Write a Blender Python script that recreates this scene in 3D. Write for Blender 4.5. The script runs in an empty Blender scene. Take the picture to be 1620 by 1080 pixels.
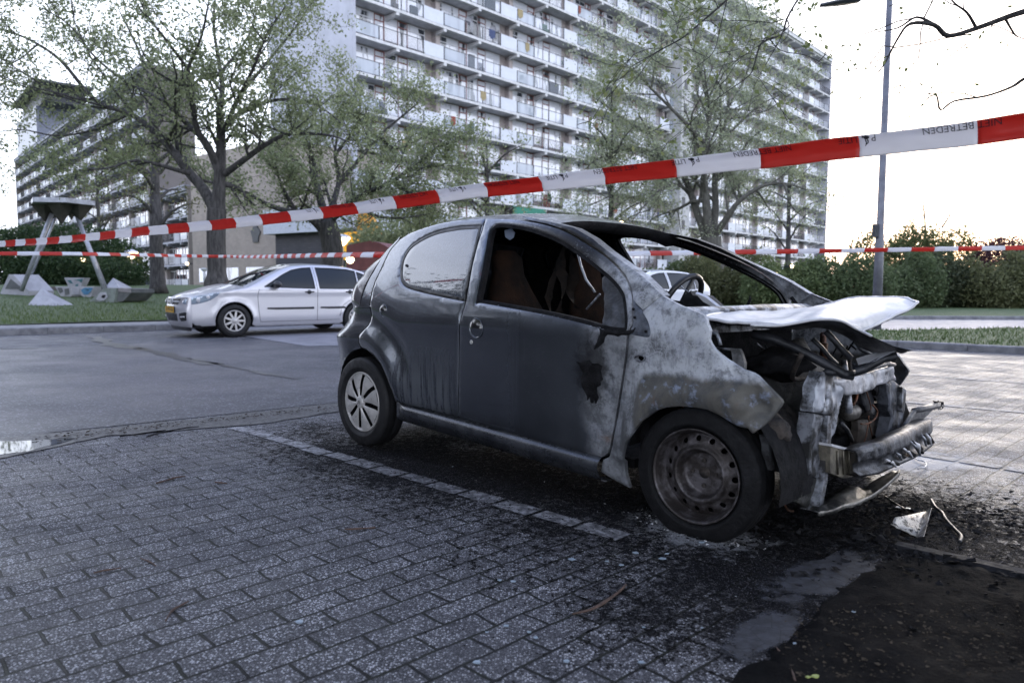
import bpy, bmesh, math, random
from math import sin, cos, pi, radians, sqrt, exp
from mathutils import Vector, Matrix, geometry, noise
random.seed(7)
SC = bpy.context.scene
COL = SC.collection

# ------------------------------------------------------------------ camera
FPX, HORIZ = 1160.0, 452.0
PITCH = math.atan((540 - HORIZ) / FPX)
ROLL = 0.0035
CAMH = 1.0
cam_data = bpy.data.cameras.new("camera")
cam = bpy.data.objects.new("camera", cam_data)
COL.objects.link(cam)
cam_data.sensor_width = 36.0
cam_data.lens = 36.0 * FPX / 1620.0
cam_data.clip_start = 0.05
cam_data.clip_end = 3000
cam.location = (0, 0, CAMH)
cp, sp = cos(PITCH), sin(PITCH)
_F = Vector((0, cp, -sp)); _U0 = Vector((0, sp, cp)); _R0 = Vector((1, 0, 0))
_R = _R0 * cos(ROLL) + _U0 * sin(ROLL)
_U = _U0 * cos(ROLL) - _R0 * sin(ROLL)
_C = Vector((0, 0, CAMH))
m3 = Matrix((_R, _U, -_F)).transposed()
cam.rotation_euler = m3.to_euler()
cam_data.dof.use_dof = True
cam_data.dof.focus_distance = 3.9
cam_data.dof.aperture_fstop = 3.2
SC.camera = cam

# ------------------------------------------------------------------ world, sun, exposure
SUN_EL, SUN_AZ = radians(5), radians(30)      # low sun, right of the view axis (azimuth from +Y to +X)
world = bpy.data.worlds.new("World")
SC.world = world
world.use_nodes = True
wt = world.node_tree
bg = wt.nodes["Background"]
sky = wt.nodes.new("ShaderNodeTexSky")
sky.sky_type = 'NISHITA'
sky.sun_disc = False
sky.sun_elevation = SUN_EL
sky.sun_rotation = SUN_AZ
sky.air_density = 1.0
sky.dust_density = 2.2
sky.ozone_density = 1.5
# thin pale cloud cover mixed over the clear sky
wco = wt.nodes.new("ShaderNodeTexCoord")
wno = wt.nodes.new("ShaderNodeTexNoise"); wno.inputs["Scale"].default_value = 2.2; wno.inputs["Detail"].default_value = 6
wmap = wt.nodes.new("ShaderNodeMapping"); wmap.inputs["Scale"].default_value = (1, 1, 2.6)
wr = wt.nodes.new("ShaderNodeMapRange"); wr.inputs[1].default_value = .3; wr.inputs[2].default_value = .7
wr.inputs[3].default_value = .62; wr.inputs[4].default_value = .90
wmx = wt.nodes.new("ShaderNodeMix"); wmx.data_type = 'RGBA'
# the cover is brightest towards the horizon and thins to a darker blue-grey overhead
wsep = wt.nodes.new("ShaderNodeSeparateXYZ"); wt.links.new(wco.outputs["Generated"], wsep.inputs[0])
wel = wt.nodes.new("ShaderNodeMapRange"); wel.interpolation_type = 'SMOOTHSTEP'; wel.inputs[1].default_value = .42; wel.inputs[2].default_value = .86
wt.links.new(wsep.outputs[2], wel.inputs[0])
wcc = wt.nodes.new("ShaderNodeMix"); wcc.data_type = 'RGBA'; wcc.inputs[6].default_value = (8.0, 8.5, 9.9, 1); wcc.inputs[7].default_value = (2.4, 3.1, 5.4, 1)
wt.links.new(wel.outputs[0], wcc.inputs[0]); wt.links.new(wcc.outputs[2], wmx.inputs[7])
wt.links.new(wco.outputs["Generated"], wmap.inputs[0]); wt.links.new(wmap.outputs[0], wno.inputs[0])
wt.links.new(wno.outputs[0], wr.inputs[0]); wt.links.new(wr.outputs[0], wmx.inputs[0])
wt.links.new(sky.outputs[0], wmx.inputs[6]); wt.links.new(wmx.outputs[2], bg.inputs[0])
bg.inputs[1].default_value = 0.12
sun_d = bpy.data.lights.new("sun", 'SUN')
sun_d.energy = 0.5
sun_d.angle = radians(20)
sun_d.color = (1.0, .93, .84)
sun = bpy.data.objects.new("sun", sun_d)
COL.objects.link(sun)
_sd = Vector((sin(SUN_AZ) * cos(SUN_EL), cos(SUN_AZ) * cos(SUN_EL), sin(SUN_EL)))
sun.rotation_euler = _sd.to_track_quat('Z', 'Y').to_euler()
SC.view_settings.view_transform = 'Standard'
SC.view_settings.look = 'None'
SC.view_settings.gamma = 1
SC.view_settings.exposure = 1.68
SC.cycles.max_bounces = 6
SC.cycles.diffuse_bounces = 3
SC.cycles.glossy_bounces = 3
SC.cycles.transmission_bounces = 4
SC.cycles.transparent_max_bounces = 10
SC.cycles.caustics_reflective = False
SC.cycles.caustics_refractive = False
SC.cycles.use_denoising = True

# ------------------------------------------------------------------ photo-measuring helpers
def ray(u, v):
    return _F * FPX + _R * (u - 810) - _U * (v - 540)
def G(u, v, z=0.0):                       # point of the horizontal plane z seen at a photo pixel
    d = ray(u, v); return _C + d * ((z - CAMH) / d.z)
def D(u, v, y):                           # point at depth y seen at a photo pixel
    d = ray(u, v); return _C + d * (y / d.y)
def smooth(a, b, x):
    t = min(1, max(0, (x - a) / (b - a))); return t * t * (3 - 2 * t)
def lawn_z(x, y):
    n = -.643 * x + .766 * y
    return .12 + .16 * min(1, max(0, (n - 17) / 13)) + .68 * smooth(29, 42, n)
def GL(u, v):                             # point of the rising lawn
    y = 15.0
    while y < 90:
        P = D(u, v, y)
        if P.z <= lawn_z(P.x, P.y): break
        y += .1
    return Vector((P.x, P.y, lawn_z(P.x, P.y)))

# ------------------------------------------------------------------ scene tree helpers
def tag(o, label=None, cat=None, group=None, kind=None):
    if label: o['label'] = label
    if cat: o['category'] = cat
    if group: o['group'] = group
    if kind: o['kind'] = kind
    return o
def thing(name, label, cat, loc=(0, 0, 0), rz=0.0, group=None):
    o = bpy.data.objects.new(name, None); COL.objects.link(o)
    o.empty_display_size = .2
    o.location = loc; o.rotation_euler = (0, 0, rz)
    return tag(o, label, cat, group)
def child(name, me, parent, label=None, kind=None):
    o = bpy.data.objects.new(name, me); COL.objects.link(o)
    o.parent = parent
    if label: o['label'] = label
    if kind: o['kind'] = kind
    return o
def copy_tree(o, parent=None):
    c = o.copy(); COL.objects.link(c)
    if parent is not None: c.parent = parent
    for ch in list(o.children): copy_tree(ch, c)
    return c

class MB:
    """mesh collector: vertices, faces, one or several materials"""
    def __init__(s): s.v = []; s.f = []; s.mi = []; s.m = 0; s.sm = []; s.smooth = False
    def add(s, vs, fs, sm=None):
        o = len(s.v); s.v += [tuple(p) for p in vs]
        for f in fs:
            s.f.append(tuple(i + o for i in f)); s.mi.append(s.m); s.sm.append(s.smooth if sm is None else sm)
    def box(s, a, b, M=None):
        (x0, y0, z0), (x1, y1, z1) = a, b
        vs = [Vector(p) for p in ((x0,y0,z0),(x1,y0,z0),(x1,y1,z0),(x0,y1,z0),(x0,y0,z1),(x1,y0,z1),(x1,y1,z1),(x0,y1,z1))]
        if M: vs = [M @ p for p in vs]
        s.add(vs, [(3,2,1,0),(4,5,6,7),(0,1,5,4),(1,2,6,5),(2,3,7,6),(3,0,4,7)], False)
    def tube(s, pts, rad, n=8, cap=True, sm=True):
        pts = [Vector(p) for p in pts]
        if not hasattr(rad, '__len__'): rad = [rad] * len(pts)
        vs = []; ref = None
        for i, p in enumerate(pts):
            t = (pts[min(i+1, len(pts)-1)] - pts[max(i-1, 0)])
            t = t.normalized() if t.length > 1e-9 else Vector((0, 0, 1))
            if ref is None:
                ref = t.orthogonal().normalized()
            ref = (ref - t * ref.dot(t))
            ref = ref.normalized() if ref.length > 1e-6 else t.orthogonal().normalized()
            b = t.cross(ref)
            for k in range(n):
                a = 2 * pi * k / n
                vs.append(p + (ref * cos(a) + b * sin(a)) * rad[i])
        fs = []
        for i in range(len(pts) - 1):
            for k in range(n):
                k2 = (k + 1) % n
                fs.append((i*n+k, i*n+k2, (i+1)*n+k2, (i+1)*n+k))
        if cap:
            fs.append(tuple(range(n))[::-1]); fs.append(tuple((len(pts)-1)*n + k for k in range(n)))
        s.add(vs, fs, sm)
    def lathe(s, prof, M, n=32, sm=True, closed=False):
        # prof: (r, h) pairs, axis = local Z of M
        vs = []
        for r, h in prof:
            for k in range(n):
                a = 2*pi*k/n; vs.append(M @ Vector((r*cos(a), r*sin(a), h)))
        fs = []
        m = len(prof)
        for i in range(m if closed else m-1):
            j = (i+1) % m
            for k in range(n):
                k2 = (k+1) % n; fs.append((i*n+k, i*n+k2, j*n+k2, j*n+k))
        s.add(vs, fs, sm)
    def prism(s, poly, ax, t, sm=False):
        # poly: list of 3D points, extruded along vector ax*t
        poly = [Vector(p) for p in poly]; e = Vector(ax) * t; n = len(poly)
        tris = geometry.tessellate_polygon([poly])
        fs = [tuple(tr) for tr in tris] + [tuple(i + n for i in tr[::-1]) for tr in tris]
        for i in range(n):
            j = (i+1) % n; fs.append((i, i+n, j+n, j))
        s.add(poly + [p + e for p in poly], fs, sm)
    def mesh(s, name, mats):
        me = bpy.data.meshes.new(name)
        me.from_pydata(s.v, [], s.f)
        if not isinstance(mats, (list, tuple)): mats = [mats]
        for m in mats: me.materials.append(m)
        me.polygons.foreach_set("material_index", s.mi)
        me.polygons.foreach_set("use_smooth", s.sm)
        me.update()
        return me
    def fixn(s, me):
        bm = bmesh.new(); bm.from_mesh(me); bmesh.ops.recalc_face_normals(bm, faces=bm.faces); bm.to_mesh(me); bm.free(); return me
    def build(s, name, mats, parent=None, label=None, kind=None, fix=True):
        me = s.mesh(name, mats)
        if fix: s.fixn(me)
        return child(name, me, parent, label, kind)

# ------------------------------------------------------------------ node helpers
class NT:
    def __init__(s, name):
        s.m = bpy.data.materials.new(name); s.m.use_nodes = True
        s.t = s.m.node_tree; s.b = s.t.nodes["Principled BSDF"]
        s.co = s.n("ShaderNodeTexCoord").outputs["Object"]
    def n(s, typ, ins=None, **pr):
        nd = s.t.nodes.new(typ)
        for k, v in pr.items(): setattr(nd, k, v)
        if ins:
            for k, v in ins.items(): s.set(nd.inputs[k], v)
        return nd
    def set(s, sock, v):
        if isinstance(v, bpy.types.NodeSocket): s.t.links.new(v, sock)
        elif isinstance(v, (tuple, list)) and len(v) == 3 and sock.type == 'RGBA': sock.default_value = (*v, 1)
        else: sock.default_value = v
    def P(s, **k):
        for a, v in k.items(): s.set(s.b.inputs[a.replace('_', ' ')], v)
    def math(s, op, a, b=0.0, c=None, clamp=False):
        nd = s.n("ShaderNodeMath", operation=op, use_clamp=clamp); s.set(nd.inputs[0], a); s.set(nd.inputs[1], b)
        if c is not None: s.set(nd.inputs[2], c)
        return nd.outputs[0]
    def mix(s, f, a, b, bt='MIX'):
        nd = s.n("ShaderNodeMix", data_type='RGBA', blend_type=bt); s.set(nd.inputs[0], f); s.set(nd.inputs[6], a); s.set(nd.inputs[7], b)
        return nd.outputs[2]
    def rng(s, x, a, b, c=0.0, d=1.0, st='SMOOTHSTEP'):
        nd = s.n("ShaderNodeMapRange", interpolation_type=st); s.set(nd.inputs[0], x)
        for i, q in enumerate((a, b, c, d)): s.set(nd.inputs[i+1], q)
        return nd.outputs[0]
    def noise(s, sc, det=4, rough=.6, vec=None, dist=0.0):
        nd = s.n("ShaderNodeTexNoise", {"Scale": sc, "Detail": det, "Roughness": rough, "Distortion": dist}); s.set(nd.inputs["Vector"], vec or s.co)
        return nd.outputs[0]
    def vor(s, sc, vec=None, feat='F1', out="Distance"):
        nd = s.n("ShaderNodeTexVoronoi", {"Scale": sc}, feature=feat); s.set(nd.inputs["Vector"], vec or s.co)
        return nd.outputs[out]
    def mp(s, loc=(0,0,0), rot=(0,0,0), sc=(1,1,1), vec=None, typ='POINT'):
        nd = s.n("ShaderNodeMapping", {"Location": loc, "Rotation": rot, "Scale": sc}, vector_type=typ); s.set(nd.inputs[0], vec or s.co)
        return nd.outputs[0]
    def xyz(s, vec=None):
        nd = s.n("ShaderNodeSeparateXYZ"); s.set(nd.inputs[0], vec or s.co); return nd.outputs
    def bump(s, h, st=.3, dist=.01, nrm=None):
        nd = s.n("ShaderNodeBump", {"Height": h, "Strength": st, "Distance": dist})
        if nrm: s.set(nd.inputs["Normal"], nrm)
        s.set(s.b.inputs["Normal"], nd.outputs[0]); return nd.outputs[0]

def simple(name, c1, c2=None, rough=.6, metal=0.0, scale=6.0, bump=0.0, bsc=40.0, coat=0.0, spec=.5, lo=.35, hi=.65, rr=None):
    k = NT(name)
    if c2 is None: c2 = tuple(x * .75 for x in c1)
    nz = k.noise(scale, 6, .65)
    k.P(Base_Color=k.mix(k.rng(nz, lo, hi), c1, c2), Metallic=metal)
    k.set(k.b.inputs["Specular IOR Level"], spec)
    r2 = k.noise(scale * 2.3, 4)
    k.P(Roughness=k.rng(r2, .3, .7, max(.02, rough - .1) if rr is None else rr[0], min(1, rough + .1) if rr is None else rr[1]))
    if coat: k.P(Coat_Weight=coat, Coat_Roughness=.08)
    if bump: k.bump(k.noise(bsc, 5, .7), bump, .01)
    return k.m
def emis(name, col, st):
    k = NT(name); k.P(Base_Color=col, Emission_Color=col, Emission_Strength=st); return k.m
# ================================================================== GROUND
def blobs_field(k, pts, co=None):
    """largest of soft round fields around world points (x, y, radius)"""
    out = None
    x, y, z = k.xyz(co)
    for (cx, cy, r, sx, ang) in pts:
        v = k.n("ShaderNodeCombineXYZ", {0: x, 1: y}).outputs[0]
        v = k.mp(loc=(-cx, -cy, 0), vec=v)
        v = k.mp(rot=(0, 0, -ang), sc=(1 / (r * sx), 1 / r, 1), vec=v) if False else k.mp(sc=(1/(r*sx), 1/r, 1), vec=k.mp(rot=(0, 0, -ang), vec=v))
        L = k.n("ShaderNodeVectorMath", operation='LENGTH'); k.set(L.inputs[0], v)
        f = k.math('SUBTRACT', 1.0, L.outputs["Value"])
        out = f if out is None else k.math('MAXIMUM', out, f)
    return out
ANG = radians(44)
def paver_material(name, ang=ANG, soot=True, bw=.22, bh=.11, tone=1.0):
    k = NT(name)
    wob = k.n("ShaderNodeTexNoise", {"Scale": 5.0, "Detail": 3})
    k.set(wob.inputs["Vector"], k.co)
    off = k.n("ShaderNodeVectorMath", operation='SUBTRACT'); k.set(off.inputs[0], wob.outputs["Color"]); off.inputs[1].default_value = (.5, .5, .5)
    of2 = k.n("ShaderNodeVectorMath", operation='SCALE'); k.set(of2.inputs[0], off.outputs[0]); of2.inputs["Scale"].default_value = .03
    ad = k.n("ShaderNodeVectorMath", operation='ADD'); k.set(ad.inputs[0], k.co); k.set(ad.inputs[1], of2.outputs[0])
    v = k.mp(rot=(0, 0, -ang), vec=ad.outputs[0])
    def brick(ms, c1, c2, mo):
        b = k.n("ShaderNodeTexBrick", {"Scale": 1.0, "Brick Width": bw, "Row Height": bh, "Mortar Size": ms, "Mortar Smooth": .35, "Bias": 0.0,
                "Color1": (*c1, 1), "Color2": (*c2, 1), "Mortar": (*mo, 1)}, offset=.5, squash=1.0)
        k.set(b.inputs["Vector"], v); return b
    t = tone
    b = brick(.0058, (.068*t, .065*t, .071*t), (.028*t, .027*t, .031*t), (.006, .007, .005))
    col = b.outputs["Color"]; fac = b.outputs["Fac"]
    # exposed aggregate
    ag = k.n("ShaderNodeTexVoronoi", {"Scale": 155.0}); k.set(ag.inputs["Vector"], k.co)
    agc = k.n("ShaderNodeSeparateColor"); k.set(agc.inputs[0], ag.outputs["Color"])
    stone = k.math('MULTIPLY', k.rng(k.math('ADD', agc.outputs[0], k.math('MULTIPLY', k.math('SUBTRACT', k.noise(6, 4), .5), 1.1)), .42, 1.05), k.rng(ag.outputs["Distance"], .62, .30))
    brk = k.n("ShaderNodeMath", operation='SUBTRACT'); brk.inputs[0].default_value = 1; k.set(brk.inputs[1], fac)
    stone = k.math('MULTIPLY', stone, brk.outputs[0])
    grain = k.noise(170, 3, .8)
    col = k.mix(k.rng(grain, .35, .7), k.mix(.62, col, (0, 0, 0)), col)
    ag2 = k.n("ShaderNodeTexVoronoi", {"Scale": 330.0}); k.set(ag2.inputs["Vector"], k.co); agc2 = k.n("ShaderNodeSeparateColor"); k.set(agc2.inputs[0], ag2.outputs["Color"])
    col = k.mix(k.math('MULTIPLY', k.math('MULTIPLY', k.rng(agc2.outputs[1], .5, .9), brk.outputs[0]), .55), col, (.26, .26, .285))
    col = k.mix(k.math('MULTIPLY', k.rng(agc2.outputs[2], .72, .9), .7), col, (.02, .02, .024))
    col = k.mix(k.math('MULTIPLY', stone, .95), col, (.62, .62, .66))
    # slow tone changes and dirt in the joints
    big = k.noise(.9, 5, .6)
    col = k.mix(k.rng(big, .35, .7), col, k.mix(.35, col, (.05, .05, .06)))
    joint = k.math('MULTIPLY', k.rng(k.noise(9, 4), .42, .6), fac)
    col = k.mix(k.math('MULTIPLY', joint, .6), col, (.03, .04, .018))
    rough = k.rng(k.noise(2.2, 5, .6), .3, .7, .46, .66)
    if soot:
        f = blobs_field(k, SOOT)
        n1 = k.noise(2.6, 7, .68); n2 = k.noise(26, 5, .75); n3 = k.noise(95, 3, .7)
        s = k.math('ADD', f, k.math('MULTIPLY', k.math('SUBTRACT', n1, .5), 1.5))
        s = k.math('ADD', s, k.math('MULTIPLY', k.math('SUBTRACT', n2, .5), 3.4))
        s = k.math('ADD', s, k.math('MULTIPLY', k.math('SUBTRACT', n3, .5), 2.0))
        sm_ = k.rng(s, .22, .52)
        film = k.rng(k.math('ADD', f, k.math('MULTIPLY', k.math('SUBTRACT', n1, .5), 1.8)), .05, .85)
        col = k.mix(k.math('MULTIPLY', film, .70), col, (.010, .010, .013))
        col = k.mix(k.math('MULTIPLY', sm_, .93), col, (.004, .004, .005))
        col = k.mix(k.math('MULTIPLY', fac, .7), col, (.002, .002, .002))
        glint = k.math('MULTIPLY', k.math('MULTIPLY', k.rng(agc2.outputs[0], .90, .97), film), .5)
        col = k.mix(glint, col, (.22, .22, .25))
        f2 = blobs_field(k, ASH)
        a = k.math('ADD', f2, k.math('MULTIPLY', k.math('SUBTRACT', k.noise(9, 8, .75), .5), 2.4))
        col = k.mix(k.math('MULTIPLY', k.rng(a, .15, .6), .7), col, (.33, .34, .37))
        rough = k.mix(k.math('MULTIPLY', sm_, .8), rough, (.85,) * 3)
        k.set(k.b.inputs['Specular IOR Level'], k.math('SUBTRACT', .21, k.math('MULTIPLY', sm_, .15)))
    k.P(Base_Color=col, Roughness=rough)
    if not soot: k.set(k.b.inputs['Specular IOR Level'], .2)
    h = k.math('SUBTRACT', k.math('ADD', k.math('MULTIPLY', grain, .12), k.math('MULTIPLY', k.rng(ag.outputs["Distance"], .5, .1), .18)), k.math('MULTIPLY', fac, 1.6))
    tb = k.n("ShaderNodeTexNoise", {"Scale": 4.0}); 
    h = k.math('ADD', h, k.math('MULTIPLY', k.noise(7, 2), .9))
    if soot: h = k.math('ADD', h, k.math('MULTIPLY', k.math('MULTIPLY', n2, sm_), 2.2))
    k.bump(h, .85, .007)
    return k.m

# ground points used again and again
SOOT = [  # x, y, radius, stretch, angle : where the fire left soot round the car's nose
    (G(1130, 800).x, G(1130, 800).y, 1.25, 1.25, radians(-45)),
    (G(1400, 830).x, G(1400, 830).y, .95, 1.3, radians(-45)),
    (G(1200, 900).x, G(1200, 900).y, .62, 1.5, radians(44)),
    (G(1250, 985).x, G(1250, 985).y, .34, 1.5, radians(47)),
    (G(1480, 860).x, G(1480, 860).y, .40, 1.6, radians(-45)),
    (G(700, 735).x, G(700, 735).y, .85, 2.1, radians(-45)),
    (G(820, 760).x, G(820, 760).y, .75, 2.0, radians(-45)),
]
ASH = [(G(1090, 842).x, G(1090, 842).y, .20, 1.9, radians(-60)), (G(1170, 850).x, G(1170, 850).y, .10, 2.2, radians(-30)), (G(1450, 730).x, G(1450, 730).y, .35, 1.5, radians(10))]

def sheet(name, pts, mat, z=0.0, kind='structure', label=None, parent=None, thick=0):
    mb = MB(); P = [Vector((p[0], p[1], z)) for p in pts]
    if thick: mb.prism(P, (0, 0, -1), thick)
    else:
        tr = geometry.tessellate_polygon([P]); mb.add(P, [tuple(t) for t in tr])
    me = mb.mesh(name, mat)
    bm = bmesh.new(); bm.from_mesh(me)
    bmesh.ops.recalc_face_normals(bm, faces=bm.faces)
    if not thick:
        for f in bm.faces:
            if f.normal.z < 0: f.normal_flip()
    bm.to_mesh(me); bm.free()
    o = child(name, me, parent, label)
    if kind: o['kind'] = kind
    return o

M_pav = paver_material("concrete_pavers")
M_pav2 = paver_material("far_pavers", ANG, False, .22, .11, 1.25)
def asphalt_mat():
    k = NT("asphalt")
    a = k.noise(140, 3, .8); b = k.noise(1.1, 6, .62); c = k.noise(.35, 3)
    col = k.mix(k.rng(a, .35, .72), (.028, .029, .034), (.082, .082, .094))
    col = k.mix(k.rng(b, .35, .7), col, k.mix(.45, col, (.03, .03, .036)))
    col = k.mix(k.math('MULTIPLY', k.rng(c, .4, .65), .5), col, (.14, .125, .13))
    st = k.n("ShaderNodeTexVoronoi", {"Scale": 75.0}); k.set(st.inputs[0], k.co)
    sc = k.n("ShaderNodeSeparateColor"); k.set(sc.inputs[0], st.outputs["Color"])
    col = k.mix(k.math('MULTIPLY', k.rng(sc.outputs[0], .78, .95), .6), col, (.27, .27, .30))
    k.P(Base_Color=col, Roughness=k.rng(b, .3, .7, .40, .58)); k.set(k.b.inputs['Specular IOR Level'], .32); k.bump(a, .5, .004)
    return k.m
M_asph = asphalt_mat()
def grass_mat():
    k = NT("grass_blades")
    a = k.noise(3, 6, .7); b = k.noise(60, 4, .8)
    col = k.mix(k.rng(a, .35, .68), (.048, .085, .020), (.080, .120, .032))
    col = k.mix(k.rng(b, .4, .7), col, (.022, .040, .010))
    k.P(Base_Color=col, Roughness=.75); k.bump(b, .9, .03); return k.m
M_grass = grass_mat()
M_soil = simple("dark_soil", (.004, .004, .0045), (.012, .0115, .0115), .95, spec=.08, scale=9, bump=1.0, bsc=60, lo=.4, hi=.8)
M_kerb = simple("kerb_concrete", (.20, .20, .21), (.11, .11, .12), .75, scale=5, bump=.4, bsc=60)
M_slabs = simple("pavement_slabs", (.24, .235, .24), (.15, .15, .16), .75, scale=3, bump=.3, bsc=50)

# one big base sheet out to the horizon
sheet("ground", [(-900, -60), (900, -60), (900, 1400), (-900, 1400)], M_grass, -.03)

A40 = radians(39.0)
ax = Vector((cos(A40), sin(A40), 0)); nx = Vector((-sin(A40), cos(A40), 0))
pn = Vector(G(0, 693)); pn.z = 0
n_near = nx.dot(pn)                                  # near edge of the asphalt
n_far = nx.dot(G(0, 553)); n_kerb = nx.dot(G(0, 531))
def SN(s, n): return ax * s + nx * n
# paving of the near bays
sheet("paving", [SN(-14, n_near + .05), SN(26, n_near + .05), SN(26, -9), SN(-14, -9)], M_pav, 0.0)
sheet("road", [SN(-40, n_near), SN(70, n_near), SN(70, n_far), SN(-40, n_far)], M_asph, .004)
sheet("far_parking_paving", [SN(-40, n_far - .1), SN(70, n_far - .1), SN(70, n_kerb + .1), SN(-40, n_kerb + .1)], M_pav2, 0.0)
# kerb and footpath of the far side
def kerb(name, a, b, w, h, mat, seg=1.0):
    a = Vector(a); b = Vector(b); L = (b - a).length; d = (b - a) / L; s = Vector((-d.y, d.x, 0))
    mb = MB(); n = int(L / seg)
    for i in range(n):
        p = a + d * (i * seg); q = a + d * ((i + 1) * seg - .008); e = .018; j = random.uniform(-.003, .003)
        vs = []
        for r in (p, q):
            for (o, z) in ((0, -.05), (0, h - e + j), (e, h + j), (w, h + j), (w, -.05)):
                c = r + s * o; vs.append((c.x, c.y, z))
        mb.add(vs, [(0,5,6,1),(1,6,7,2),(2,7,8,3),(3,8,9,4),(0,1,2,3,4),(9,8,7,6,5)])
    o = mb.build(name, mat); o['kind'] = 'structure'; return o
kerb("kerb", SN(-30, n_kerb), SN(45, n_kerb), .15, .14, M_kerb)
sheet("footpath", [SN(-40, n_kerb + .15), SN(60, n_kerb + .15), SN(60, n_kerb + 1.55), SN(-40, n_kerb + 1.55)], M_slabs, .13)
# lawn that climbs gently behind the footpath
def lawn():
    mb = MB(); nu, nv = 90, 60; n0 = n_kerb + 1.5
    for j in range(nv + 1):
        n = n0 + 90 * (j / nv) ** 1.8
        for i in range(nu + 1):
            s = -90 + 210 * i / nu
            p = SN(s, n)
            z = lawn_z(p.x, p.y) + .02 * noise.noise((p.x * .4, p.y * .4, 0))
            mb.v.append((p.x, p.y, z + .01))
    for j in range(nv):
        for i in range(nu):
            a = j * (nu + 1) + i; mb.f.append((a, a + 1, a + nu + 2, a + nu + 1)); mb.mi.append(0); mb.sm.append(True)
    o = mb.build("lawn", M_grass); o['kind'] = 'structure'
lawn()
# right-hand side: kerb, grass strip, side road, far kerb
kA, kB = G(1405, 549), G(1660, 562)
gA, gB = G(1380, 530.5), G(1660, 525)
rA, rB = G(1340, 505.5, .0), G(1700, 506.5, .0)
dk = (kB - kA).normalized()
kA2 = kA - dk * 2.86; kB2 = kB + dk * 8
kerb("kerb", kA2, kB2, .14, .11, M_kerb)
sk = Vector((-dk.y, dk.x, 0)); sk = sk if sk.y > 0 else -sk
dg = (gB - gA).normalized(); gA2 = gA - dg * 3.3; gB2 = gB + dg * 10
M_verge = M_grass
sheet("verge", [kA2 + sk * .13, kB2 + sk * .13, gB2, gA2], M_grass, .105)
dr = (rB - rA).normalized(); rA2 = rA - dr * 14; rB2 = rB + dr * 40
M_asph2 = simple("pale_road", (.20, .195, .22), (.15, .15, .17), .6, scale=2)
sheet("side_road", [gA2 - dg * 8, gB2 + dg * 6, rB2, rA2 - dr * 8], M_asph2, .009)
kerb("kerb", rA2, rB2, .14, .12, M_kerb)
far_g = [rA2 + Vector((0, .14, 0)), rB2 + Vector((0, .14, 0)), rB2 + Vector((60, 80, 0)), rA2 + Vector((-5, 80, 0))]
sheet("far_lawn", far_g, M_grass, .10)

# --- painted bay markings: one painted brick after another
M_paint = None
def paint_mat():
    k = NT("worn_white_paint")
    w = k.noise(30, 6, .75)
    sp = k.noise(170, 3, .8)
    f = blobs_field(k, SOOT)
    col = k.mix(k.rng(w, .42, .60), (.06, .06, .07), (.33, .33, .35))
    col = k.mix(k.rng(sp, .3, .62), k.mix(.5, col, (.1, .1, .1)), col)
    s = k.math('ADD', f, k.math('MULTIPLY', k.math('SUBTRACT', k.noise(14, 6, .7), .5), 2.0))
    col = k.mix(k.math('MULTIPLY', k.rng(s, .40, .90), .9), col, (.03, .03, .033))
    k.P(Base_Color=col, Roughness=.6); k.bump(sp, .4, .003); return k.m
M_paint = paint_mat()
def paint_line(name, a, b, w, seg=.22, skip=(), kind='structure', z=.004):
    a = Vector(a); b = Vector(b); a.z = b.z = z
    L = (b - a).length; d = (b - a) / L; s = Vector((-d.y, d.x, 0)); mb = MB(); n = max(1, int(L / seg))
    rnd = random.Random(3)
    for i in range(n):
        if i in skip: continue
        p = a + d * (i * seg + .011); q = a + d * ((i + 1) * seg - .011)
        o0, o1 = rnd.uniform(-.012, .012), rnd.uniform(-.012, .012)
        pts = []
        for t in range(7): pts.append(p.lerp(q, t / 6) + s * (w / 2 + o0 + rnd.uniform(-.004, .004)))
        for t in range(7): pts.append(q.lerp(p, t / 6) - s * (w / 2 - o1 + rnd.uniform(-.004, .004)))
        tr = geometry.tessellate_polygon([pts]); mb.add(pts, [tuple(x) for x in tr])
    o = mb.build(name, M_paint); o['kind'] = kind
    return o
paint_line("parking_line", G(372, 676), G(1010, 858), .10, .235)
paint_line("parking_line", G(1452, 718), G(1690, 757), .10, .22)
paint_line("parking_line", G(1434, 636), G(1700, 660), .09, .22)
paint_line("parking_line", G(1405, 590.5), G(1700, 612), .09, .22)
paint_line("parking_line", G(225, 543), G(300, 541), .10, .5)
paint_line("parking_line", G(0, 553.5), G(110, 549.5), .10, .5)

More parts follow.
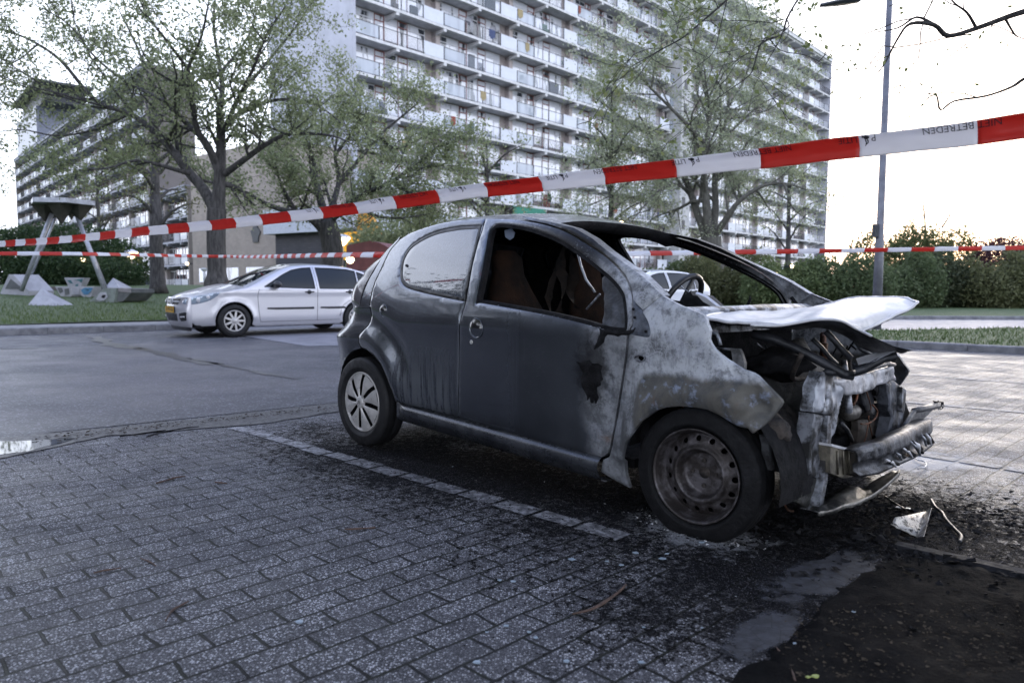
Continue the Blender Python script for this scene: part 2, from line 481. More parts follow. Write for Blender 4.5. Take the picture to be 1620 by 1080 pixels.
# --- soil patch with a grey screed edge at the lower right
def ragged(pts, amp=.02, step=.06, seed=1):
    rnd = random.Random(seed); out = []
    n = len(pts)
    for i in range(n):
        a = Vector(pts[i]); b = Vector(pts[(i + 1) % n]); L = (b - a).length; m = max(1, int(L / step))
        for j in range(m):
            p = a.lerp(b, j / m); out.append(Vector((p.x + rnd.uniform(-amp, amp), p.y + rnd.uniform(-amp, amp), p.z)))
    return out
soil_pts = [G(1030, 1150), G(1085, 1085), G(1160, 1078), G(1225, 1030), G(1275, 985), G(1300, 950), G(1330, 920), G(1385, 893), G(1450, 880), G(1620, 915), G(1800, 950), G(2600, 1300), G(1400, 1800)]
def soil():
    P = ragged(soil_pts, .018, .05, 4)
    xs = [p.x for p in P]; ys = [p.y for p in P]
    mb = MB(); step = .045
    pts2 = [Vector((p.x, p.y)) for p in P]; nb = len(pts2)
    grid = []
    y = min(ys)
    def inside(x, y):
        c = False; j = nb - 1
        for i in range(nb):
            a, b = pts2[i], pts2[j]
            if (a.y > y) != (b.y > y) and x < (b.x - a.x) * (y - a.y) / (b.y - a.y) + a.x: c = not c
            j = i
        return c
    while y < max(ys):
        x = min(xs)
        while x < max(xs):
            if inside(x, y): grid.append(Vector((x + random.uniform(-.01, .01), y + random.uniform(-.01, .01))))
            x += step
        y += step
    allp = pts2 + grid
    r = geometry.delaunay_2d_cdt(allp, [(i, (i + 1) % nb) for i in range(nb)], [], 0, 1e-6)
    vs = []
    for i, q in enumerate(r[0]):
        h = .004 + .018 * max(0, noise.noise((q.x * 6, q.y * 6, 1)) + .3) + .010 * noise.noise((q.x * 25, q.y * 25, 3))
        vs.append((q.x, q.y, max(.0045, h) if i >= nb else .001))
    fs = []
    for t in r[2]:
        c = sum((r[0][i] for i in t), Vector((0, 0))) / 3
        if inside(c.x, c.y): fs.append(tuple(t))
    mb.add(vs, fs, True); o = mb.build("soil", M_soil); o['kind'] = 'structure'
soil()
def soft_patch(name, px, seed):
    """stain whose border dissolves into the ground"""
    P = [G(u, v) for u, v in px]; c = sum(P, Vector((0, 0, 0))) / len(P)
    R = max((p - c).length for p in P); d = max(P, key=lambda p: (p - c).length) - c; a = math.atan2(d.y, d.x)
    wd = max(abs((p - c).dot(Vector((-sin(a), cos(a), 0)))) for p in P)
    k = NT(name + "_film"); v = k.mp(sc=(1/R, 1/(wd*1.15), 1), vec=k.mp(rot=(0, 0, -a), vec=k.mp(loc=(-c.x, -c.y, 0))))
    L = k.n("ShaderNodeVectorMath", operation='LENGTH'); k.set(L.inputs[0], v)
    f = k.math('ADD', k.math('SUBTRACT', 1.0, L.outputs["Value"]), k.math('MULTIPLY', k.math('SUBTRACT', k.noise(7, 7, .7), .5), 1.7))
    cr = k.rng(k.vor(13, feat='DISTANCE_TO_EDGE'), .0, .035)
    col = k.mix(k.rng(k.noise(22, 6, .75), .38, .62), (.042, .044, .054), (.014, .014, .017)); col = k.mix(cr, (.006, .006, .007), col)
    k.P(Base_Color=col, Roughness=.6, Alpha=k.math('MULTIPLY', k.rng(f, .12, .42), .92)); k.bump(k.noise(30, 5, .7), .6, .006)
    big = [c + (p - c) * 1.5 for p in P]; sheet(name, big, k.m, .0065 + seed * .0004)
soft_patch("screed", [(1135, 1062), (1165, 1000), (1215, 960), (1262, 955), (1255, 985), (1225, 1025), (1190, 1068)], 1)
soft_patch("screed", [(1205, 925), (1230, 900), (1300, 895), (1345, 872), (1400, 868), (1385, 893), (1330, 920), (1300, 945), (1262, 953), (1235, 945)], 2)
# soil border on the right: raised edging stones
kerb("edging", G(1412, 868), G(1700, 934), .07, .012, simple("edging_stone", (.030, .030, .034), (.010, .010, .011), .8, spec=.2, scale=20, bump=.4), .5)
# gutter dirt and puddle along the asphalt
M_water = NT("puddle_water"); M_water.P(Base_Color=(.02, .022, .025), Roughness=.03); M_water = M_water.m
sheet("puddle", ragged([G(-60, 700), G(20, 699), G(75, 697), G(120, 694), G(95, 703), G(40, 716), G(-60, 728)], .01, .06, 5), M_water, .0075)
M_dirt = simple("gutter_dirt", (.06, .057, .06), (.02, .02, .022), .45, scale=16, bump=.6, lo=.4, hi=.62)
sheet("gutter", ragged([G(-100, 702), G(0, 693), G(200, 675), G(400, 653), G(545, 636), G(560, 646), G(440, 668), G(330, 678), G(170, 690), G(70, 712), G(-100, 745)], .02, .1, 6), M_dirt, .0058)
# wet trails over the asphalt
M_wet = NT("wet_asphalt")
M_wet.P(Base_Color=M_wet.mix(M_wet.rng(M_wet.noise(120, 3, .8), .35, .7), (.012, .012, .016), (.05, .05, .06)), Roughness=.35); M_wet = M_wet.m
def trail(px, w, seed):
    rnd = random.Random(seed); P = [G(u, v) for u, v in px]; L = []; Rr = []
    for i in range(len(P) - 1):
        for t in range(8):
            p = P[i].lerp(P[i+1], t / 8); d = (P[i+1] - P[i]).normalized(); s = Vector((-d.y, d.x, 0))
            k = w * (.35 + .65 * abs(noise.noise((p.x * 1.7, p.y * 1.7, seed))) * 2.2)
            L.append(p + s * (k + rnd.uniform(-.02, .02))); Rr.append(p - s * (k + rnd.uniform(-.02, .02)))
    sheet("wet_trail", L + Rr[::-1], M_wet, .0085)
trail([(150, 533), (165, 541), (190, 549), (240, 553)], .16, 1)
trail([(215, 551), (260, 560), (300, 571), (345, 578)], .11, 2)
trail([(300, 567), (360, 580), (420, 592), (480, 602)], .05, 3)

# short grass blades standing on the lawn edge and the verge
def blades(name, label, N, pick, h0, h1, seed):
    rnd = random.Random(seed); mb = MB()
    for i in range(N):
        x, y, z = pick(rnd); a = rnd.uniform(0, 6.28); h = rnd.uniform(h0, h1); w = rnd.uniform(.006, .014); lx, ly = rnd.uniform(-.04, .04), rnd.uniform(-.04, .04)
        b = len(mb.v); mb.v += [(x - w*cos(a), y - w*sin(a), z), (x + w*cos(a), y + w*sin(a), z), (x + lx, y + ly, z + h)]; mb.f.append((b, b+1, b+2)); mb.mi.append(0); mb.sm.append(False)
    o = mb.build(name, M_blade, fix=False); tag(o, label, "grass", kind='stuff')
k_ = NT("blade_green"); g_ = k_.n("ShaderNodeNewGeometry").outputs["Random Per Island"]
k_.P(Base_Color=k_.mix(g_, (.045, .085, .018), (.11, .15, .045)), Roughness=.7); M_blade = k_.m
def pick_lawn(r):
    n = n_kerb + 1.6 + 16 * r.random() ** 1.6; s = r.uniform(-16, 22); p = SN(s, n); return p.x, p.y, lawn_z(p.x, p.y) + .01
def pick_verge(r):
    a = kA2.lerp(kB2, r.random()) + sk * .14; b = gA2.lerp(gB2, r.random()); p = a.lerp(b, r.random()); return p.x, p.y, .10
blades("grass", "short rough grass on the lawn behind the silver car", 42000, pick_lawn, .03, .10, 1)
blades("grass", "short grass on the strip right of the burnt car", 9000, pick_verge, .03, .08, 2)
# ================================================================== CAR TOOLKIT
class Frame:
    """a car's own axes: X forward from the rear axle, Y to the left, Z up"""
    def __init__(s, x, y, yaw, W):
        s.x, s.y, s.yaw, s.W = x, y, yaw, W
        s.O = s.inv(_C)
    def inv(s, P):
        x, y = P[0] - s.x, P[1] - s.y; c, n = cos(s.yaw), sin(s.yaw)
        return Vector((c * x + n * y, -n * x + c * y, P[2]))
    def ray(s, u, v):
        d = ray(u, v); c, n = cos(s.yaw), sin(s.yaw); return Vector((c * d.x + n * d.y, -n * d.x + c * d.y, d.z))
    def onY(s, u, v, Y): d = s.ray(u, v); return s.O + d * ((Y - s.O.y) / d.y)
    def onX(s, u, v, X): d = s.ray(u, v); return s.O + d * ((X - s.O.x) / d.x)
    def onZ(s, u, v, Z): d = s.ray(u, v); return s.O + d * ((Z - s.O.z) / d.z)
    def side(s, u, v, sg=-1):                 # side skin seen at a photo pixel -> (X, Z)
        Y = sg * .8
        for i in range(30):
            P = s.onY(u, v, Y); Y = sg * s.W(min(4, max(-1, P.x)), min(1.6, max(0, P.z)))
        return (P.x, P.z)

def pin(x, y, poly):
    c = False; n = len(poly); j = n - 1
    for i in range(n):
        a, b = poly[i], poly[j]
        if (a[1] > y) != (b[1] > y) and x < (b[0] - a[0]) * (y - a[1]) / (b[1] - a[1]) + a[0]: c = not c
        j = i
    return c
def dens(poly, step, closed=True):
    out = []; n = len(poly)
    for i in range(n if closed else n - 1):
        a = poly[i]; b = poly[(i + 1) % n]; L = math.hypot(b[0] - a[0], b[1] - a[1]); m = max(1, int(round(L / step)))
        for k in range(m): out.append((a[0] + (b[0] - a[0]) * k / m, a[1] + (b[1] - a[1]) * k / m))
    if not closed: out.append(tuple(poly[-1]))
    return out
def round_poly(poly, it=2, keep=()):
    """corner cutting on a closed outline"""
    for _ in range(it):
        o = []; n = len(poly)
        for i in range(n):
            a = poly[i]; b = poly[(i + 1) % n]
            o.append((a[0] * .75 + b[0] * .25, a[1] * .75 + b[1] * .25)); o.append((a[0] * .25 + b[0] * .75, a[1] * .25 + b[1] * .75))
        poly = o
    return poly
def spline(pts, m=6, closed=False):
    """Catmull-Rom through points (tuples of any length)"""
    n = len(pts); out = []; rngi = range(n if closed else n - 1)
    for i in rngi:
        g = lambda k: pts[k % n] if closed else pts[min(n - 1, max(0, k))]
        p0, p1, p2, p3 = g(i - 1), g(i), g(i + 1), g(i + 2)
        for t in range(m):
            u = t / m
            out.append(tuple(.5 * (2*b + (c - a) * u + (2*a - 5*b + 4*c - d) * u*u + (-a + 3*b - 3*c + d) * u**3) for a, b, c, d in zip(p0, p1, p2, p3)))
    if not closed: out.append(tuple(pts[-1]))
    return out
def segdist(x, y, segs):
    best = 9
    for (ax_, ay, bx, by) in segs:
        dx, dy = bx - ax_, by - ay; L = dx*dx + dy*dy
        t = 0 if L < 1e-12 else max(0, min(1, ((x - ax_) * dx + (y - ay) * dy) / L))
        d = (x - ax_ - t*dx) ** 2 + (y - ay - t*dy) ** 2
        if d < best: best = d
    return sqrt(best)
def panel(mb, outer, holes, fn, step=.03, bstep=.015, thick=.02, edge=.009, roll=.005, jit=0):
    """sheet-metal panel: outline and holes in (X, Z), fn(X, Z, inward) -> 3D point; folded rim, rolled edges"""
    outer = dens(outer, bstep); holes = [dens(h, bstep) for h in holes]
    loops = [outer] + holes; pts = []; edges = []; segs = []
    for lp in loops:
        b = len(pts); n = len(lp); pts += [Vector(p) for p in lp]; edges += [(b + i, b + (i + 1) % n) for i in range(n)]
        segs += [(*lp[i], *lp[(i + 1) % n]) for i in range(n)]
    nb = len(pts)
    xs = [p[0] for p in outer]; zs = [p[1] for p in outer]
    ins = lambda x, z: pin(x, z, outer) and not any(pin(x, z, h) for h in holes)
    z = min(zs) + step * .5; row = 0
    near = []
    while z < max(zs):
        x = min(xs) + (step * .5 if row % 2 else 0)
        while x < max(xs):
            if ins(x, z) and segdist(x, z, segs) > step * .45: pts.append(Vector((x, z)))
            x += step
        z += step * .87; row += 1
    # ring just inside the rim so the rolled edge shows as a crisp highlight
    for lp in loops:
        n = len(lp)
        for i in range(n):
            a = lp[i - 1]; c = lp[(i + 1) % n]; tx, tz = c[0] - a[0], c[1] - a[1]; L = math.hypot(tx, tz) or 1
            for sg in (1, -1):
                q = (lp[i][0] - tz / L * edge * sg, lp[i][1] + tx / L * edge * sg)
                if ins(*q) and segdist(q[0], q[1], segs) > edge * .8: pts.append(Vector(q)); break
    r = geometry.delaunay_2d_cdt(pts, edges, [], 0, 1e-7)
    V = r[0]; fs = []
    for t in r[2]:
        cx = sum(V[i].x for i in t) / 3; cz = sum(V[i].y for i in t) / 3
        if ins(cx, cz): fs.append(tuple(t))
    vs = []
    for q in V:
        d = segdist(q.x, q.y, segs)
        inw = roll * (1 - min(1, d / edge)) ** 2
        vs.append(fn(q.x, q.y, inw))
    o = len(mb.v)
    mb.add(vs, fs, True)
    # folded rim
    eb = {}
    for f in fs:
        for k in range(3):
            e = (f[k], f[(k + 1) % 3]); key = (min(e), max(e)); eb.setdefault(key, []).append(e)
    rim = [e[0] for e in eb.values() if len(e) == 1]
    if thick:
        m = {}; rv = []
        for a, b in rim:
            for i in (a, b):
                if i not in m:
                    m[i] = len(rv); rv.append(vs[i]); rv.append(fn(V[i].x, V[i].y, roll + thick))
        mb.add(rv, [(m[a], m[b], m[b] + 1, m[a] + 1) for a, b in rim], False)
    return V, fs
def grid(mb, rows, sm=True, closeu=False):
    """skin over rows of points of equal length"""
    n = len(rows[0]); vs = [p for r in rows for p in r]; fs = []
    for i in range(len(rows) - 1):
        for k in range(n - 1): fs.append((i*n+k, i*n+k+1, (i+1)*n+k+1, (i+1)*n+k))
    mb.add(vs, fs, sm)

def tyre(mb, M, R, w, rr, flat=0.0, n=56):
    """tyre round local Z of M (Z = outward); flat = metres lost at the bottom (local -Y is down)"""
    h = w / 2
    prof = [(rr, -h*.72), (rr+.012, -h*.9), (R*.80+.0, -h*1.0), (R*.93, -h*.97), (R*.985, -h*.82), (R, -h*.62), (R*.994, -h*.56), (R*.994, -h*.50), (R, -h*.44),
            (R*1.002, -h*.1), (R*.992, -h*.06), (R*.992, h*.06), (R*1.002, h*.1),
            (R, h*.44), (R*.994, h*.50), (R*.994, h*.56), (R, h*.62), (R*.985, h*.82), (R*.93, h*.97), (R*.80, h*1.0), (R*.79, h*1.012), (R*.765, h*1.012), (R*.755, h*.985), (rr+.012, h*.9), (rr, h*.72)]
    vs = []
    for r, z in prof:
        for k in range(n):
            a = 2*pi*k/n; x, y = r*cos(a), r*sin(a)
            if y < -(R - flat):
                ex = (-(R - flat) - y); y = -(R - flat) - .12*0 ; z2 = z * (1 + ex * 3.0 * (1 if abs(z) > h*.5 else .5))
            else:
                ex = max(0, -(y + R*.45)) * flat * 3.5; z2 = z * (1 + ex)
            vs.append(M @ Vector((x, y, z2)))
    fs = []; m = len(prof)
    for i in range(m - 1):
        for k in range(n):
            k2 = (k+1) % n; fs.append((i*n+k, i*n+k2, (i+1)*n+k2, (i+1)*n+k))
    mb.add(vs, fs, True)
def wheel_matrix(x, y, z, out=-1, steer=0.0):
    """local Z points outward (out=-1: towards -Y), local Y up"""
    Z = Vector((sin(steer) * 1.0, out * cos(steer), 0)).normalized(); Y = Vector((0, 0, 1)); X = Y.cross(Z)
    M = Matrix((X, Y, Z)).transposed().to_4x4(); M.translation = Vector((x, y, z)); return M

# ================================================================== BURNT CAR
def Wb0(X, Z):
    w = .808
    if X < .35: w -= .17 * ((.35 - X) / .75) ** 2.2
    if X > 2.2: w -= .26 * ((X - 2.2) / .85) ** 2.2
    if Z > .80: w -= .30 * ((Z - .80) / .62) ** 1.35
    if Z < .45: w -= .05 * ((.45 - Z) / .3) ** 2
    return w
BF = Frame(-.378, 5.079, -.782, Wb0)
def Wb(X, Z):
    w = Wb0(X, Z)
    # haunch over the rear wheel: a swelling that ends in a hollow before the door
    r = math.hypot(X - .02, Z - .28)
    a = math.atan2(Z - .28, X - .02)
    if a > 0: w += .030 * exp(-((r - .39) / .060) ** 2) * smooth(.0, .5, a) - .022 * exp(-((r - .53) / .055) ** 2) * smooth(.35, .8, a) * (1 - smooth(1.5, 2.2, a))
    r = math.hypot(X - 2.34, Z - .25); a = math.atan2(Z - .25, X - 2.34)
    if a > 0: w += .022 * exp(-((r - .33) / .055) ** 2) * smooth(.2, .8, a)
    # soft shoulder line under the windows
    w += .006 * exp(-((Z - .80) / .05) ** 2) * smooth(.2, .6, X) * (1 - smooth(2.1, 2.4, X))
    return w
def S(u, v): return BF.side(u, v)
def fnb(sg=-1, off=0.0, thin=1.0):
    def f(X, Z, inw):
        return Vector((X, sg * (Wb(X, Z) + off - inw), Z))
    return f

def paint_burnt():
    k = NT("scorched_grey_paint")
    x, y, z = k.xyz()
    n1 = k.noise(3.5, 7, .65); n2 = k.noise(22, 6, .72); n3 = k.noise(90, 4, .75)
    # clean rear: dark grey metallic lacquer
    base = k.mix(k.rng(n1, .3, .7), (.085, .094, .112), (.115, .126, .148))
    # dust washed into streaks
    st = k.noise(1, 5, .7, vec=k.mp(sc=(42, 42, 1.6)))
    low = k.rng(z, .75, .45)
    xm = k.math('MULTIPLY', k.rng(x, .30, .45), k.rng(x, .98, .80))
    film = k.math('MULTIPLY', k.math('MULTIPLY', k.rng(st, .42, .56), low), k.math('MULTIPLY', xm, .7))
    base = k.mix(film, base, (.19, .205, .22))
    dust_sheen = k.math('MULTIPLY', k.rng(k.noise(48, 5, .8), .40, .66), k.rng(z, .74, .92))  # pale upper dust, also painting in the sky's reflection on the side
    base = k.mix(k.math('MULTIPLY', dust_sheen, .35), base, (.22, .24, .28))
    # ash: how burnt the skin is grows towards the nose
    xx = k.math('ADD', x, k.math('MULTIPLY', k.math('SUBTRACT', n1, .5), .42))
    xx = k.math('ADD', xx, k.math('MULTIPLY', k.math('SUBTRACT', z, .55), .10))
    burnt = k.rng(xx, 1.74, 1.86)
    roofz = k.rng(z, 1.18, 1.27)
    ash1 = k.mix(k.rng(k.noise(7, 6, .68), .42, .64), (.48, .50, .54), (.085, .09, .10))
    ash1 = k.mix(k.rng(k.noise(9, 7, .7), .50, .62), ash1, (.42, .44, .50))
    ash1 = k.mix(k.math('MULTIPLY', k.rng(n2, .48, .66), .75), ash1, (.10, .105, .12))
    ash1 = k.mix(k.math('MULTIPLY', k.rng(k.noise(1, 5, .7, vec=k.mp(sc=(20, 20, 5))), .52, .66), .5), ash1, (.16, .165, .19))
    # flaked craze: thin pale rims
    vr = k.n("ShaderNodeTexVoronoi", {"Scale": 34.0}, feature='DISTANCE_TO_EDGE'); k.set(vr.inputs[0], k.n("ShaderNodeVectorMath", {0: k.co, 1: k.n("ShaderNodeVectorMath", {0: k.n("ShaderNodeTexNoise", {"Scale": 20.0, "Detail": 4.0}).outputs["Color"], "Scale": .05}, operation='SCALE').outputs[0]}, operation='ADD').outputs[0])
    craze = k.math('MULTIPLY', k.math('MULTIPLY', k.rng(vr.outputs[0], .09, .0), k.rng(k.noise(7, 4), .44, .58)), k.rng(x, 1.98, 2.08))
    ash1 = k.mix(k.math('MULTIPLY', craze, .8), ash1, (.46, .48, .52))
    ash1 = k.mix(k.math('MULTIPLY', k.rng(n3, .60, .70), .8), ash1, (.06, .06, .06))
    # blued and rusty steel lower on the wing
    lowf = k.math('MULTIPLY', k.rng(z, .74, .56), k.rng(x, 2.02, 2.12))
    m5 = k.noise(6.5, 5, .6, dist=.8)
    rust = k.mix(k.rng(m5, .40, .62), (.040, .043, .048), (.105, .098, .085))
    rust = k.mix(k.rng(k.noise(16, 6, .7), .54, .66), rust, (.20, .23, .31))
    rust = k.mix(k.rng(k.noise(12, 5, .7), .60, .72), rust, (.03, .028, .026))
    ash1 = k.mix(k.math('MULTIPLY', k.rng(k.math('ADD', lowf, k.math('MULTIPLY', k.math('SUBTRACT', n1, .5), .8)), .35, .65), .95), ash1, rust)
    # black zone low on the door and behind the wheel
    sootz = k.math('MULTIPLY', k.rng(x, 1.95, 2.02), k.rng(x, 2.10, 2.04))
    st2 = k.noise(1, 5, .7, vec=k.mp(sc=(16, 16, 3.2)))
    ash1 = k.mix(k.math('MULTIPLY', k.math('MULTIPLY', sootz, k.rng(z, .72, .55)), k.rng(st2, .38, .6)), ash1, (.05, .05, .052))
    ash1 = k.mix(k.math('MULTIPLY', k.math('MULTIPLY', k.rng(z, .95, .80), k.rng(x, 2.12, 2.0)), .55), ash1, (.085, .09, .10))
    col = k.mix(burnt, base, ash1)
    # sooted upper door frame, A pillar top and roof front
    so = k.math('MULTIPLY', k.rng(z, 1.0, 1.16), k.rng(k.math('ADD', x, k.math('MULTIPLY', k.math('SUBTRACT', n2, .5), .3)), .98, 1.3))
    so = k.math('MULTIPLY', so, k.rng(x, 1.98, 1.72))
    spk = k.math('MULTIPLY', k.rng(n3, .58, .66), k.rng(k.noise(3, 3), .40, .6))
    sootc = k.mix(spk, (.016, .017, .02), (.45, .46, .5))
    roofm = k.math('MULTIPLY', k.rng(k.math('ABSOLUTE', y), .60, .50), k.math('MULTIPLY', k.rng(z, 1.26, 1.32), k.rng(k.math('ADD', x, k.math('MULTIPLY', k.math('SUBTRACT', n1, .5), .6)), .85, 1.15)))
    so = k.math('MULTIPLY', so, k.math('SUBTRACT', 1.0, k.math('MULTIPLY', roofm, .85)))
    col = k.mix(roofm, col, k.mix(k.rng(n2, .40, .60), (.30, .31, .34), (.10, .105, .115)))
    col = k.mix(so, col, sootc)
    # scorch round the melted lump and its run-off
    cv = k.n("ShaderNodeCombineXYZ", {0: k.math('MULTIPLY', k.math('SUBTRACT', x, 1.835), 9.0), 1: k.math('MULTIPLY', k.math('SUBTRACT', z, .63), 5.2)}).outputs[0]
    cl_ = k.n("ShaderNodeVectorMath", operation='LENGTH'); k.set(cl_.inputs[0], cv)
    sc_ = k.math('ADD', k.math('SUBTRACT', 1.0, cl_.outputs["Value"]), k.math('MULTIPLY', k.math('SUBTRACT', n2, .5), 1.6))
    col = k.mix(k.math('MULTIPLY', k.rng(sc_, -.15, .6), .85), col, (.012, .012, .014))
    # rust bloom on the bared steel
    rb = k.math('MULTIPLY', k.rng(k.noise(5, 7, .72), .60, .72), k.math('MULTIPLY', burnt, k.rng(z, .80, .62)))
    col = k.mix(k.math('MULTIPLY', rb, .6), col, (.13, .065, .035))
    # smoke shade along the door's window sill
    sh = k.math('MULTIPLY', k.rng(k.math('ADD', x, k.math('MULTIPLY', k.math('SUBTRACT', st, .5), .25)), 1.28, 1.42), k.rng(x, 1.86, 1.74))
    col = k.mix(k.math('MULTIPLY', k.math('MULTIPLY', sh, k.rng(z, 1.0, .86)), .5), col, (.028, .030, .036))
    rgh = k.mix(k.rng(xx, 1.2, 1.76), (.22,)*3, (.62,)*3)
    rgh = k.mix(so, rgh, (.5,)*3)
    rgh = k.mix(film, rgh, (.6,)*3)
    k.P(Base_Color=col, Roughness=rgh, Metallic=k.mix(burnt, (.85,)*3, (.25,)*3), Coat_Weight=k.math('MULTIPLY', k.math('SUBTRACT', 1.0, k.rng(xx, 1.3, 1.72)), .8), Coat_Roughness=.05)
    drops = k.vor(150, feat='SMOOTH_F1'); h = k.math('ADD', k.math('MULTIPLY', k.rng(drops, .30, .10), k.rng(n2, .45, .6)), k.math('MULTIPLY', k.math('MULTIPLY', n2, burnt), 2.0))
    h = k.math('ADD', h, k.math('MULTIPLY', k.noise(2.2, 2), .9))
    k.bump(h, .28, .004)
    return k.m
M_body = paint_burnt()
M_soot = simple("black_soot", (.005, .005, .006), (.014, .014, .016), .85, spec=.15, scale=14, bump=.7, bsc=70)
M_sootglossy = simple("sooted_metal", (.012, .013, .016), (.040, .042, .050), .42, metal=.3, scale=9, bump=.3, bsc=50)
M_char = simple("charred_foam", (.016, .012, .010), (.006, .006, .006), .95, spec=.08, scale=7, bump=1.0, bsc=30)
M_charb = simple("scorched_upholstery", (.022, .012, .008), (.006, .005, .005), .95, spec=.08, scale=6, bump=.8, bsc=30)
M_ashm = simple("ash_white_sheet_metal", (.62, .62, .65), (.34, .35, .39), .38, metal=.15, scale=5, bump=.12, bsc=25, lo=.45, hi=.75)
M_bare = simple("burnt_bare_steel", (.36, .38, .43), (.035, .034, .035), .42, metal=.6, scale=11, bump=.35, bsc=55, lo=.42, hi=.62)
M_rusty = simple("rusty_dark_steel", (.060, .048, .042), (.022, .020, .020), .7, metal=.3, scale=18, bump=.6, bsc=80)
M_warm = simple("yellowed_steel", (.20, .18, .14), (.05, .045, .038), .5, metal=.4, scale=12, bump=.3)
M_rubber = simple("tyre_rubber", (.007, .007, .008), (.014, .014, .016), .62, spec=.3, scale=12, bump=.25, bsc=90)
M_burntrub = simple("burnt_tyre", (.005, .005, .006), (.016, .016, .019), .7, spec=.22, scale=7, bump=.8, bsc=40, lo=.45, hi=.8)
M_black = simple("black_plastic", (.014, .014, .016), (.022, .022, .024), .38, scale=9)
M_silver = simple("silver_wheel_cover", (.52, .50, .49), (.38, .37, .36), .36, metal=.35, scale=12, bump=.08)
M_seal = simple("rubber_seal", (.008, .008, .009), None, .4)
M_copper = simple("scorched_wire", (.16, .060, .030), (.05, .03, .02), .6, metal=.5, scale=30)
k_ = NT("dusty_rear_glass")
k_n = k_.noise(60, 5, .7); k_x, k_y, k_z = k_.xyz()
k_.P(Base_Color=k_.mix(k_.rng(k_n, .35, .7), (.045, .052, .064), (.085, .095, .115)), Roughness=k_.rng(k_n, .3, .7, .03, .10), Coat_Weight=1.0, Coat_Roughness=.02, Coat_IOR=1.85, IOR=1.5)
k_.bump(k_.vor(90), .006, .001); M_rglass = k_.m
M_lamp = NT("tail_lamp"); M_lamp.P(Base_Color=(.075, .07, .08), Roughness=.18, Coat_Weight=1.0); M_lamp = M_lamp.m

BC = thing("burnt_car", "burnt-out dark grey hatchback with missing nose, buckled bonnet and flat front tyre", "car", (BF.x, BF.y, 0), BF.yaw)
def Z(x, y): return (530 + x / 4.908, 340 + y / 4.908)
ditch_px = [(631.3,378.7),(644,370.6),(672.6,359.4),(703.2,351.2),(733.7,347.1),(767.4,345.5),(801,346),(831.7,349.2),(862.2,355.3),(892.8,365.5),(923.3,382.8),(953.9,403.1),(974.3,421.5),(988.5,439.8),(996.7,458.2),(999.7,478.5),(1000.7,513.2)]
DT = [S(*p) for p in ditch_px]
BP = [S(*p) for p in [(767.4,345.5),(762.3,362.4),(754.1,386.9),(745,423.5),(739.9,454.1),(736.2,476.5),(730.7,496.9),(726.6,519.3),(725,558),(724.6,610),(725.6,660)]]
RE = [S(*p) for p in [(629.8,380.7),(617.6,394),(609.5,409.3),(601.3,427.6),(593.2,443.9),(587.7,462.3),(584,482.6),(582.6,499),(581,513.2),(573.2,528.5),(572.8,549.9)]]
SIL = [S(*p) for p in [(625.1,636),(688.9,651.1),(725.6,661.1),(788.9,680),(860,701.1),(951.5,723.5)]]
RARCH = [S(*p) for p in [(572.8,549.9),(583.3,555.8),(595,565),(606.7,580),(615,596.7),(621.7,615),(625.1,636)]]
GL_ = [S(*p) for p in [(760.8,357),(730,358.3),(696,364.7),(670.4,375.4),(649,390.3),(637,409.4),(633.3,426.5),(634.2,443.5),(642.7,454.2),(670.4,462.7),(704.4,470.3),(735.2,476.3),(743,435),(753,392.4)]]
def shrink(poly, d):
    n = len(poly); out = []
    ar = sum(poly[i][0]*poly[(i+1) % n][1] - poly[(i+1) % n][0]*poly[i][1] for i in range(n)); sg = 1 if ar > 0 else -1
    for i in range(n):
        a, b, c = poly[i-1], poly[i], poly[(i+1) % n]
        tx, ty = c[0]-a[0], c[1]-a[1]; L = math.hypot(tx, ty) or 1
        out.append((b[0] - ty/L*d*sg, b[1] + tx/L*d*sg))
    return out
glass_poly = spline(GL_[1:11], 4) + [GL_[11], GL_[12], GL_[13], GL_[0]]
fwin = [S(740 + a/4.909, 340 + b/4.909) for a, b in [(60,680),(95,500),(130,300),(155,160),(185,100),(240,75),(350,80),(500,110),(650,165),(760,220),(880,300),(1000,390),(1120,490),(1200,590),(1225,680),(1240,860),(1200,905),(1020,880),(900,845),(600,775),(300,720),(100,685)]]
fwin_s = spline(fwin, 3, True)
FD = [S(*p) for p in [(993,528.5),(986.5,577.8),(980,619.3),(972.2,671.1),(965.7,704.8),(960.5,717.5),(951.5,723.5)]]
ROOFD = spline([p for p in DT], 3)
rear_outer = spline(DT[:6], 3)[:-1] + BP[:] + [SIL[1], SIL[0]] + RARCH[::-1][1:] + RE[::-1][1:-1]
rear_outer = [q for i, q in enumerate(rear_outer) if i == 0 or math.hypot(q[0]-rear_outer[i-1][0], q[1]-rear_outer[i-1][1]) > .004]
front_outer = spline(DT[5:], 3) + FD + [SIL[4], SIL[3], SIL[2]] + BP[::-1][1:-1]
front_outer = [q for i, q in enumerate(front_outer) if i == 0 or math.hypot(q[0]-front_outer[i-1][0], q[1]-front_outer[i-1][1]) > .004]
AP = [S(*p) for p in [(907,360.4),(935.6,376.7),(960,397),(988.5,417.4),(1019,439.8),(1046.6,467.3)]]
apil = [(DT[6][0]+.1, DT[6][1]+.012)] + [(AP[0][0]-.12, AP[0][1]+.028)] + AP + [S(1031, 479), S(1016.4, 490.7)] + [(p[0]+.004, p[1]+.006) for p in DT[15:6:-1]]
FE = [S(*p) for p in [(1046.6,467.3),(1076.3,483.3),(1112.4,497.8),(1118.4,512.2),(1123,523),(1120.8,536.3),(1129.2,550.7),(1146,567.6),(1172.5,584.4),(1190,589),(1205,597.6),(1220.7,615.7),(1235.1,632.5),(1233.9,644.6),(1215.9,668.6),(1194.2,686),(1187,678.3),(1166.5,673.5)]]
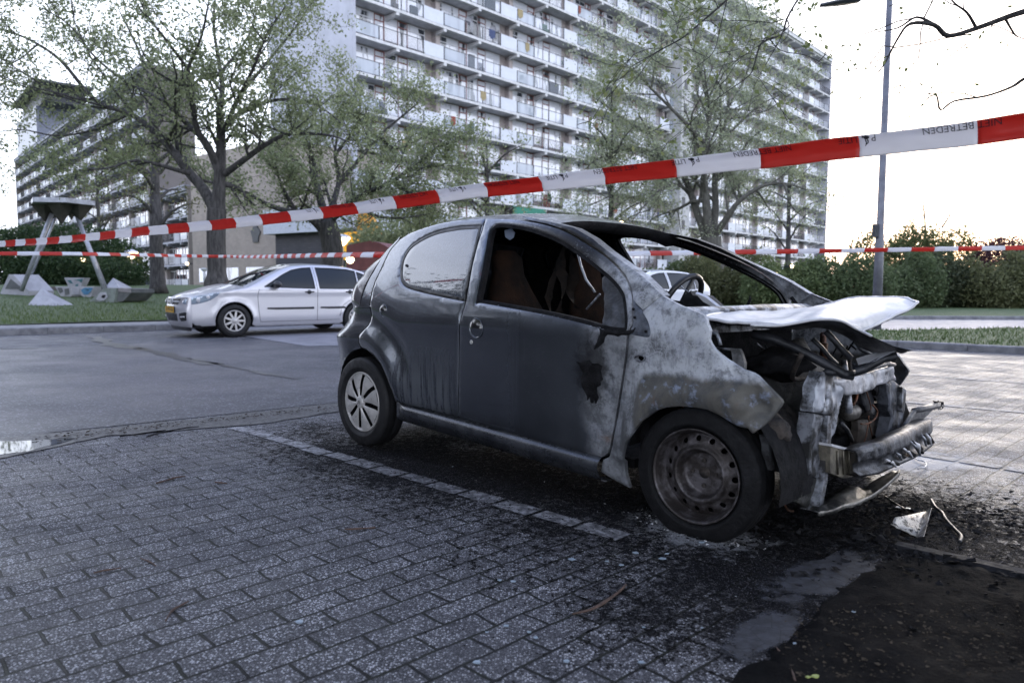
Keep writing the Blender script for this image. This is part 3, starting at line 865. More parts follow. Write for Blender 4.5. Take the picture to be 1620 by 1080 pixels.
FA = [S(*p) for p in [(1136.4,656.6),(1118,648),(1100.3,644.6),(1076.3,642.6),(1055,644.5),(1040.2,649.4),(1016.1,666.2),(1004,683),(993,699.6),(987.8,725.6),(989,748.9),(995.6,772.2)]]
FB = [S(*p) for p in [(975,762),(949,746),(953,727),(963,722),(968,707),(974.6,672),(982.4,620),(989,578),(995.5,529),(999,518),(1012,497),(1016.4,490.7),(1031,479)]]
fend = spline(FE, 2)[:-1] + [FE[-1]] + FA + FB
indh = [S(1012.5 + 8*cos(a*pi/6), 566.5 + 5.2*sin(a*pi/6)) for a in range(12)]

for sg in (-1, 1):
    near = sg < 0
    f = fnb(sg)
    rd = MB(); rd_hole = spline(shrink(glass_poly, 0.0), 1, True)
    panel(rd, shrink(rear_outer, .0025), [glass_poly], f, .028, thick=.03)
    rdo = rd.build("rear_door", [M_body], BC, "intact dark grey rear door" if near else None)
    sl = MB(); panel(sl, glass_poly, [shrink(glass_poly, .018)], fnb(sg, .001), .03, thick=.01, roll=.002); sl.build("window_seal", [M_seal], rdo)
    gm = MB(); panel(gm, shrink(glass_poly, .010), [], fnb(sg, -.003), .04, thick=.004, roll=.002)
    gm.build("window", [M_rglass if near else M_soot], rdo)
    fd = MB(); panel(fd, shrink(front_outer, .0025), [fwin_s], f, .028, thick=.045)
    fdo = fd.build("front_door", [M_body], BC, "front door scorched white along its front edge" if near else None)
    # rubber run-channel round the missing glass
    fr = MB(); panel(fr, shrink(fwin_s, -.004), [shrink(fwin_s, .016)], fnb(sg, -.006), .03, thick=.03, roll=.002); fr.build("window_seal", [M_soot], fdo)
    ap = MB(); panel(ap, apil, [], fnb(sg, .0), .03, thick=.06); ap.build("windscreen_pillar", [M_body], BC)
    def fw(X, Z_, inw, sg=sg):      # the heat left the front of the wing crinkled
        a = smooth(2.36, 2.58, X) * .020 + smooth(2.2, 2.4, X) * .004
        return Vector((X, sg * (Wb(X, Z_) - inw + a * (noise.noise((X*11, Z_*9, sg)) + .5*noise.noise((X*27, Z_*24, sg + 3)))), Z_ + a * .3 * noise.noise((X*14, Z_*5, 8))))
    fe = MB(); panel(fe, shrink(fend, .0015), [indh] if near else [], fw, .016, thick=.02)
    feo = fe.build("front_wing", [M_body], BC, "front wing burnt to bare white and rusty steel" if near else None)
    # far side and near side: dark inner skins that close the doors
    inn = MB()
    panel(inn, shrink(front_outer, .03), [shrink(fwin_s, -.012)], fnb(sg, -.05), .06, bstep=.04, thick=0, roll=0)
    panel(inn, shrink(rear_outer, .03), [shrink(glass_poly, -.012)] if not near else [], fnb(sg, -.05), .06, bstep=.04, thick=0, roll=0)
    inn.build("inner_lining", [M_soot], BC)
    # sill with a ledge that catches the sky
    top = [SIL[0], SIL[1], SIL[2], SIL[3], SIL[4], SIL[5], S(951, 727)]
    mb = MB(); N = 60; rows = []
    xs0, xs1 = SIL[0][0] - .005, S(952, 730)[0]
    for j, (dz, oy) in enumerate([(0.012, -.012), (0.0, -.004), (-.006, .006), (-.016, .020), (-.028, .028), (-.045, .030), (-.065, .022), (-.085, .010), (-.105, -.004), (-.115, -.03), (-.118, -.09)]):
        row = []
        for i in range(N + 1):
            x = xs0 + (xs1 - xs0) * i / N
            zt = SIL[0][1] + (SIL[5][1] - SIL[0][1]) * (x - SIL[0][0]) / (SIL[5][0] - SIL[0][0])
            en = smooth(0, .10, x - xs0)
            row.append(Vector((x, sg * (Wb0(x, .30) - .012 + (oy * en if oy > 0 else oy)), zt + dz * (1 if dz > 0 else 1))))
        rows.append(row)
    grid(mb, rows if sg < 0 else [r[::-1] for r in rows])
    mb.build("sill", [simple("sill_paint", (.020, .022, .028), (.045, .048, .056), .30, metal=.3, scale=8, coat=.5, bump=.15)], BC)

# roof skin between the two gutters
def roof():
    mb = MB(); xs = []; rows = []
    R = [p for p in spline(DT[:9], 4)]
    nY = 16
    for (X, Zr) in R + [(DT[8][0] + .045, DT[8][1] - .012)]:
        hw = Wb0(X, Zr) ; row = []
        t = smooth(DT[0][0] - .02, .6, X)
        for j in range(nY + 1):
            y = -1 + 2 * j / nY
            cr = (.030 + .022 * smooth(.1, 1.2, X)) * (1 - abs(y) ** 2.4)
            ed = -.008 * smooth(.97, 1.0, abs(y))
            bow = .10 * (y * y - 1) * smooth(1.05, 1.4, X)       # header curves forward at the middle less than at the pillars
            row.append(Vector((X + bow * -1 * 0 - .06 * (1 - y * y) * smooth(1.1, 1.35, X), y * (hw - .004), Zr + .006 + cr + ed)))
        rows.append(row)
    grid(mb, rows)
    # underside
    mb.m = 1
    grid(mb, [[p + Vector((0, 0, -.022)) for p in r] for r in rows][::-1])
    last = rows[-1]; mb.m = 1
    grid(mb, [last, [p + Vector((.004, 0, -.018)) for p in last], [p + Vector((-.03, 0, -.045)) for p in last], [p + Vector((-.09, 0, -.05)) for p in last]])
    o = mb.build("roof", [M_body, M_soot], BC)
    # gutter strip and loose burnt flakes
    fl = MB(); rnd = random.Random(5)
    for i in range(150):
        X = rnd.uniform(1.0, 1.42); y = rnd.uniform(-.98, .9); hw = Wb0(X, 1.33)
        Zr = spline_at(DT, X); cr = .05 * (1 - abs(y) ** 2.4); s_ = rnd.uniform(.002, .007)
        p = Vector((X, y * hw, Zr + .008 + cr)); fl.add([p + Vector((rnd.uniform(-s_, s_), rnd.uniform(-s_, s_), rnd.uniform(.001, s_))) for _ in range(4)], [(0,1,2),(0,2,3),(0,1,3),(1,2,3)])
    f_ = fl.build("ash_flakes", [M_ashm], o, kind="stuff")
def spline_at(P, X):
    for a, b in zip(P, P[1:]):
        if a[0] <= X <= b[0]: return a[1] + (b[1] - a[1]) * (X - a[0]) / (b[0] - a[0] + 1e-9)
    return P[-1][1]
roof()

# rear shell: tail lamp, hatch and bumper wrap from side to side
def rear_shell():
    xr = [(.22, -.50), (.30, -.535), (.50, -.56), (.60, -.56), (.68, -.53), (.72, -.46), (.80, -.40), (.88, -.34), (.96, -.31), (1.03, -.27), (1.10, -.21), (1.18, -.12), (1.25, -.02), (1.31, .08)]
    RE2 = sorted([(p[1], p[0]) for p in RE]) 
    def x_re(z):
        if z < RE2[0][0]: return RE2[0][1]
        for a, b in zip(RE2, RE2[1:]):
            if a[0] <= z <= b[0]: return a[1] + (b[1] - a[1]) * (z - a[0]) / (b[0] - a[0] + 1e-9)
        return RE2[-1][1]
    def ring(z, xe, n=26, inset=0):
        x0 = x_re(z) - .004 if z > .6 else x_re(.61) - .004
        w0 = Wb(x0, z) - .002; row = []
        for i in range(n + 1):
            a = -pi/2 + pi * i / n; c, s_ = cos(a), sin(a)
            X = x0 - (x0 - xe) * abs(c) ** .62; Y = (w0 - inset) * (1 if s_ > 0 else -1) * abs(s_) ** .55
            row.append(Vector((X, Y, z)))
        return row
    zs = [i * .02 + .22 for i in range(56)]
    def xe(z):
        for a, b in zip(xr, xr[1:]):
            if a[0] <= z <= b[0]: t = (z - a[0]) / (b[0] - a[0]); return a[1] + (b[1] - a[1]) * t
        return xr[-1][1]
    # bumper with the wheel arch cut out of its corners
    mb = MB(); rows = [ring(z, xe(z), n=60) for z in [.22 + .64 * i / 50 for i in range(51)]]
    RA = .330
    def cut(p): return math.hypot(p.x - .0, p.z - .28) < RA
    n = len(rows[0]); vs = [p for r in rows for p in r]; fs = []
    for i in range(len(rows) - 1):
        for k in range(n - 1):
            q = (i*n+k, i*n+k+1, (i+1)*n+k+1, (i+1)*n+k)
            if not all(cut(vs[t]) and abs(vs[t].y) > .45 for t in q): fs.append(q)
    for f in fs:
        for t in f:
            p = vs[t]
            if cut(p) and abs(p.y) > .45:
                r_ = math.hypot(p.x, p.z - .28); kx = (p.x / r_, (p.z - .28) / r_); vs[t] = Vector((kx[0] * RA, p.y, .28 + kx[1] * RA))
    mb.add(vs, fs, True)
    b = mb.build("rear_bumper", [M_body], BC)
    mb = MB(); rows = [ring(z, xe(z), inset=.0) for z in [.862] + [z for z in zs if z > .86 and z < 1.31]]
    grid(mb, rows); mb.build("tailgate", [M_body], BC)
    # bulging tail lamps at the corners
    for sg in (-1, 1):
        mb = MB(); rows = []
        zz = [.87 + .30 * i / 14 for i in range(15)]
        for z in zz:
            t = (z - .87) / .30; bul = .040 * sin(pi * min(1, max(0, t))) ** .6 * (1 - .35 * exp(-((t - .62) / .07) ** 2)) + .002
            r = ring(z, xe(z)); r = r[1:9] if sg < 0 else r[-9:-1]
            rr = []
            for i, p in enumerate(r):
                e = sin(pi * (i + .3) / (len(r) - .4)); c0 = Vector((.3, 0, z)); d = (p - c0).normalized()
                rr.append(p + d * bul * max(0, e))
            rows.append(rr)
        grid(mb, rows); mb.build("tail_lamp", [M_lamp], BC)
rear_shell()

# round door handles with their bowls, lock and window screw
def handle(px, py, rx, parent):
    X, Zc = S(px, py); mb = MB(); Yw = Wb(X, Zc); r = rx
    M = Matrix.Translation((X, -Yw, Zc)) @ Matrix.Rotation(pi/2, 4, 'X')
    mb.lathe([(r*1.06, .001), (r*1.02, .004), (r*.97, .001), (r*.8, -.010), (r*.5, -.017), (.001, -.02)], M, 32)
    # upper half: the pull flap
    vs = []; n = 14; fs = []
    for j in range(6):
        for i in range(n + 1):
            a = pi * i / n; q = r * .98 * (1 - j / 6.0)
            vs.append(M @ Vector((q * cos(a), q * sin(a) * .95 + 0.0, .003 + .013 * sin(pi/2 * (j / 5.0)))))
    for j in range(5):
        for i in range(n): fs.append((j*(n+1)+i, j*(n+1)+i+1, (j+1)*(n+1)+i+1, (j+1)*(n+1)+i))
    ho = mb.build("handle_bowl", [M_bowl], parent)
    mb = MB(); mb.add(vs, fs, True); mb.build("handle", [M_hand], parent)
M_hand = simple("handle_paint", (.004, .004, .005), (.007, .007, .008), .14, metal=.0, coat=1.0)
M_bowl = simple("handle_bowl_paint", (.07, .08, .10), (.10, .11, .13), .2, metal=.4, coat=1.0)
doors = {o.name.split('.')[0] + str(i): o for i, o in enumerate(BC.children)}
nd_rear = [o for o in BC.children if o.name.startswith("rear_door")][0]
nd_front = [o for o in BC.children if o.name.startswith("front_door")][0]
handle(606.3, 491, .036, nd_rear); handle(754.3, 519, .049, nd_front)
def button(px, py, r, name, mat, parent, h=.004):
    X, Zc = S(px, py); M = Matrix.Translation((X, -Wb(X, Zc), Zc)) @ Matrix.Rotation(pi/2, 4, 'X'); mb = MB()
    mb.lathe([(r, -.004), (r, h*.7), (r*.8, h), (r*.45, h), (r*.4, h*.4), (.0005, h*.4)], M, 20); mb.build(name, [mat], parent)
button(746, 541, .011, "lock", M_silver, nd_front)
button(643.5, 420, .008, "window_screw", M_black, nd_rear, .007)

# black melted lump low on the door, soot run and melted mirror corner
def ragpoly(px, amp, seed, n=1):
    rnd = random.Random(seed); p = [S(u, v) for u, v in px]; p = dens(p, .02)
    return [(a + rnd.uniform(-amp, amp), b + rnd.uniform(-amp, amp)) for a, b in p]
mb = MB()
def lump(X, Z_, inw):
    return Vector((X, -(Wb(X, Z_) + .004 + .016 * max(0, noise.noise((X*22, 3, Z_*14)) + .35) - inw*1.2), Z_))
panel(mb, ragpoly([(914,574),(926,570),(938,572),(952,576),(953,590),(952,604),(946,612),(948,628),(944,640),(940,628),(937,642),(932,624),(929,636),(926,612),(919,606),(921,590)], .008, 1), [], lump, .012, bstep=.012, thick=.012)
mb.build("melted_plastic", [M_soot], nd_front)
mb = MB()
panel(mb, ragpoly([(948,519),(960,521),(992,524),(1004,520),(1012,512),(1004,526),(985,531),(962,530),(952,545),(944,552),(940,554),(948,535),(950,528)], .004, 2), [], lump, .012, bstep=.012, thick=.012)
mb.build("melted_plastic", [M_soot], nd_front)
mb = MB()
panel(mb, ragpoly([(950,440),(957,432),(970,440),(984,460),(990,490),(992,522),(970,523),(948,519),(950,485)], .004, 3), [], lambda X, Z_, i: Vector((X, -(Wb(X, Z_) - .018 + .012 * noise.noise((X*14, 1, Z_*14)) - i), Z_)), .015, bstep=.014, thick=.006)
mb.build("mirror_base", [simple("sooted_mirror_base", (.016, .018, .023), (.055, .062, .080), .5, scale=12, bump=.5, lo=.45, hi=.7)], nd_front)
# the bare plate under the missing mirror cover
mb = MB()
panel(mb, spline([S(980 + a/4.155, 440 + b/4.155) for a, b in [(88,150),(112,180),(160,225),(196,285),(214,350),(205,388),(170,392),(110,380),(72,368),(90,300)]], 3, True), [], lambda X, Z_, i: Vector((X, -(Wb(X, Z_) + .003 - i), Z_)), .02, thick=.01)
mb.build("mirror_plate", [simple("plate_steel", (.13, .145, .18), (.05, .056, .07), .45, metal=.4, scale=16, bump=.3)], BC)
for (u, v) in ((1003, 489), (1024, 524), (1005.5, 502)):
    X, Zc = S(u, v); mb = MB(); mb.lathe([(.006, .0), (.006, .005), (.0005, .005)], Matrix.Translation((X, -Wb(X, Zc) - .003, Zc)) @ Matrix.Rotation(pi/2, 4, 'X'), 10); mb.build("screw", [M_soot], BC)
# rim round the indicator hole
mb = MB(); ring_ = [Vector((X, -(Wb(X, Z_) + .002), Z_)) for X, Z_ in indh]; mb.tube(ring_ + [ring_[0]], .003, 6, cap=False)
mb.build("indicator_rim", [M_bare], BC)
# shards and hanging strips in the window
mb = MB(); rnd = random.Random(11)
for i in range(46):
    t = rnd.random(); u = 760 + 190 * t; v = 479.5 + (519 - 479.5) * t + rnd.uniform(-1.5, 1.5); X, Zc = S(u, v - 1); s_ = rnd.uniform(.003, .010)
    c = Vector((X, -(Wb(X, Zc) - rnd.uniform(-.004, .02)), Zc)); mb.add([c + Vector((rnd.uniform(-s_, s_), rnd.uniform(-s_, s_), rnd.uniform(-s_*.3, s_))) for _ in range(4)], [(0,1,2),(0,2,3),(0,1,3),(1,2,3)])
mb.build("glass_crumbs", [simple("glass_crumbs", (.42, .46, .54), (.2, .22, .26), .15, scale=20)], nd_front, kind="stuff")
def strip(px, Y0, w, name, mat, seed, parent=BC, dv=0):
    rnd = random.Random(seed); mb = MB(); rows = []
    P = spline([tuple(BF.onY(u, v, Y0 + rnd.uniform(-.02, .02))) for u, v in px], 5)
    for i, p in enumerate(P):
        p = Vector(p); ww = w * (.5 + .9 * abs(noise.noise((i * .35, seed, 0)))) ; a = i * .25 + seed
        rows.append([p + Vector((ww * cos(a) * s_, ww * sin(a) * s_ * .5, 0)) for s_ in (-1, -.5, 0, .5, 1)])
    grid(mb, rows); m = mb.build(name, [mat], parent)
    return m
strip([(893,386),(887,420),(892,455),(885,490),(892,507)], -.52, .045, "hanging_lining", M_char, 2)
strip([(903,400),(908,430),(902,462),(912,488)], -.50, .06, "hanging_lining", M_char, 5)
strip([(897,388),(880,425),(868,470),(873,500)], -.50, .03, "hanging_lining", M_char, 8)
mb = MB(); mb.tube([BF.onY(u, v, -.60) for u, v in ((912,392),(919,420),(927,442),(941,462))], .006, 6); mb.build("window_strip", [M_bare], BC)
mb = MB(); mb.tube([BF.onY(u, v, -.60) for u, v in ((928,489),(938,478),(949,465))], .005, 6); mb.build("window_strip", [M_bare], BC)
mb = MB(); mb.prism(ragged([BF.onY(u, v, -.50) for u, v in ((798,364),(809,361),(814,368),(812,376),(806,380),(799,375))], .002, .02, 3), (0, 1, 0), .006); mb.build("glass_remnant", [simple("pale_glass_remnant", (.35, .42, .56), None, .2)], BC)

# ------------------------------------------------ interior
mb = MB(); mb.box((.36, -.70, .20), (1.99, .70, .24)); mb.build("floor_pan", [M_soot], BC)
mb = MB(); mb.box((-.38, -.60, .26), (.36, .60, .30)); mb.build("boot_floor", [M_soot], BC)
mb = MB(); mb.box((2.02, -.70, .24), (2.06, .70, .80)); mb.build("bulkhead", [M_soot], BC)
def seat(x, y):
    mb = MB()
    R1 = []; 
    for i, (dx, z, hw, th) in enumerate([(.0, .42, .22, .10), (-.03, .55, .23, .09), (-.07, .70, .235, .08), (-.11, .85, .225, .07), (-.14, .97, .17, .06), (-.16, 1.06, .12, .05), (-.175, 1.16, .115, .045), (-.185, 1.20, .07, .03)]):
        ring = []
        for k in range(16):
            a = 2*pi*k/16; wob = 1 + .10 * noise.noise((k * .9, i * .8, x * 7 + y))
            ring.append(Vector((x + dx + th * sin(a) * wob, y + hw * cos(a) * wob, z)))
        R1.append(ring + [ring[0]])
    grid(mb, R1)
    b = []
    for i, (dz, s_) in enumerate([(0, .9), (.06, 1.0), (.12, .95), (.14, .6), (.145, .05)]):
        ring = [Vector((x + .26 + .27 * s_ * cos(2*pi*k/18), y + .24 * s_ * sin(2*pi*k/18), .30 + dz + .02*noise.noise((k*.6, i, y)))) for k in range(18)]
        b.append(ring + [ring[0]])
    grid(mb, b); mb.build("seat", [M_charb], BC)
seat(1.02, -.36); seat(1.02, .36)
mb = MB(); R1 = []
for dx, z, th in ((0, .40, .10), (-.05, .60, .09), (-.12, .80, .07), (-.14, .86, .03)):
    R1.append([Vector((.32 + dx + th * sin(2*pi*k/16), .62 * cos(2*pi*k/16), z + .02*noise.noise((k, z*9, 0)))) for k in range(17)])
grid(mb, R1); mb.build("rear_seat", [M_char], BC)
# burnt dashboard carcass
mb = MB(); rows = []
for i in range(13):
    t = i / 12; row = []
    for j in range(25):
        y = -.68 + 1.36 * j / 24; nz = noise.noise((t * 5, y * 6, 2)) * .03
        row.append(Vector((1.76 + .34 * t, y, .70 + .15 * sin(t * pi * .55) + nz)))
    rows.append(row)
grid(mb, rows); mb.build("dashboard", [M_soot], BC)
# steering wheel (left-hand drive) with bare wire
mb = MB(); cw = BF.onY(1078, 478, .36); Ms = Matrix.Translation(cw) @ Matrix.Rotation(radians(-62), 4, 'Y')
mb.tube([Ms @ Vector((.17 * cos(a*pi/12), .17 * sin(a*pi/12), 0)) for a in range(25)], .017, 10, cap=False)
mb.tube([Ms @ Vector((-.16, 0, 0)), Ms @ Vector((.16, 0, 0))], .012, 6); mb.tube([Ms @ Vector((0, 0, 0)), Ms @ Vector((0, 0, -.30))], .02, 8)
mb.build("steering_wheel", [M_black], BC)
mb = MB(); mb.tube([BF.onY(u, v, .34) for u, v in ((1074,448),(1080,456),(1090,462),(1103,470))], .004, 6); mb.build("bare_wire", [M_bare], BC)
# peeled pad of the instrument binnacle
mb = MB()
P = [BF.onY(u, v, .30) for u, v in ((1080,468),(1092,461),(1096,467),(1118,470),(1139,489),(1110,492),(1078,487))]
mb.prism(P, (0, 1, .1), .07); mb.build("instrument_hood", [M_sootglossy], BC)
mb = MB(); mb.prism([BF.onY(u, v, .22) for u, v in ((1100,464),(1116,470),(1140,489),(1136,491),(1112,477))], (0, .6, .3), .03); mb.build("peeled_foil", [M_ashm], BC)

# scuttle: ledge at the foot of the windscreen
mb = MB(); P = []
for (u, v, Y) in ((1090,492,-.35),(1170,491.5,.20),(1255,490.5,.68)): P.append(BF.onY(u, v, Y))
c0 = [Vector(p) for p in spline([(2.10, -.70, .905), (2.16, -.30, .905), (2.18, 0, .908), (2.16, .35, .905), (2.10, .70, .90)], 8)]
rows = [c0, [p + Vector((.045, 0, .008)) for p in c0], [p + Vector((.075, 0, -.008)) for p in c0], [p + Vector((.078, 0, -.03)) for p in c0], [p + Vector((.14, 0, -.03)) for p in c0], [p + Vector((.15, 0, -.10)) for p in c0]]
grid(mb, rows); mb.build("windscreen_scuttle", [M_bare], BC)
mb = MB(); grid(mb, [[p + Vector((-.004, 0, 0)) for p in c0], [p + Vector((-.02, 0, -.06)) for p in c0], [p + Vector((-.12, 0, -.10)) for p in c0]]); mb.build("scuttle_panel", [M_soot], BC)
for px in ([(1118,490),(1140,487),(1165,488),(1180,486)], [(1180,487),(1184,480),(1187,472),(1186,468)], [(1060,487),(1100,492),(1130,490)]):
    mb = MB(); mb.tube([BF.onY(u, v, .25) for u, v in px], [.009, .008, .006, .004][:len(px)], 6); mb.build("charred_remnant", [M_soot], BC)
# wiper stub at the far pillar
mb = MB(); mb.tube([BF.onY(u, v, .66) for u, v in ((1252,470),(1262,483),(1270,494))], .010, 6); mb.build("wiper_stub", [M_soot], BC)

# ------------------------------------------------ buckled bonnet
def bonnet():
    def z4(x, y): return (1200 + x / 4.909, 440 + y / 4.909)
    far = [BF.onY(*p, Y) for p, Y in (((1212,503.5),.45), (z4(200,280),.50), (z4(380,235),.54), (z4(600,185),.58), (z4(750,150),.60), (z4(900,137),.60), (z4(1050,134),.58), (z4(1150,136),.54), (z4(1232,158),.48))]
    near = [BF.onY(*p, Y) for p, Y in (((1114,502),-.64), (z4(0,366),-.56), (z4(150,368),-.52), (z4(300,345),-.46), (z4(430,322),-.42), (z4(545,318),-.37), (z4(650,332),-.30), (z4(730,375),-.22), (z4(802,410),-.12))]
    front = [BF.onY(*p, Y) for p, Y in ((z4(1237,185),.44), (z4(1190,225),.36), (z4(1090,275),.24), (z4(1000,320),.14), (z4(900,365),.0), (z4(802,411),-.12))]
    n = 28
    def res(P, m):
        Q = [Vector(p) for p in spline([tuple(p) for p in P], 8)]; L = [0]
        for a, b in zip(Q, Q[1:]): L.append(L[-1] + (b - a).length)
        out = []
        for i in range(m + 1):
            t = L[-1] * i / m; j = 0
            while j < len(L) - 2 and L[j+1] < t: j += 1
            f = (t - L[j]) / (L[j+1] - L[j] + 1e-9); out.append(Q[j].lerp(Q[j+1], min(1, f)))
        return out
    A = res(far, n); B = res(near, n); rows = []
    m = 16
    Fr = res(front[::-1], m)       # near -> far at the front edge
    for i in range(n + 1):
        t = i / n; row = []
        for j in range(m + 1):
            s_ = j / m; p = B[i].lerp(A[i], s_)
            p = p + Vector((0, 0, .030 * sin(pi * s_) * (1 - t) + .014 * noise.noise((t * 5, s_ * 3, 4)) + .006 * noise.noise((t * 14, s_ * 9, 7))))
            edge_t = Fr[j]; base_end = B[n].lerp(A[n], s_)
            p = p + (edge_t - base_end) * (t ** 3)
            row.append(p)
        rows.append(row)
    mb = MB(); grid(mb, rows)
    mb.m = 1; grid(mb, [[p + Vector((-.004, 0, -.012)) for p in r] for r in rows][::-1])
    # rolled rim on all sides
    loop = rows[0] + [r[-1] for r in rows[1:]] + rows[-1][::-1][1:] + [r[0] for r in rows[::-1]][1:]
    mb.m = 0; mb.tube(loop, .007, 6, cap=False)
    bo = mb.build("bonnet", [M_ashm, M_soot], BC, "bonnet burnt to ash white and buckled upwards")
    # folded near-side front corner, black underneath
    up = [BF.onY(*p, Y) for p, Y in ((z4(-60,366),-.60),(z4(0,367),-.58),(z4(150,369),-.55),(z4(300,346),-.50),(z4(430,323),-.46),(z4(545,319),-.42),(z4(650,333),-.37),(z4(730,376),-.32),(z4(802,411),-.28),(z4(900,460),-.30),(z4(1000,505),-.32),(z4(1060,530),-.34),(z4(1130,545),-.36),(z4(1188,556),-.38))]
    dn = [BF.onY(*p, Y) for p, Y in ((z4(-60,372),-.57),(z4(0,385),-.50),(z4(150,400),-.45),(z4(300,400),-.40),(z4(430,385),-.36),(z4(545,400),-.30),(z4(650,440),-.24),(z4(730,490),-.18),(z4(802,545),-.14),(z4(900,580),-.14),(z4(1000,575),-.18),(z4(1060,572),-.22),(z4(1110,585),-.26),(z4(1186,560),-.37))]
    U2 = res(up, 40); D2 = res(dn, 40); rows = []
    for i in range(41):
        rows.append([U2[i].lerp(D2[i], s_) + Vector((.012 * sin(pi * s_), -.022 * sin(pi * s_), 0)) for s_ in (0, .2, .4, .6, .8, 1)])
    mb = MB(); grid(mb, rows); mb.m = 1; mb.tube(U2[:30], .006, 6); mb.build("bonnet_fold", [M_sootglossy, M_ashm], bo)
    # inner frame ribs
    for px, Y, r in (([(1190,528),(1225,536),(1262,552),(1300,572),(1335,592),(1350,594)], -.40, .020), ([(1306,524),(1322,541),(1335,556),(1346,566)], -.28, .013), ([(1285,536),(1300,550),(1312,565),(1324,576)], -.22, .010),
                     ([(1338,527),(1352,537),(1362,552),(1378,562)], -.15, .010)):
        mb = MB(); mb.tube([BF.onY(u, v, Y + .02 * i) for i, (u, v) in enumerate(px)], r, 8); mb.build("bonnet_rib", [M_sootglossy], bo)
    for px in ([(1318,560),(1326,545)], [(1330,566),(1341,548)], [(1340,556),(1352,538)], [(1345,545),(1355,553)]):
        mb = MB(); mb.tube([BF.onY(u, v, -.20) for u, v in px], .004, 5); mb.build("bonnet_brace", [M_soot], bo)
    mb = MB(); grid(mb, [[BF.onY(u, v, -.30), BF.onY(u2, v2, -.24)] for (u, v), (u2, v2) in (((1358,577),(1354,567)), ((1385,571),(1376,560)), ((1400,563),(1388,560)), ((1418,555),(1404,556)))])
    mb.build("lock_plate", [M_ashm], bo)
    mb = MB(); rows = []
    for i, (u, v) in enumerate(((1352,582),(1368,577),(1385,568),(1400,560),(1418,556))):
        a = BF.onY(u, v, -.33 + .02*i); rows.append([a, a + Vector((.01, -.015, -.015)), a + Vector((0, 0, -.035)), a + Vector((-.03, .02, -.04))])
    grid(mb, rows); mb.build("bonnet_lip", [M_sootglossy], bo)
bonnet()

# ------------------------------------------------ nose: radiator frame, beams, engine
XF = 2.70
def flat(px, X, t, name, mat, parent=BC, lean=0.0, amp=.003, seed=1, label=None, holes=()):
    P = ragged([BF.onX(u, v, X) for u, v in px], amp, .03, seed)
    hl = [[(c.y + r*1.0*cos(2*pi*i/10), c.z + r*sin(2*pi*i/10)) for i in range(10)] for c, r in [(BF.onX(hu, hv, X), hr) for hu, hv, hr in holes]]
    def fn(Y, Z_, inw):
        return Vector((X + lean * (Z_ - .5) + .016 * noise.noise((Y*9, Z_*7, seed)) + .008 * noise.noise((Y*26, Z_*20, seed + 4)) - inw, Y, Z_))
    mb = MB(); panel(mb, [(p.y, p.z) for p in P], hl, fn, .012, bstep=.02, thick=t, edge=.006, roll=.006)
    o = mb.build(name, [mat], parent, label); return o
fr_o = flat([(1302,588),(1322,590),(1331,604),(1335,622),(1331,640),(1326,660),(1321,685),(1314,702),(1310,700),(1314,657),(1289,652),(1294,622),(1298,600)], XF, .05, "radiator_frame_post", M_bare, seed=2, holes=((1306,633,.014),(1303,643,.007)))
flat([(1289,654),(1314,658),(1311,700),(1309,740),(1307,760),(1281,752),(1283,700)], XF-.01, .06, "radiator_frame_post", simple("post_steel", (.22, .23, .26), (.024, .024, .025), .55, metal=.5, scale=14, bump=.5, lo=.4, hi=.6), seed=3, holes=((1297,675,.006),(1308,675,.006),(1290,733,.007)))
mb = MB(); mb.prism([BF.onX(u, v, XF + .012) for u, v in ((1310,657),(1317,658),(1313,720),(1309,762),(1300,808),(1294,810),(1303,760),(1307,720))], (-1, 0, 0), .07); mb.build("post_flange", [M_bare], BC)
flat([(1282,752),(1307,760),(1296,811),(1264,795),(1270,770)], XF-.02, .03, "frame_foot", simple("foot_steel", (.06, .06, .057), (.014, .014, .013), .6, metal=.4, scale=16, bump=.6), seed=4)
flat([(1320,602),(1338,599),(1352,596),(1370,592),(1390,586),(1413,579),(1417,601),(1400,607),(1385,612),(1366,622),(1340,625),(1332,612)], XF+.01, .05, "radiator_crossmember", simple("crossmember_steel", (.46, .46, .49), (.09, .09, .095), .42, metal=.4, scale=9, bump=.35, lo=.42, hi=.66), seed=5, holes=((1355,597,.006),(1402,592,.005)))
mb = MB()
c_ = [BF.onX(u, v, XF + .0) for u, v in ((1306,588),(1330,592),(1360,589),(1385,581),(1404,575),(1415,577))]
mb.tube(c_, [.012, .010, .012, .010, .012, .010], 6); mb.build("crossmember_edge", [M_sootglossy], BC)
flat([(1404,606),(1418,603),(1430,620),(1433,642),(1430,668),(1424,692),(1414,700),(1408,700),(1412,660),(1405,640)], XF, .05, "radiator_frame_post", simple("far_post_steel", (.12, .13, .16), (.016, .016, .018), .5, metal=.4, scale=12, bump=.4), seed=6, holes=((1415,635,.008),))
mb = MB(); mb.prism([BF.onX(u, v, XF+.02) for u, v in ((1427,612),(1434,617),(1432,640),(1430,652),(1427,650))], (-1, 0, 0), .03); mb.build("post_flange", [M_bare], BC)
flat([(1366,614),(1384,608),(1386,630),(1383,655),(1374,655),(1368,640)], XF-.05, .02, "bracket", M_sootglossy, seed=7)
flat([(1380,612),(1404,606),(1398,620),(1394,627),(1384,618)], XF-.03, .02, "bracket", M_soot, seed=8)
flat([(1356,648),(1384,646),(1405,652),(1404,664),(1356,662)], XF-.06, .04, "fan_shroud", M_soot, seed=9)
flat([(1360,664),(1408,660),(1412,700),(1396,706),(1396,690),(1380,688),(1376,702),(1360,712)], XF-.08, .03, "radiator_remains", simple("radiator_remains", (.03, .028, .026), (.075, .06, .05), .7, scale=16, bump=.8), seed=10)
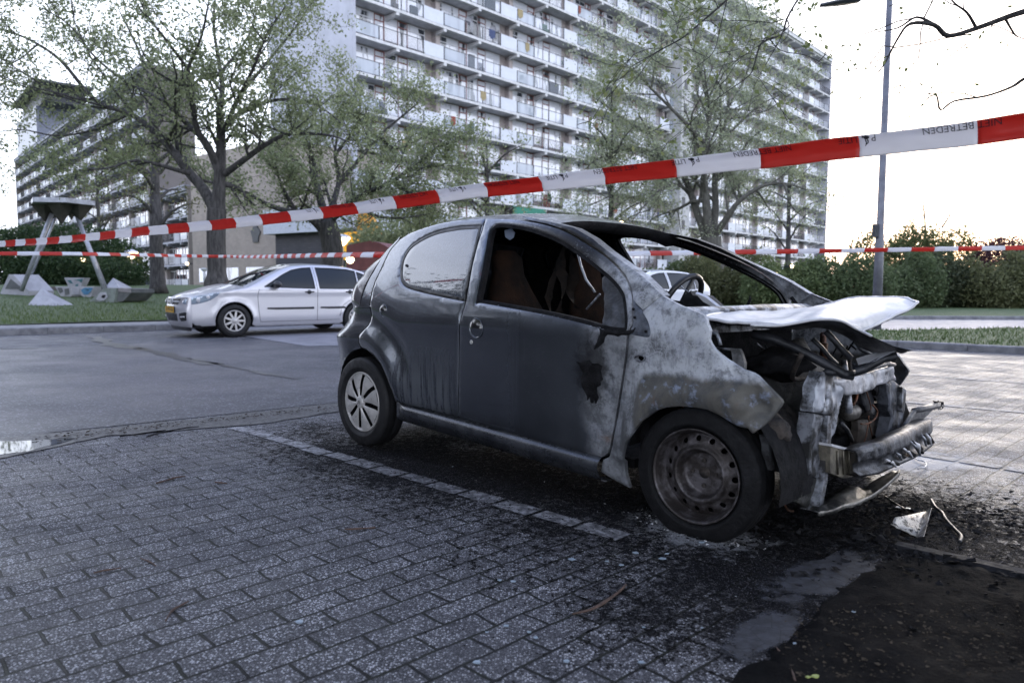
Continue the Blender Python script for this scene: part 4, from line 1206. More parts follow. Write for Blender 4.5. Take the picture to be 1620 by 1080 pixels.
# bumper beam
def beam():
    def q(x, y): return (1280 + x / 5.4, 560 + y / 5.4)
    top = [q(400,830), q(480,800), q(560,775), q(640,757), q(760,700), q(900,640), q(990,590), q(1045,562)]
    bot = [q(425,1050), q(500,1040), q(600,1020), q(700,975), q(850,910), q(930,870), q(990,830), q(1062,772)]
    mb = MB(); rows = []; n = 40
    T = spline([tuple(BF.onX(u, v, XF + .13 - .05 * abs(i / 7 - .5) * 2)) for i, (u, v) in enumerate(top)], 6)
    B = spline([tuple(BF.onX(u, v, XF + .13 - .05 * abs(i / 7 - .5) * 2)) for i, (u, v) in enumerate(bot)], 6)
    T = [Vector(p) for p in T]; B = [Vector(p) for p in B]; m = len(T)
    for i in range(m):
        t, b = T[i], B[i]; r = []
        w = noise.noise((i * .25, 0, 7)) * .008
        r.append(t + Vector((-.06, 0, .0))); r.append(t + Vector((-.005, 0, .003))); r.append(t + Vector((.004, 0, -.008)))
        for s_ in (.2, .35, .45): r.append(t.lerp(b, s_) + Vector((.006 + w, 0, 0)))
        r.append(t.lerp(b, .52) + Vector((-.016, 0, 0)))
        for s_ in (.65, .8): r.append(t.lerp(b, s_) + Vector((-.018 + w, 0, 0)))
        r.append(t.lerp(b, .9) + Vector((.004, 0, 0))); r.append(b + Vector((.002, 0, 0))); r.append(b + Vector((-.05, 0, 0)))
        rows.append(r)
    grid(mb, rows)
    o = mb.build("bumper_beam", [simple("beam_steel", (.12, .125, .14), (.016, .016, .018), .42, metal=.7, scale=10, bump=.6, bsc=35, lo=.42, hi=.6)], BC)
    o.modifiers.new("t", 'SOLIDIFY').thickness = .004
    # pressed ribs left bare
    for i, (x, y, x2, y2) in enumerate(((660,900,740,960),(740,840,790,900),(800,800,880,880),(860,740,950,860),(890,745,945,830),(960,690,1000,780),(1000,680,1040,770))):
        mb = MB(); a = BF.onX(*q(x, y), XF + .125); b = BF.onX(*q(x2, y2), XF + .125); c = (a + b) / 2 + Vector((.004, 0, .004))
        mb.tube([a, c, b], [.004, .0075 if i != 4 else .013, .005], 8); mb.build("beam_rib", [M_bare if i % 2 else M_ashm], o)
        mb = MB(); dv = BF.onX(1290, 700, XF) - BF.onX(1283, 700, XF); mb.tube([a + dv*.8 + Vector((.0, 0, -.006)), b + dv*.8 + Vector((0, 0, .010))], [.009, .008], 8); mb.build("beam_slot", [M_soot], o)
    mb = MB(); mb.box((0, -.004, -.02), (.09, .004, .02), Matrix.Translation(T[-1] + Vector((-.09, 0, -.025)))); mb.build("beam_end", [M_ashm], o)
    # yellowed crash box towards the near post
    mb = MB(); mb.prism([BF.onX(u, v, XF + .03) for u, v in ((1314,704),(1336,707),(1354,713),(1358,728),(1357,752),(1335,756),(1313,748))], (-1, 0, 0), .09); mb.build("crash_box", [M_warm], BC)
    mb = MB(); mb.prism([BF.onX(u, v, XF + .035) for u, v in ((1316,702),(1352,711),(1351,715),(1316,706))], (-1, 0, 0), .10); mb.build("crash_box_lip", [M_ashm], BC)
    for u in (1325, 1334, 1343):
        mb = MB(); mb.tube([BF.onX(u, 713, XF + .034), BF.onX(u + 1, 750, XF + .034)], .004, 6); mb.build("crash_box_bead", [M_warm], BC)
beam()
# lower lip
mb = MB(); q = lambda x, y: (1200 + x / 4.153, 620 + y / 4.153)
tp = [q(385,775), q(450,728), q(520,680), q(640,622), q(690,645), q(740,640), q(800,590), q(925,522)]
bt = [q(395,798), q(480,785), q(560,752), q(640,735), q(700,705), q(750,680), q(840,615), q(928,532)]
T = [Vector(p) for p in spline([tuple(BF.onX(u, v, XF + .02)) for u, v in tp], 5)]; B = [Vector(p) for p in spline([tuple(BF.onX(u, v, XF + .10)) for u, v in bt], 5)]
rows = []
for i in range(len(T)):
    w = .006 * noise.noise((i*.5, 3, 3)); rows.append([T[i] + Vector((-.03, 0, 0)), T[i], T[i].lerp(B[i], .4) + Vector((0, 0, .012 + w)), T[i].lerp(B[i], .75) + Vector((0, 0, -.004)), B[i] + Vector((0, 0, .008)), B[i], B[i] + Vector((.002, 0, -.008 + w))])
grid(mb, rows); o = mb.build("lower_crossmember", [simple("lip_steel", (.22, .215, .20), (.03, .03, .03), .4, metal=.5, scale=9, bump=.4, lo=.42, hi=.62)], BC); o.modifiers.new("t", 'SOLIDIFY').thickness = .003
# bent arm sticking out beside the beam
mb = MB(); mb.tube([BF.onX(u, v, XF + .02) for u, v in ((1424,690),(1432,672),(1446,650))], .012, 8); mb.tube([BF.onX(u, v, XF + .02) for u, v in ((1446,649),(1462,646),(1482,641))], [.014, .016, .02], 8)
mb.prism([BF.onX(u, v, XF + .02) for u, v in ((1447,650),(1478,646),(1460,664),(1440,676),(1426,688))], (-1, 0, 0), .006); mb.build("headlamp_bracket", [simple("bracket_steel", (.045, .045, .05), (.11, .11, .115), .5, metal=.4, scale=20, bump=.5)], BC)
mb = MB(); rnd = random.Random(3)
for i in range(26):
    c = BF.onX(1486 + rnd.uniform(-8, 7), 641 + rnd.uniform(-6, 7), XF + .02); s_ = rnd.uniform(.007, .016)
    mb.add([c + Vector((rnd.uniform(-s_, s_), rnd.uniform(-s_, s_), rnd.uniform(-s_, s_))) for _ in range(5)], [(0,1,2),(0,2,3),(0,3,4),(1,2,3),(2,3,4),(0,1,4)])
mb.build("melted_lump", [M_soot], BC)
# chassis leg, strut tower, engine and gearbox behind
mb = MB(); mb.box((2.25, -.46, .35), (2.62, -.40, .42)); mb.build("chassis_leg", [simple("leg_steel", (.06, .063, .07), (.016, .015, .014), .6, metal=.4, scale=15, bump=.5)], BC)
mb = MB(); mb.box((2.25, .40, .33), (2.70, .47, .44)); mb.build("chassis_leg", [M_sootglossy], BC)
def blob(name, c, r, mat, seed, sc=(1,1,1), amp=.3):
    mb = MB(); bm = bmesh.new(); bmesh.ops.create_icosphere(bm, subdivisions=3, radius=1)
    vs = []
    for v in bm.verts:
        d = 1 + amp * noise.noise((v.co.x*1.7 + seed, v.co.y*1.7, v.co.z*1.7)) + amp*.5*noise.noise((v.co.x*5 + seed, v.co.y*5, v.co.z*5)); vs.append(Vector(c) + Vector((v.co.x*sc[0], v.co.y*sc[1], v.co.z*sc[2])) * r * d)
    mb.add(vs, [tuple(v.index for v in f.verts) for f in bm.faces], True); bm.free(); return mb.build(name, [mat], BC)
M_eng = simple("burnt_engine", (.018, .018, .018), (.075, .07, .066), .55, metal=.3, scale=11, bump=.8, bsc=30, lo=.45, hi=.7)
blob("engine_block", (2.36, .02, .50), .23, M_eng, 1, (.75, 1.3, .95), .35)
blob("gearbox", (2.46, .32, .40), .14, M_eng, 2, (1, 1.1, 1), .35)
blob("alternator", (2.58, -.18, .44), .075, M_eng, 3)
blob("air_box_remains", (2.42, -.25, .66), .10, M_soot, 4, (1.2, 1, .6), .5)
mb = MB(); M = Matrix.Translation(BF.onX(1346, 652, XF - .08)) @ Matrix.Rotation(pi/2, 4, 'X'); mb.lathe([(.001, -.05), (.03, -.05), (.036, -.03), (.036, .03), (.03, .05), (.001, .05)], M, 16); mb.build("oil_filter", [simple("filter_steel", (.20, .19, .18), (.06, .055, .05), .45, metal=.6, scale=20)], BC)
mb = MB(); mb.tube([BF.onX(u, v, XF - .04) for u, v in ((1330,668),(1340,680),(1348,697))], .010, 6); mb.build("bracket", [M_sootglossy], BC)
for px, X, r in (([(1380,640),(1388,650),(1384,662),(1372,670),(1362,670)], XF - .03, .004), ([(1374,668),(1370,690),(1362,712)], XF - .03, .003), ([(1352,600),(1356,625),(1350,640)], XF - .02, .006), ([(1371,620),(1378,645),(1374,660),(1380,690)], XF-.04, .003)):
    mb = MB(); mb.tube([Vector(p) for p in spline([tuple(BF.onX(u, v, X)) for u, v in px], 5)], r, 6); mb.build("wire", [M_copper], BC)
for px in ([(1238,670),(1246,676),(1252,690),(1251,708),(1250,720)], [(1249,720),(1252,740),(1247,760)], [(1241,760),(1238,785),(1246,806),(1255,808)], [(1258,700),(1256,730),(1253,752)]):
    mb = MB(); mb.tube([Vector(p) for p in spline([tuple(BF.onX(u, v, 2.62)) for u, v in px], 5)], .004, 5); mb.build("wire", [M_copper], BC)
mb = MB(); mb.lathe([(.001, 0), (.014, 0), (.014, .05), (.009, .055), (.009, .10), (.001, .10)], Matrix.Translation(BF.onX(1239, 775, 2.60)), 12); mb.build("cable_plug", [simple("plug", (.20, .19, .20), (.08, .08, .08), .5, scale=20)], BC)
# wing bracket and headlamp bowl remains behind the wing
mb = MB(); q = lambda x, y: (980 + x / 4.155, 440 + y / 4.155)
mb.prism([BF.onY(*q(x, y), -.62) for x, y in ((700,460),(785,465),(800,490),(822,560),(820,606),(775,585),(745,545),(735,480))], (0, 1, 0), .02); mb.build("headlamp_bracket", [simple("lampbracket", (.30, .30, .31), (.08, .08, .08), .45, metal=.5, scale=14, bump=.4)], BC)
mb = MB(); mb.tube([BF.onY(*q(x, y), -.60) for x, y in ((600,355),(640,365),(655,400),(665,440))], .008, 6); mb.tube([BF.onY(*q(x, y), -.60) for x, y in ((630,460),(700,465),(740,468))], .006, 6); mb.build("bent_stay", [M_bare], BC)
mb = MB()  # inner wing / wheel house
rows = []
for i in range(15):
    a = pi * (-.06 + 1.0 * i / 14); rows.append([Vector((2.34 + .345*cos(a), sY, .25 + .335*sin(a))) for sY in (-.76, -.6, -.42)])
grid(mb, rows); mb.build("wheel_house", [M_soot], BC)
mb = MB(); rows = []
for i in range(15):
    a = pi * i / 14; rows.append([Vector((.0 + .345*cos(a), sY, .28 + .335*sin(a))) for sY in (-.74, -.6, -.42)])
grid(mb, rows); mb.build("wheel_house", [M_soot], BC)
mb = MB(); rows = []
for i in range(15):
    a = pi * i / 14; rows.append([Vector((.0 + .345*cos(a), sY, .28 + .335*sin(a))) for sY in (.74, .6, .42)])
grid(mb, rows); mb.build("wheel_house", [M_soot], BC)
mb = MB(); rows = []
for i in range(15):
    a = pi * i / 14; rows.append([Vector((2.34 + .345*cos(a), sY, .25 + .335*sin(a))) for sY in (.76, .6, .42)])
grid(mb, rows); mb.build("wheel_house", [M_soot], BC)
mb = MB(); mb.box((1.99, -.45, .24), (2.56, .45, .30)); mb.build("subframe", [M_soot], BC)
flat([(1217,690),(1240,684),(1284,690),(1282,742),(1262,736),(1240,748),(1222,744)], 2.62, .03, "inner_wing_remains", simple("wing_remains", (.060, .063, .070), (.010, .009, .009), .65, metal=.3, scale=12, bump=.7, lo=.42, hi=.6), amp=.008, seed=12)
blob("horn_remains", BF.onX(1228, 680, 2.60), .05, M_rusty, 9, (1, 1, 1.2), .4)

# loose hoses and looms left in the bay
rnd = random.Random(17)
for i in range(22):
    a = Vector((rnd.uniform(2.12, 2.66), rnd.uniform(-.50, .50), rnd.uniform(.36, .74))); b = a + Vector((rnd.uniform(-.2, .2), rnd.uniform(-.35, .35), rnd.uniform(-.25, .15))); c = (a + b) / 2 + Vector((rnd.uniform(-.08, .08), rnd.uniform(-.08, .08), rnd.uniform(-.12, .06)))
    mb = MB(); mb.tube([Vector(q) for q in spline([tuple(a), tuple(c), tuple(b)], 5)], rnd.choice((.004, .006, .011, .016)), 7); mb.build("burnt_hose", [rnd.choice((M_soot, M_sootglossy, M_rusty, M_copper, M_bare))], BC)
for i, (x, y, z_, r) in enumerate(((2.30, -.40, .62, .085), (2.30, .42, .62, .085))):
    mb = MB(); mb.lathe([(r, -.25), (r, -.02), (r*.8, .01), (r*.3, .02), (r*.28, .05), (.001, .05)], Matrix.Translation((x, y, z_)), 24); mb.build("strut_tower", [M_rusty], BC)

# ------------------------------------------------ wheels
def hubcap(mb_p, M, r):
    mb_p.lathe([(r, -.010), (r*1.0, .004), (r*.965, .009), (r*.93, .006), (r*.90, -.004)], M, 48)
    n = 8
    for k in range(n):
        a0 = 2*pi*k/n + .25; vs = []; fs = []
        for i in range(9):
            t = i / 8; rr = r * (.16 + .77 * t); hw = (.10 + .36 * sin(pi * (t * .72 + .06)) ** 1.0) * .62
            hw = .150 + .190 * t ** .8 - .03 * t ** 6
            tw = .05 * sin(pi*t)
            for j in range(5):
                s_ = (j - 2) / 2; ang = a0 + tw + s_ * hw; vs.append(M @ Vector((rr*cos(ang), rr*sin(ang), .010 + .012 * (1 - t) - .007 * abs(s_) ** 2 + .004*sin(pi*t))))
        for i in range(8):
            for j in range(4): fs.append((i*5+j, (i+1)*5+j, (i+1)*5+j+1, i*5+j+1))
        mb_p.add(vs, fs, True)
    mb_p.lathe([(r*.22, .008), (r*.20, .020), (r*.15, .026), (.001, .027)], M, 24)
def chevrons(M, s, parent):
    mb = MB()
    for dy in (-.25, .3):
        for sgn in (-1, 1):
            a, b = Vector((0, (.35 + dy) * s, .0285)), Vector((sgn * .55 * s, (-.15 + dy) * s, .0285)); w = Vector((0, .26 * s, 0))
            mb.add([M @ a, M @ b, M @ (b - w), M @ (a - w)], [(0,1,2,3)])
    mb.build("wheel_emblem", [M_black], parent)
w = thing_wheel = None
def child_empty(name, parent, loc):
    o = bpy.data.objects.new(name, None); COL.objects.link(o); o.parent = parent; o.location = loc; o.empty_display_size = .1; return o
def rear_wheel(y, out):
    M = wheel_matrix(0, 0, 0, out)
    we = child_empty("rear_wheel", BC, (0.0, y, .278))
    mb = MB(); tyre(mb, M, .278, .155, .185, .008); mb.build("tyre", [M_rubber], we)
    mb = MB(); mb.lathe([(.190, .045), (.186, .03), (.18, -.02), (.17, -.06), (.001, -.06)], M, 40); mb.build("brake_drum", [M_soot], we)
    Mh = M @ Matrix.Translation((0, 0, .058)); mb = MB(); hubcap(mb, Mh, .188); mb.build("hub_cap", [M_silver], we)
    chevrons(Mh, .020, we)
rear_wheel(-.725, -1); rear_wheel(.725, 1)
def front_wheel(y, out, steer):
    M = wheel_matrix(0, 0, 0, out, steer)
    we = child_empty("front_wheel", BC, (2.34, y, .247))
    mb = MB(); tyre(mb, M, .272, .165, .188, .024); mb.build("tyre", [M_burntrub], we, "burnt flat front tyre" if y < 0 else None)
    mb = MB(); r = .19
    mb.lathe([(r*1.0, .070), (r*1.01, .076), (r*.985, .078), (r*.955, .068), (r*.93, .040), (r*.90, .020), (r*.87, .012)], M, 64)
    # disc with fifteen round holes
    rh, nh, hr = r*.765, 15, r*.062
    def disc(x, y2):
        q = math.hypot(x, y2) / r
        return .012 + .020*smooth(.86, .70, q) - .004 * smooth(.80, .74, q) + .016*smooth(.66, .56, q) - .052*smooth(.545, .44, q)
    outer = [(r*.875*cos(2*pi*i/60), r*.875*sin(2*pi*i/60)) for i in range(60)]
    holes = [[(rh*cos(2*pi*k/nh) + hr*cos(2*pi*i/10), rh*sin(2*pi*k/nh) + hr*sin(2*pi*i/10)) for i in range(10)] for k in range(nh)]
    0 and [[(r*.30*cos(pi/4 + pi*k/2) + r*.035*cos(2*pi*i/8), r*.30*sin(pi/4 + pi*k/2) + r*.035*sin(2*pi*i/8)) for i in range(8)] for k in range(4)]
    panel(mb, outer, holes, lambda a, b, inw: M @ Vector((a, b, disc(a, b) - inw)), .0075, bstep=.012, thick=.005, edge=.003, roll=.002)
    mb.build("rim", [simple("burnt_rim_steel", (.042, .036, .035), (.14, .13, .14), .42, metal=.6, scale=15, bump=.45, bsc=60, lo=.42, hi=.66)], we)
    mb = MB(); mb.lathe([(.034, -.045), (.034, -.022), (.030, -.010), (.017, -.006), (.015, .002), (.001, .002)], M, 20)
    for k in range(4):
        a = pi*k/2; mb.lathe([(.009, -.02), (.009, .0), (.001, .002)], M @ Matrix.Translation((.052*cos(a), .052*sin(a), 0)), 6, sm=False)
    mb.build("hub", [M_rusty], we)
    mb = MB(); mb.lathe([(.170, -.01), (.170, -.03), (.001, -.03)], M, 32); mb.build("brake_disc", [M_soot], we)
front_wheel(-.715, -1, radians(2)); front_wheel(.715, 1, radians(2))
# ================================================================== APARTMENT BLOCKS
M_conc = simple("balcony_concrete", (.64, .63, .64), (.50, .50, .51), .7, scale=2, bump=.2)
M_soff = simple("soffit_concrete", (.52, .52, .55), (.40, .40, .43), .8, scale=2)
M_gable = simple("gable_concrete", (.44, .45, .51), (.38, .39, .44), .75, scale=.6, bump=.15, bsc=6)
M_recess = simple("recess_brick", (.42, .37, .36), (.32, .28, .275), .8, scale=3)
M_frame = simple("window_frame_paint", (.66, .66, .70), (.56, .56, .60), .5)
M_red = simple("red_door_frame", (.22, .065, .055), None, .5)
M_panelw = simple("white_balcony_panel", (.62, .64, .69), (.52, .54, .60), .45, scale=.4)
M_rail = simple("dark_rail", (.035, .04, .05), None, .5)
M_darkbase = simple("dark_brick_base", (.050, .052, .065), (.03, .032, .04), .7, scale=2, bump=.4)
def pane_mat(name, lo, hi):
    k = NT(name)
    oi = k.n("ShaderNodeObjectInfo").outputs["Random"]
    x, y, z = k.xyz()
    n = k.noise(.9, 2, vec=k.n("ShaderNodeCombineXYZ", {0: k.math('MULTIPLY', x, 1.0), 1: k.math('MULTIPLY', oi, 57.0), 2: k.math('MULTIPLY', z, .25)}).outputs[0])
    cur = k.rng(n, lo, hi)
    k.P(Base_Color=k.mix(cur, (.03, .035, .045), (.70, .71, .78)), Roughness=.08, Coat_Weight=1.0, IOR=1.6)
    k.set(k.b.inputs["Specular IOR Level"], .8); return k.m
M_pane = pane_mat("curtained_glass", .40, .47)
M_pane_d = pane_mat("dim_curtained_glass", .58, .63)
k_ = NT("milky_glass"); k_.P(Base_Color=(.36, .40, .46), Roughness=.15, Alpha=.75); M_milky = k_.m
k_ = NT("clear_balcony_glass"); k_.P(Base_Color=(.35, .4, .47), Roughness=.05, Alpha=.28); M_clear = k_.m

BAY, FLH, REC = 9.2, 2.8, 1.55
def apartment_block(name, label, loc, rz, L, bay0, z0, nf, depth, cat='building', dark=0, towers=(), nparts=100, cam_near=None, gablemat=None, roofz=None, side_w=None):
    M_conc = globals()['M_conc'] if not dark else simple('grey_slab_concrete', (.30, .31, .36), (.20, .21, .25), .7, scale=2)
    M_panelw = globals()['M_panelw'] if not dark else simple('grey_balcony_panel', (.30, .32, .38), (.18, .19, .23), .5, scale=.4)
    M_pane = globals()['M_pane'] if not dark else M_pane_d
    """local x along the facade, y into the building; balconies at y = 0"""
    T = thing(name, label, cat, (loc[0], loc[1], 0), rz)
    H_ = z0 + FLH * nf
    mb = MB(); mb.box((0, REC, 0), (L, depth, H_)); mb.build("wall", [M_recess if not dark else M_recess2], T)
    mb = MB(); mb.box((-.3, -.05, 0), (0, depth + .05, H_ + .5)); mb.build("gable_wall", [gablemat or M_gable], T)
    mb = MB(); mb.box((L, -.05, 0), (L + .3, depth + .05, H_ + .5)); mb.build("gable_wall", [gablemat or M_gable], T)
    mb = MB(); mb.box((-.3, -.4, H_ + .5), (L + .3, depth + .3, H_ + .62)); mb.box((0, -.3, H_ + .003), (L, depth, H_ + .5)); mb.build("roof", [M_conc], T)
    cells = []
    for j in range(1, nf + 1):
        mb = MB(); zt = z0 + FLH * j
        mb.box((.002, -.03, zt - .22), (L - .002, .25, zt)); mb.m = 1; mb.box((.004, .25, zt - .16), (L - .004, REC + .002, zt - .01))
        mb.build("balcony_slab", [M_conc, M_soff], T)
    nb = int((L - bay0) / BAY) + 1
    for j in range(nf):
        for b in range(-1, nb + 1):
            x0 = bay0 + b * BAY
            a, e = max(0.05, x0), min(L - .05, x0 + BAY)
            if e - a < 1.5: continue
            cells.append((b, j, a, e, x0))
    for tx0, tx1 in towers:
        cells = [c for c in cells if not (c[2] >= tx0 - .5 and c[3] <= tx1 + .5)]
    inv = Matrix.Rotation(-rz, 4, 'Z') @ Matrix.Translation((-loc[0], -loc[1], 0))
    cl = inv @ _C
    cells.sort(key=lambda c: (c[2] - cl.x) ** 2 + cl.y ** 2 + (z0 + FLH * c[1]) ** 2)
    rnd = random.Random(len(name) + int(L))
    kinds = {}
    def brackets(mbs, x0, a, e, z):
        for xb in (x0, x0 + 4.15):
            if a - .06 <= xb < e:
                zt = z + FLH; mb = mbs if not isinstance(mbs, list) else MB()
                if isinstance(mbs, list): mbs.append(mb)
                mb.add([(xb, -.01, zt - .225), (xb + .32, -.01, zt - .225), (xb + .32, REC, zt - .225), (xb, REC, zt - .225), (xb, -.01, zt - .46), (xb + .32, -.01, zt - .46), (xb + .32, REC, zt - .62), (xb, REC, zt - .62)],
                       [(0,1,5,4), (1,2,6,5), (2,3,7,6), (3,0,4,7), (4,5,6,7), (0,3,2,1)])
    def window(mb, mp, x0, a, e, z, var):
        zb, zt = z, z + FLH - .23
        y = REC - .06
        mb.m = 0
        spans = [(.45, 3.0, 0), (3.15, 4.0, 1), (4.15, 5.4, 0), (5.5, 6.4, 1 + (var % 2)), (6.45, 8.3, 0)]
        for s0, s1, k in spans:
            p, q = max(a, x0 + s0), min(e, x0 + s1)
            if q - p < .4: continue
            low = zb + (.05 if k else .75 if var % 3 == 0 else .3); hi = zt - .55
            mp.add([(p, y - .01, low), (q, y - .01, low), (q, y - .01, hi), (p, y - .01, hi)], [(0,1,2,3)])
            mp.add([(p, y - .01, hi + .08), (q, y - .01, hi + .08), (q, y - .01, zt - .1), (p, y - .01, zt - .1)], [(0,1,2,3)])
            mb.m = 1 if k else 0; w = .09 if k else .06
            for (xa, xb, za, zc) in ((p - w, p, low, zt), (q, q + w, low, zt), (p, q, low - w, low), (p, q, hi, hi + .08), (p, q, zt - .1, zt - .02)):
                mb.box((xa, y - .05, za), (xb, y + .02, zc))
            if q - p > 1.6:
                c = p + (q - p) * .62; mb.m = 0; mb.box((c - .03, y - .045, low), (c + .03, y, hi))
    def pier(mb, x0, z):
        mb.box((x0 - .1, .12, z), (x0 + .28, REC, z + FLH - .46)) if False else mb.box((x0, REC - .55, z), (x0 + .5, REC, z + FLH - .23))
    def rail(mb, mm, mw, mc, x0, a, e, z, var):
        zt = z + 1.08
        def seg(s0, s1): return max(a, x0 + s0), min(e, x0 + s1)
        p, q = seg(7.0, 9.17)
        if q - p > .3: mw.box((p, -.02, z + .02), (q, .03, zt))
        p, q = seg(0.02, 2.45)
        if q - p > .3: mm.add([(p, 0, z + .06), (q, 0, z + .06), (q, 0, zt - .04), (p, 0, zt - .04)], [(0,1,2,3)])
        p, q = seg(2.5, 6.98)
        if q - p > .3 and var % 3: mc.add([(p, .01, z + .06), (q, .01, z + .06), (q, .01, zt - .04), (p, .01, zt - .04)], [(0,1,2,3)])
        p, q = seg(0.02, 6.98)
        if q - p > .3:
            mb.box((p, -.02, zt - .04), (q, .03, zt)); mb.box((p, -.01, z + .05), (q, .02, z + .08))
            for s0 in (0.02, 2.42, 4.65, 6.93):
                if a <= x0 + s0 < e: mb.box((x0 + s0, -.03, z), (x0 + s0 + .05, .04, zt))
            if var % 3 == 0:
                xx = max(a, x0 + 2.5)
                while xx < min(e, x0 + 6.95): mb.box((xx, -.008, z + .08), (xx + .016, .012, zt - .04)); xx += .13
    S2 = [M_frame, M_red]
    def emit(cs, whole, jj=0):
        """one cell -> its own parts; many cells -> one part of each kind"""
        f, g, r, mk, wp, cg, bk, pr = (MB() for _ in range(8))
        ref = cs[0]
        if not whole: bk = []
        ox, oz = (ref[4], z0 + FLH * ref[1]) if not whole else (0, 0)
        for (b, j, a, e, x0) in cs:
            z = z0 + FLH * j; var = rnd.randrange(6)
            X0, A, E, Z_ = x0 - ox, a - ox, e - ox, z - oz
            window(f, g, X0, A, E, Z_, var); rail(r, mk, wp, cg, X0, A, E, Z_, var); brackets(bk, X0, A, E, Z_)
            if A <= X0 < E: pier(pr, X0, Z_)
        kd = "stuff" if whole else None
        def put(nm, m_, mats, par):
            if not m_.v: return None
            me = m_.mesh(nm, mats)
            o = child(nm, me, par, None, kd)
            if par is T: o.location = (ox, 0, oz)
            return o
        w = put("window", f, S2, T); put("pane", g, [M_pane], w)
        ro = put("balcony_railing", r, [M_rail], T)
        for nm, m_, mt in (("frosted_panel", mk, M_milky), ("white_panel", wp, M_panelw), ("glass_panel", cg, M_clear)):
            put(nm, m_, [mt], ro or w)
        for b_ in (bk if isinstance(bk, list) else [bk]): put("bracket", b_, [M_conc], T)
        put("pier", pr, [M_recess], T)
        return w, ro
    for c in cells[:nparts]: emit([c], False)
    if cells[nparts:]: emit(cells[nparts:], True)
    return T, H_

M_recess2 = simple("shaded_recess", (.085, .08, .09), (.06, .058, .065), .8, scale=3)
RZ1 = radians(47.57); o1 = Vector((-11.73 - .2 * cos(RZ1), 56.94 - .2 * sin(RZ1), 0))
B1, H1 = apartment_block("apartment_building", "long white fourteen-storey balcony block rising behind the burnt car", o1, RZ1, 99.0, 8.95, .345, 14, 12.0, towers=())
# stair tower
mb = MB(); mb.box((46.6, -1.1, 0), (49.0, 1.0, H1 + 2.2)); mb.build("stair_tower", [simple("tower_concrete", (.47, .46, .45), (.36, .36, .37), .7, scale=1)], B1)
for j in range(13):
    mb = MB(); mb.box((47.2, -1.14, 2.4 + 2.8*j), (47.9, -1.08, 3.5 + 2.8*j)); mb.build("window", [M_rail], B1)
mb = MB(); mb.box((-.2, -3.2, 0), (99, -2.9, 2.2)); mb.build("garden_wall", [M_darkbase], B1)
# green hoarding on the first storey, red awning, clothes and dishes on balconies
mb = MB(); mb.box((17.6, -.1, 6.1), (22.4, -.03, 8.5)); mb.build("green_screen", [simple("green_screen", (.01, .20, .13), (.01, .15, .10), .6)], B1)
mb = MB(); a_ = 8.95 + .4; mb.prism([(a_, .2, 31.0), (a_, -1.1, 30.2), (a_, -1.1, 30.15), (a_, .2, 30.9)], (1, 0, 0), 3.3); mb.build("awning", [simple("red_awning", (.25, .03, .03), None, .7)], B1)
rnd = random.Random(21)
for i, (x, j, col) in enumerate([(12.2, 7, (.12,.12,.13)), (14.3, 9, (.02,.02,.02)), (28.0, 9, (.02,.02,.025)), (23.3, 7, (.05,.04,.05)), (3.0, 10, (.02,.02,.03)), (51.0, 11, (.01,.28,.20)), (44.0, 9, (.5,.12,.03)), (52, 12, (.02,.25,.2)), (5.6, 8, (.03,.03,.03)), (4.2, 11, (.28,.30,.18)), (32, 8, (.06,.05,.05))]):
    mb = MB(); mb.box((x, .25, .345 + 2.8*j + .1), (x + rnd.uniform(.5, 1.6), .45, .345 + 2.8*j + rnd.uniform(.8, 1.5))); mb.build("balcony_clutter", [simple("clutter%d" % i, col, None, .8)], B1)
clm = [simple("balcony_thing%d" % i, c, None, .8) for i, c in enumerate(((.03,.03,.035), (.30,.30,.32), (.04,.10,.04), (.25,.06,.04), (.05,.07,.16), (.35,.28,.15), (.10,.07,.05)))]
for i in range(88):
    x = rnd.uniform(.6, 46); j = rnd.randrange(3, 13); mb = MB(); z = .345 + 2.8*j; w = rnd.uniform(.25, .9); h = rnd.uniform(.4, 1.35); q = rnd.random()
    if q < .4:      # plant: leafy cards over a pot
        mb.box((x, .3, z), (x + .3, .6, z + .3)); leaf_ = [mb.add([Vector((x + .15, .45, z + .3 + h*.5)) + Vector((rnd.uniform(-.3, .3), rnd.uniform(-.2, .2), rnd.uniform(-h*.4, h*.4))) for _ in range(3)], [(0, 1, 2)], False) for _ in range(26)]; m_ = clm[2]
    elif q < .7:    # laundry over the rail
        mb.box((x, -.06, z + .45), (x + w, -.035, z + 1.1)); mb.box((x + w*.2, -.062, z + .3), (x + w*.7, -.036, z + .45)); m_ = rnd.choice(clm)
    else:           # chair or cupboard
        mb.box((x, .3, z), (x + w, .7, z + h*.5)); mb.box((x, .62, z + h*.5), (x + w, .70, z + h)); m_ = rnd.choice(clm)
    mb.build("balcony_clutter", [m_], B1)
for (x, j) in ((15.0, 8), (12.0, 8), (27.3, 8)):
    mb = MB(); mb.lathe([(.42, .06), (.40, .03), (.25, -.03), (.001, -.05)], Matrix.Translation((x, .1, .345 + 2.8*j + 1.2)) @ Matrix.Rotation(pi/2, 4, 'X'), 20); mb.build("satellite_dish", [simple("dish", (.22, .22, .25), None, .5)], B1)

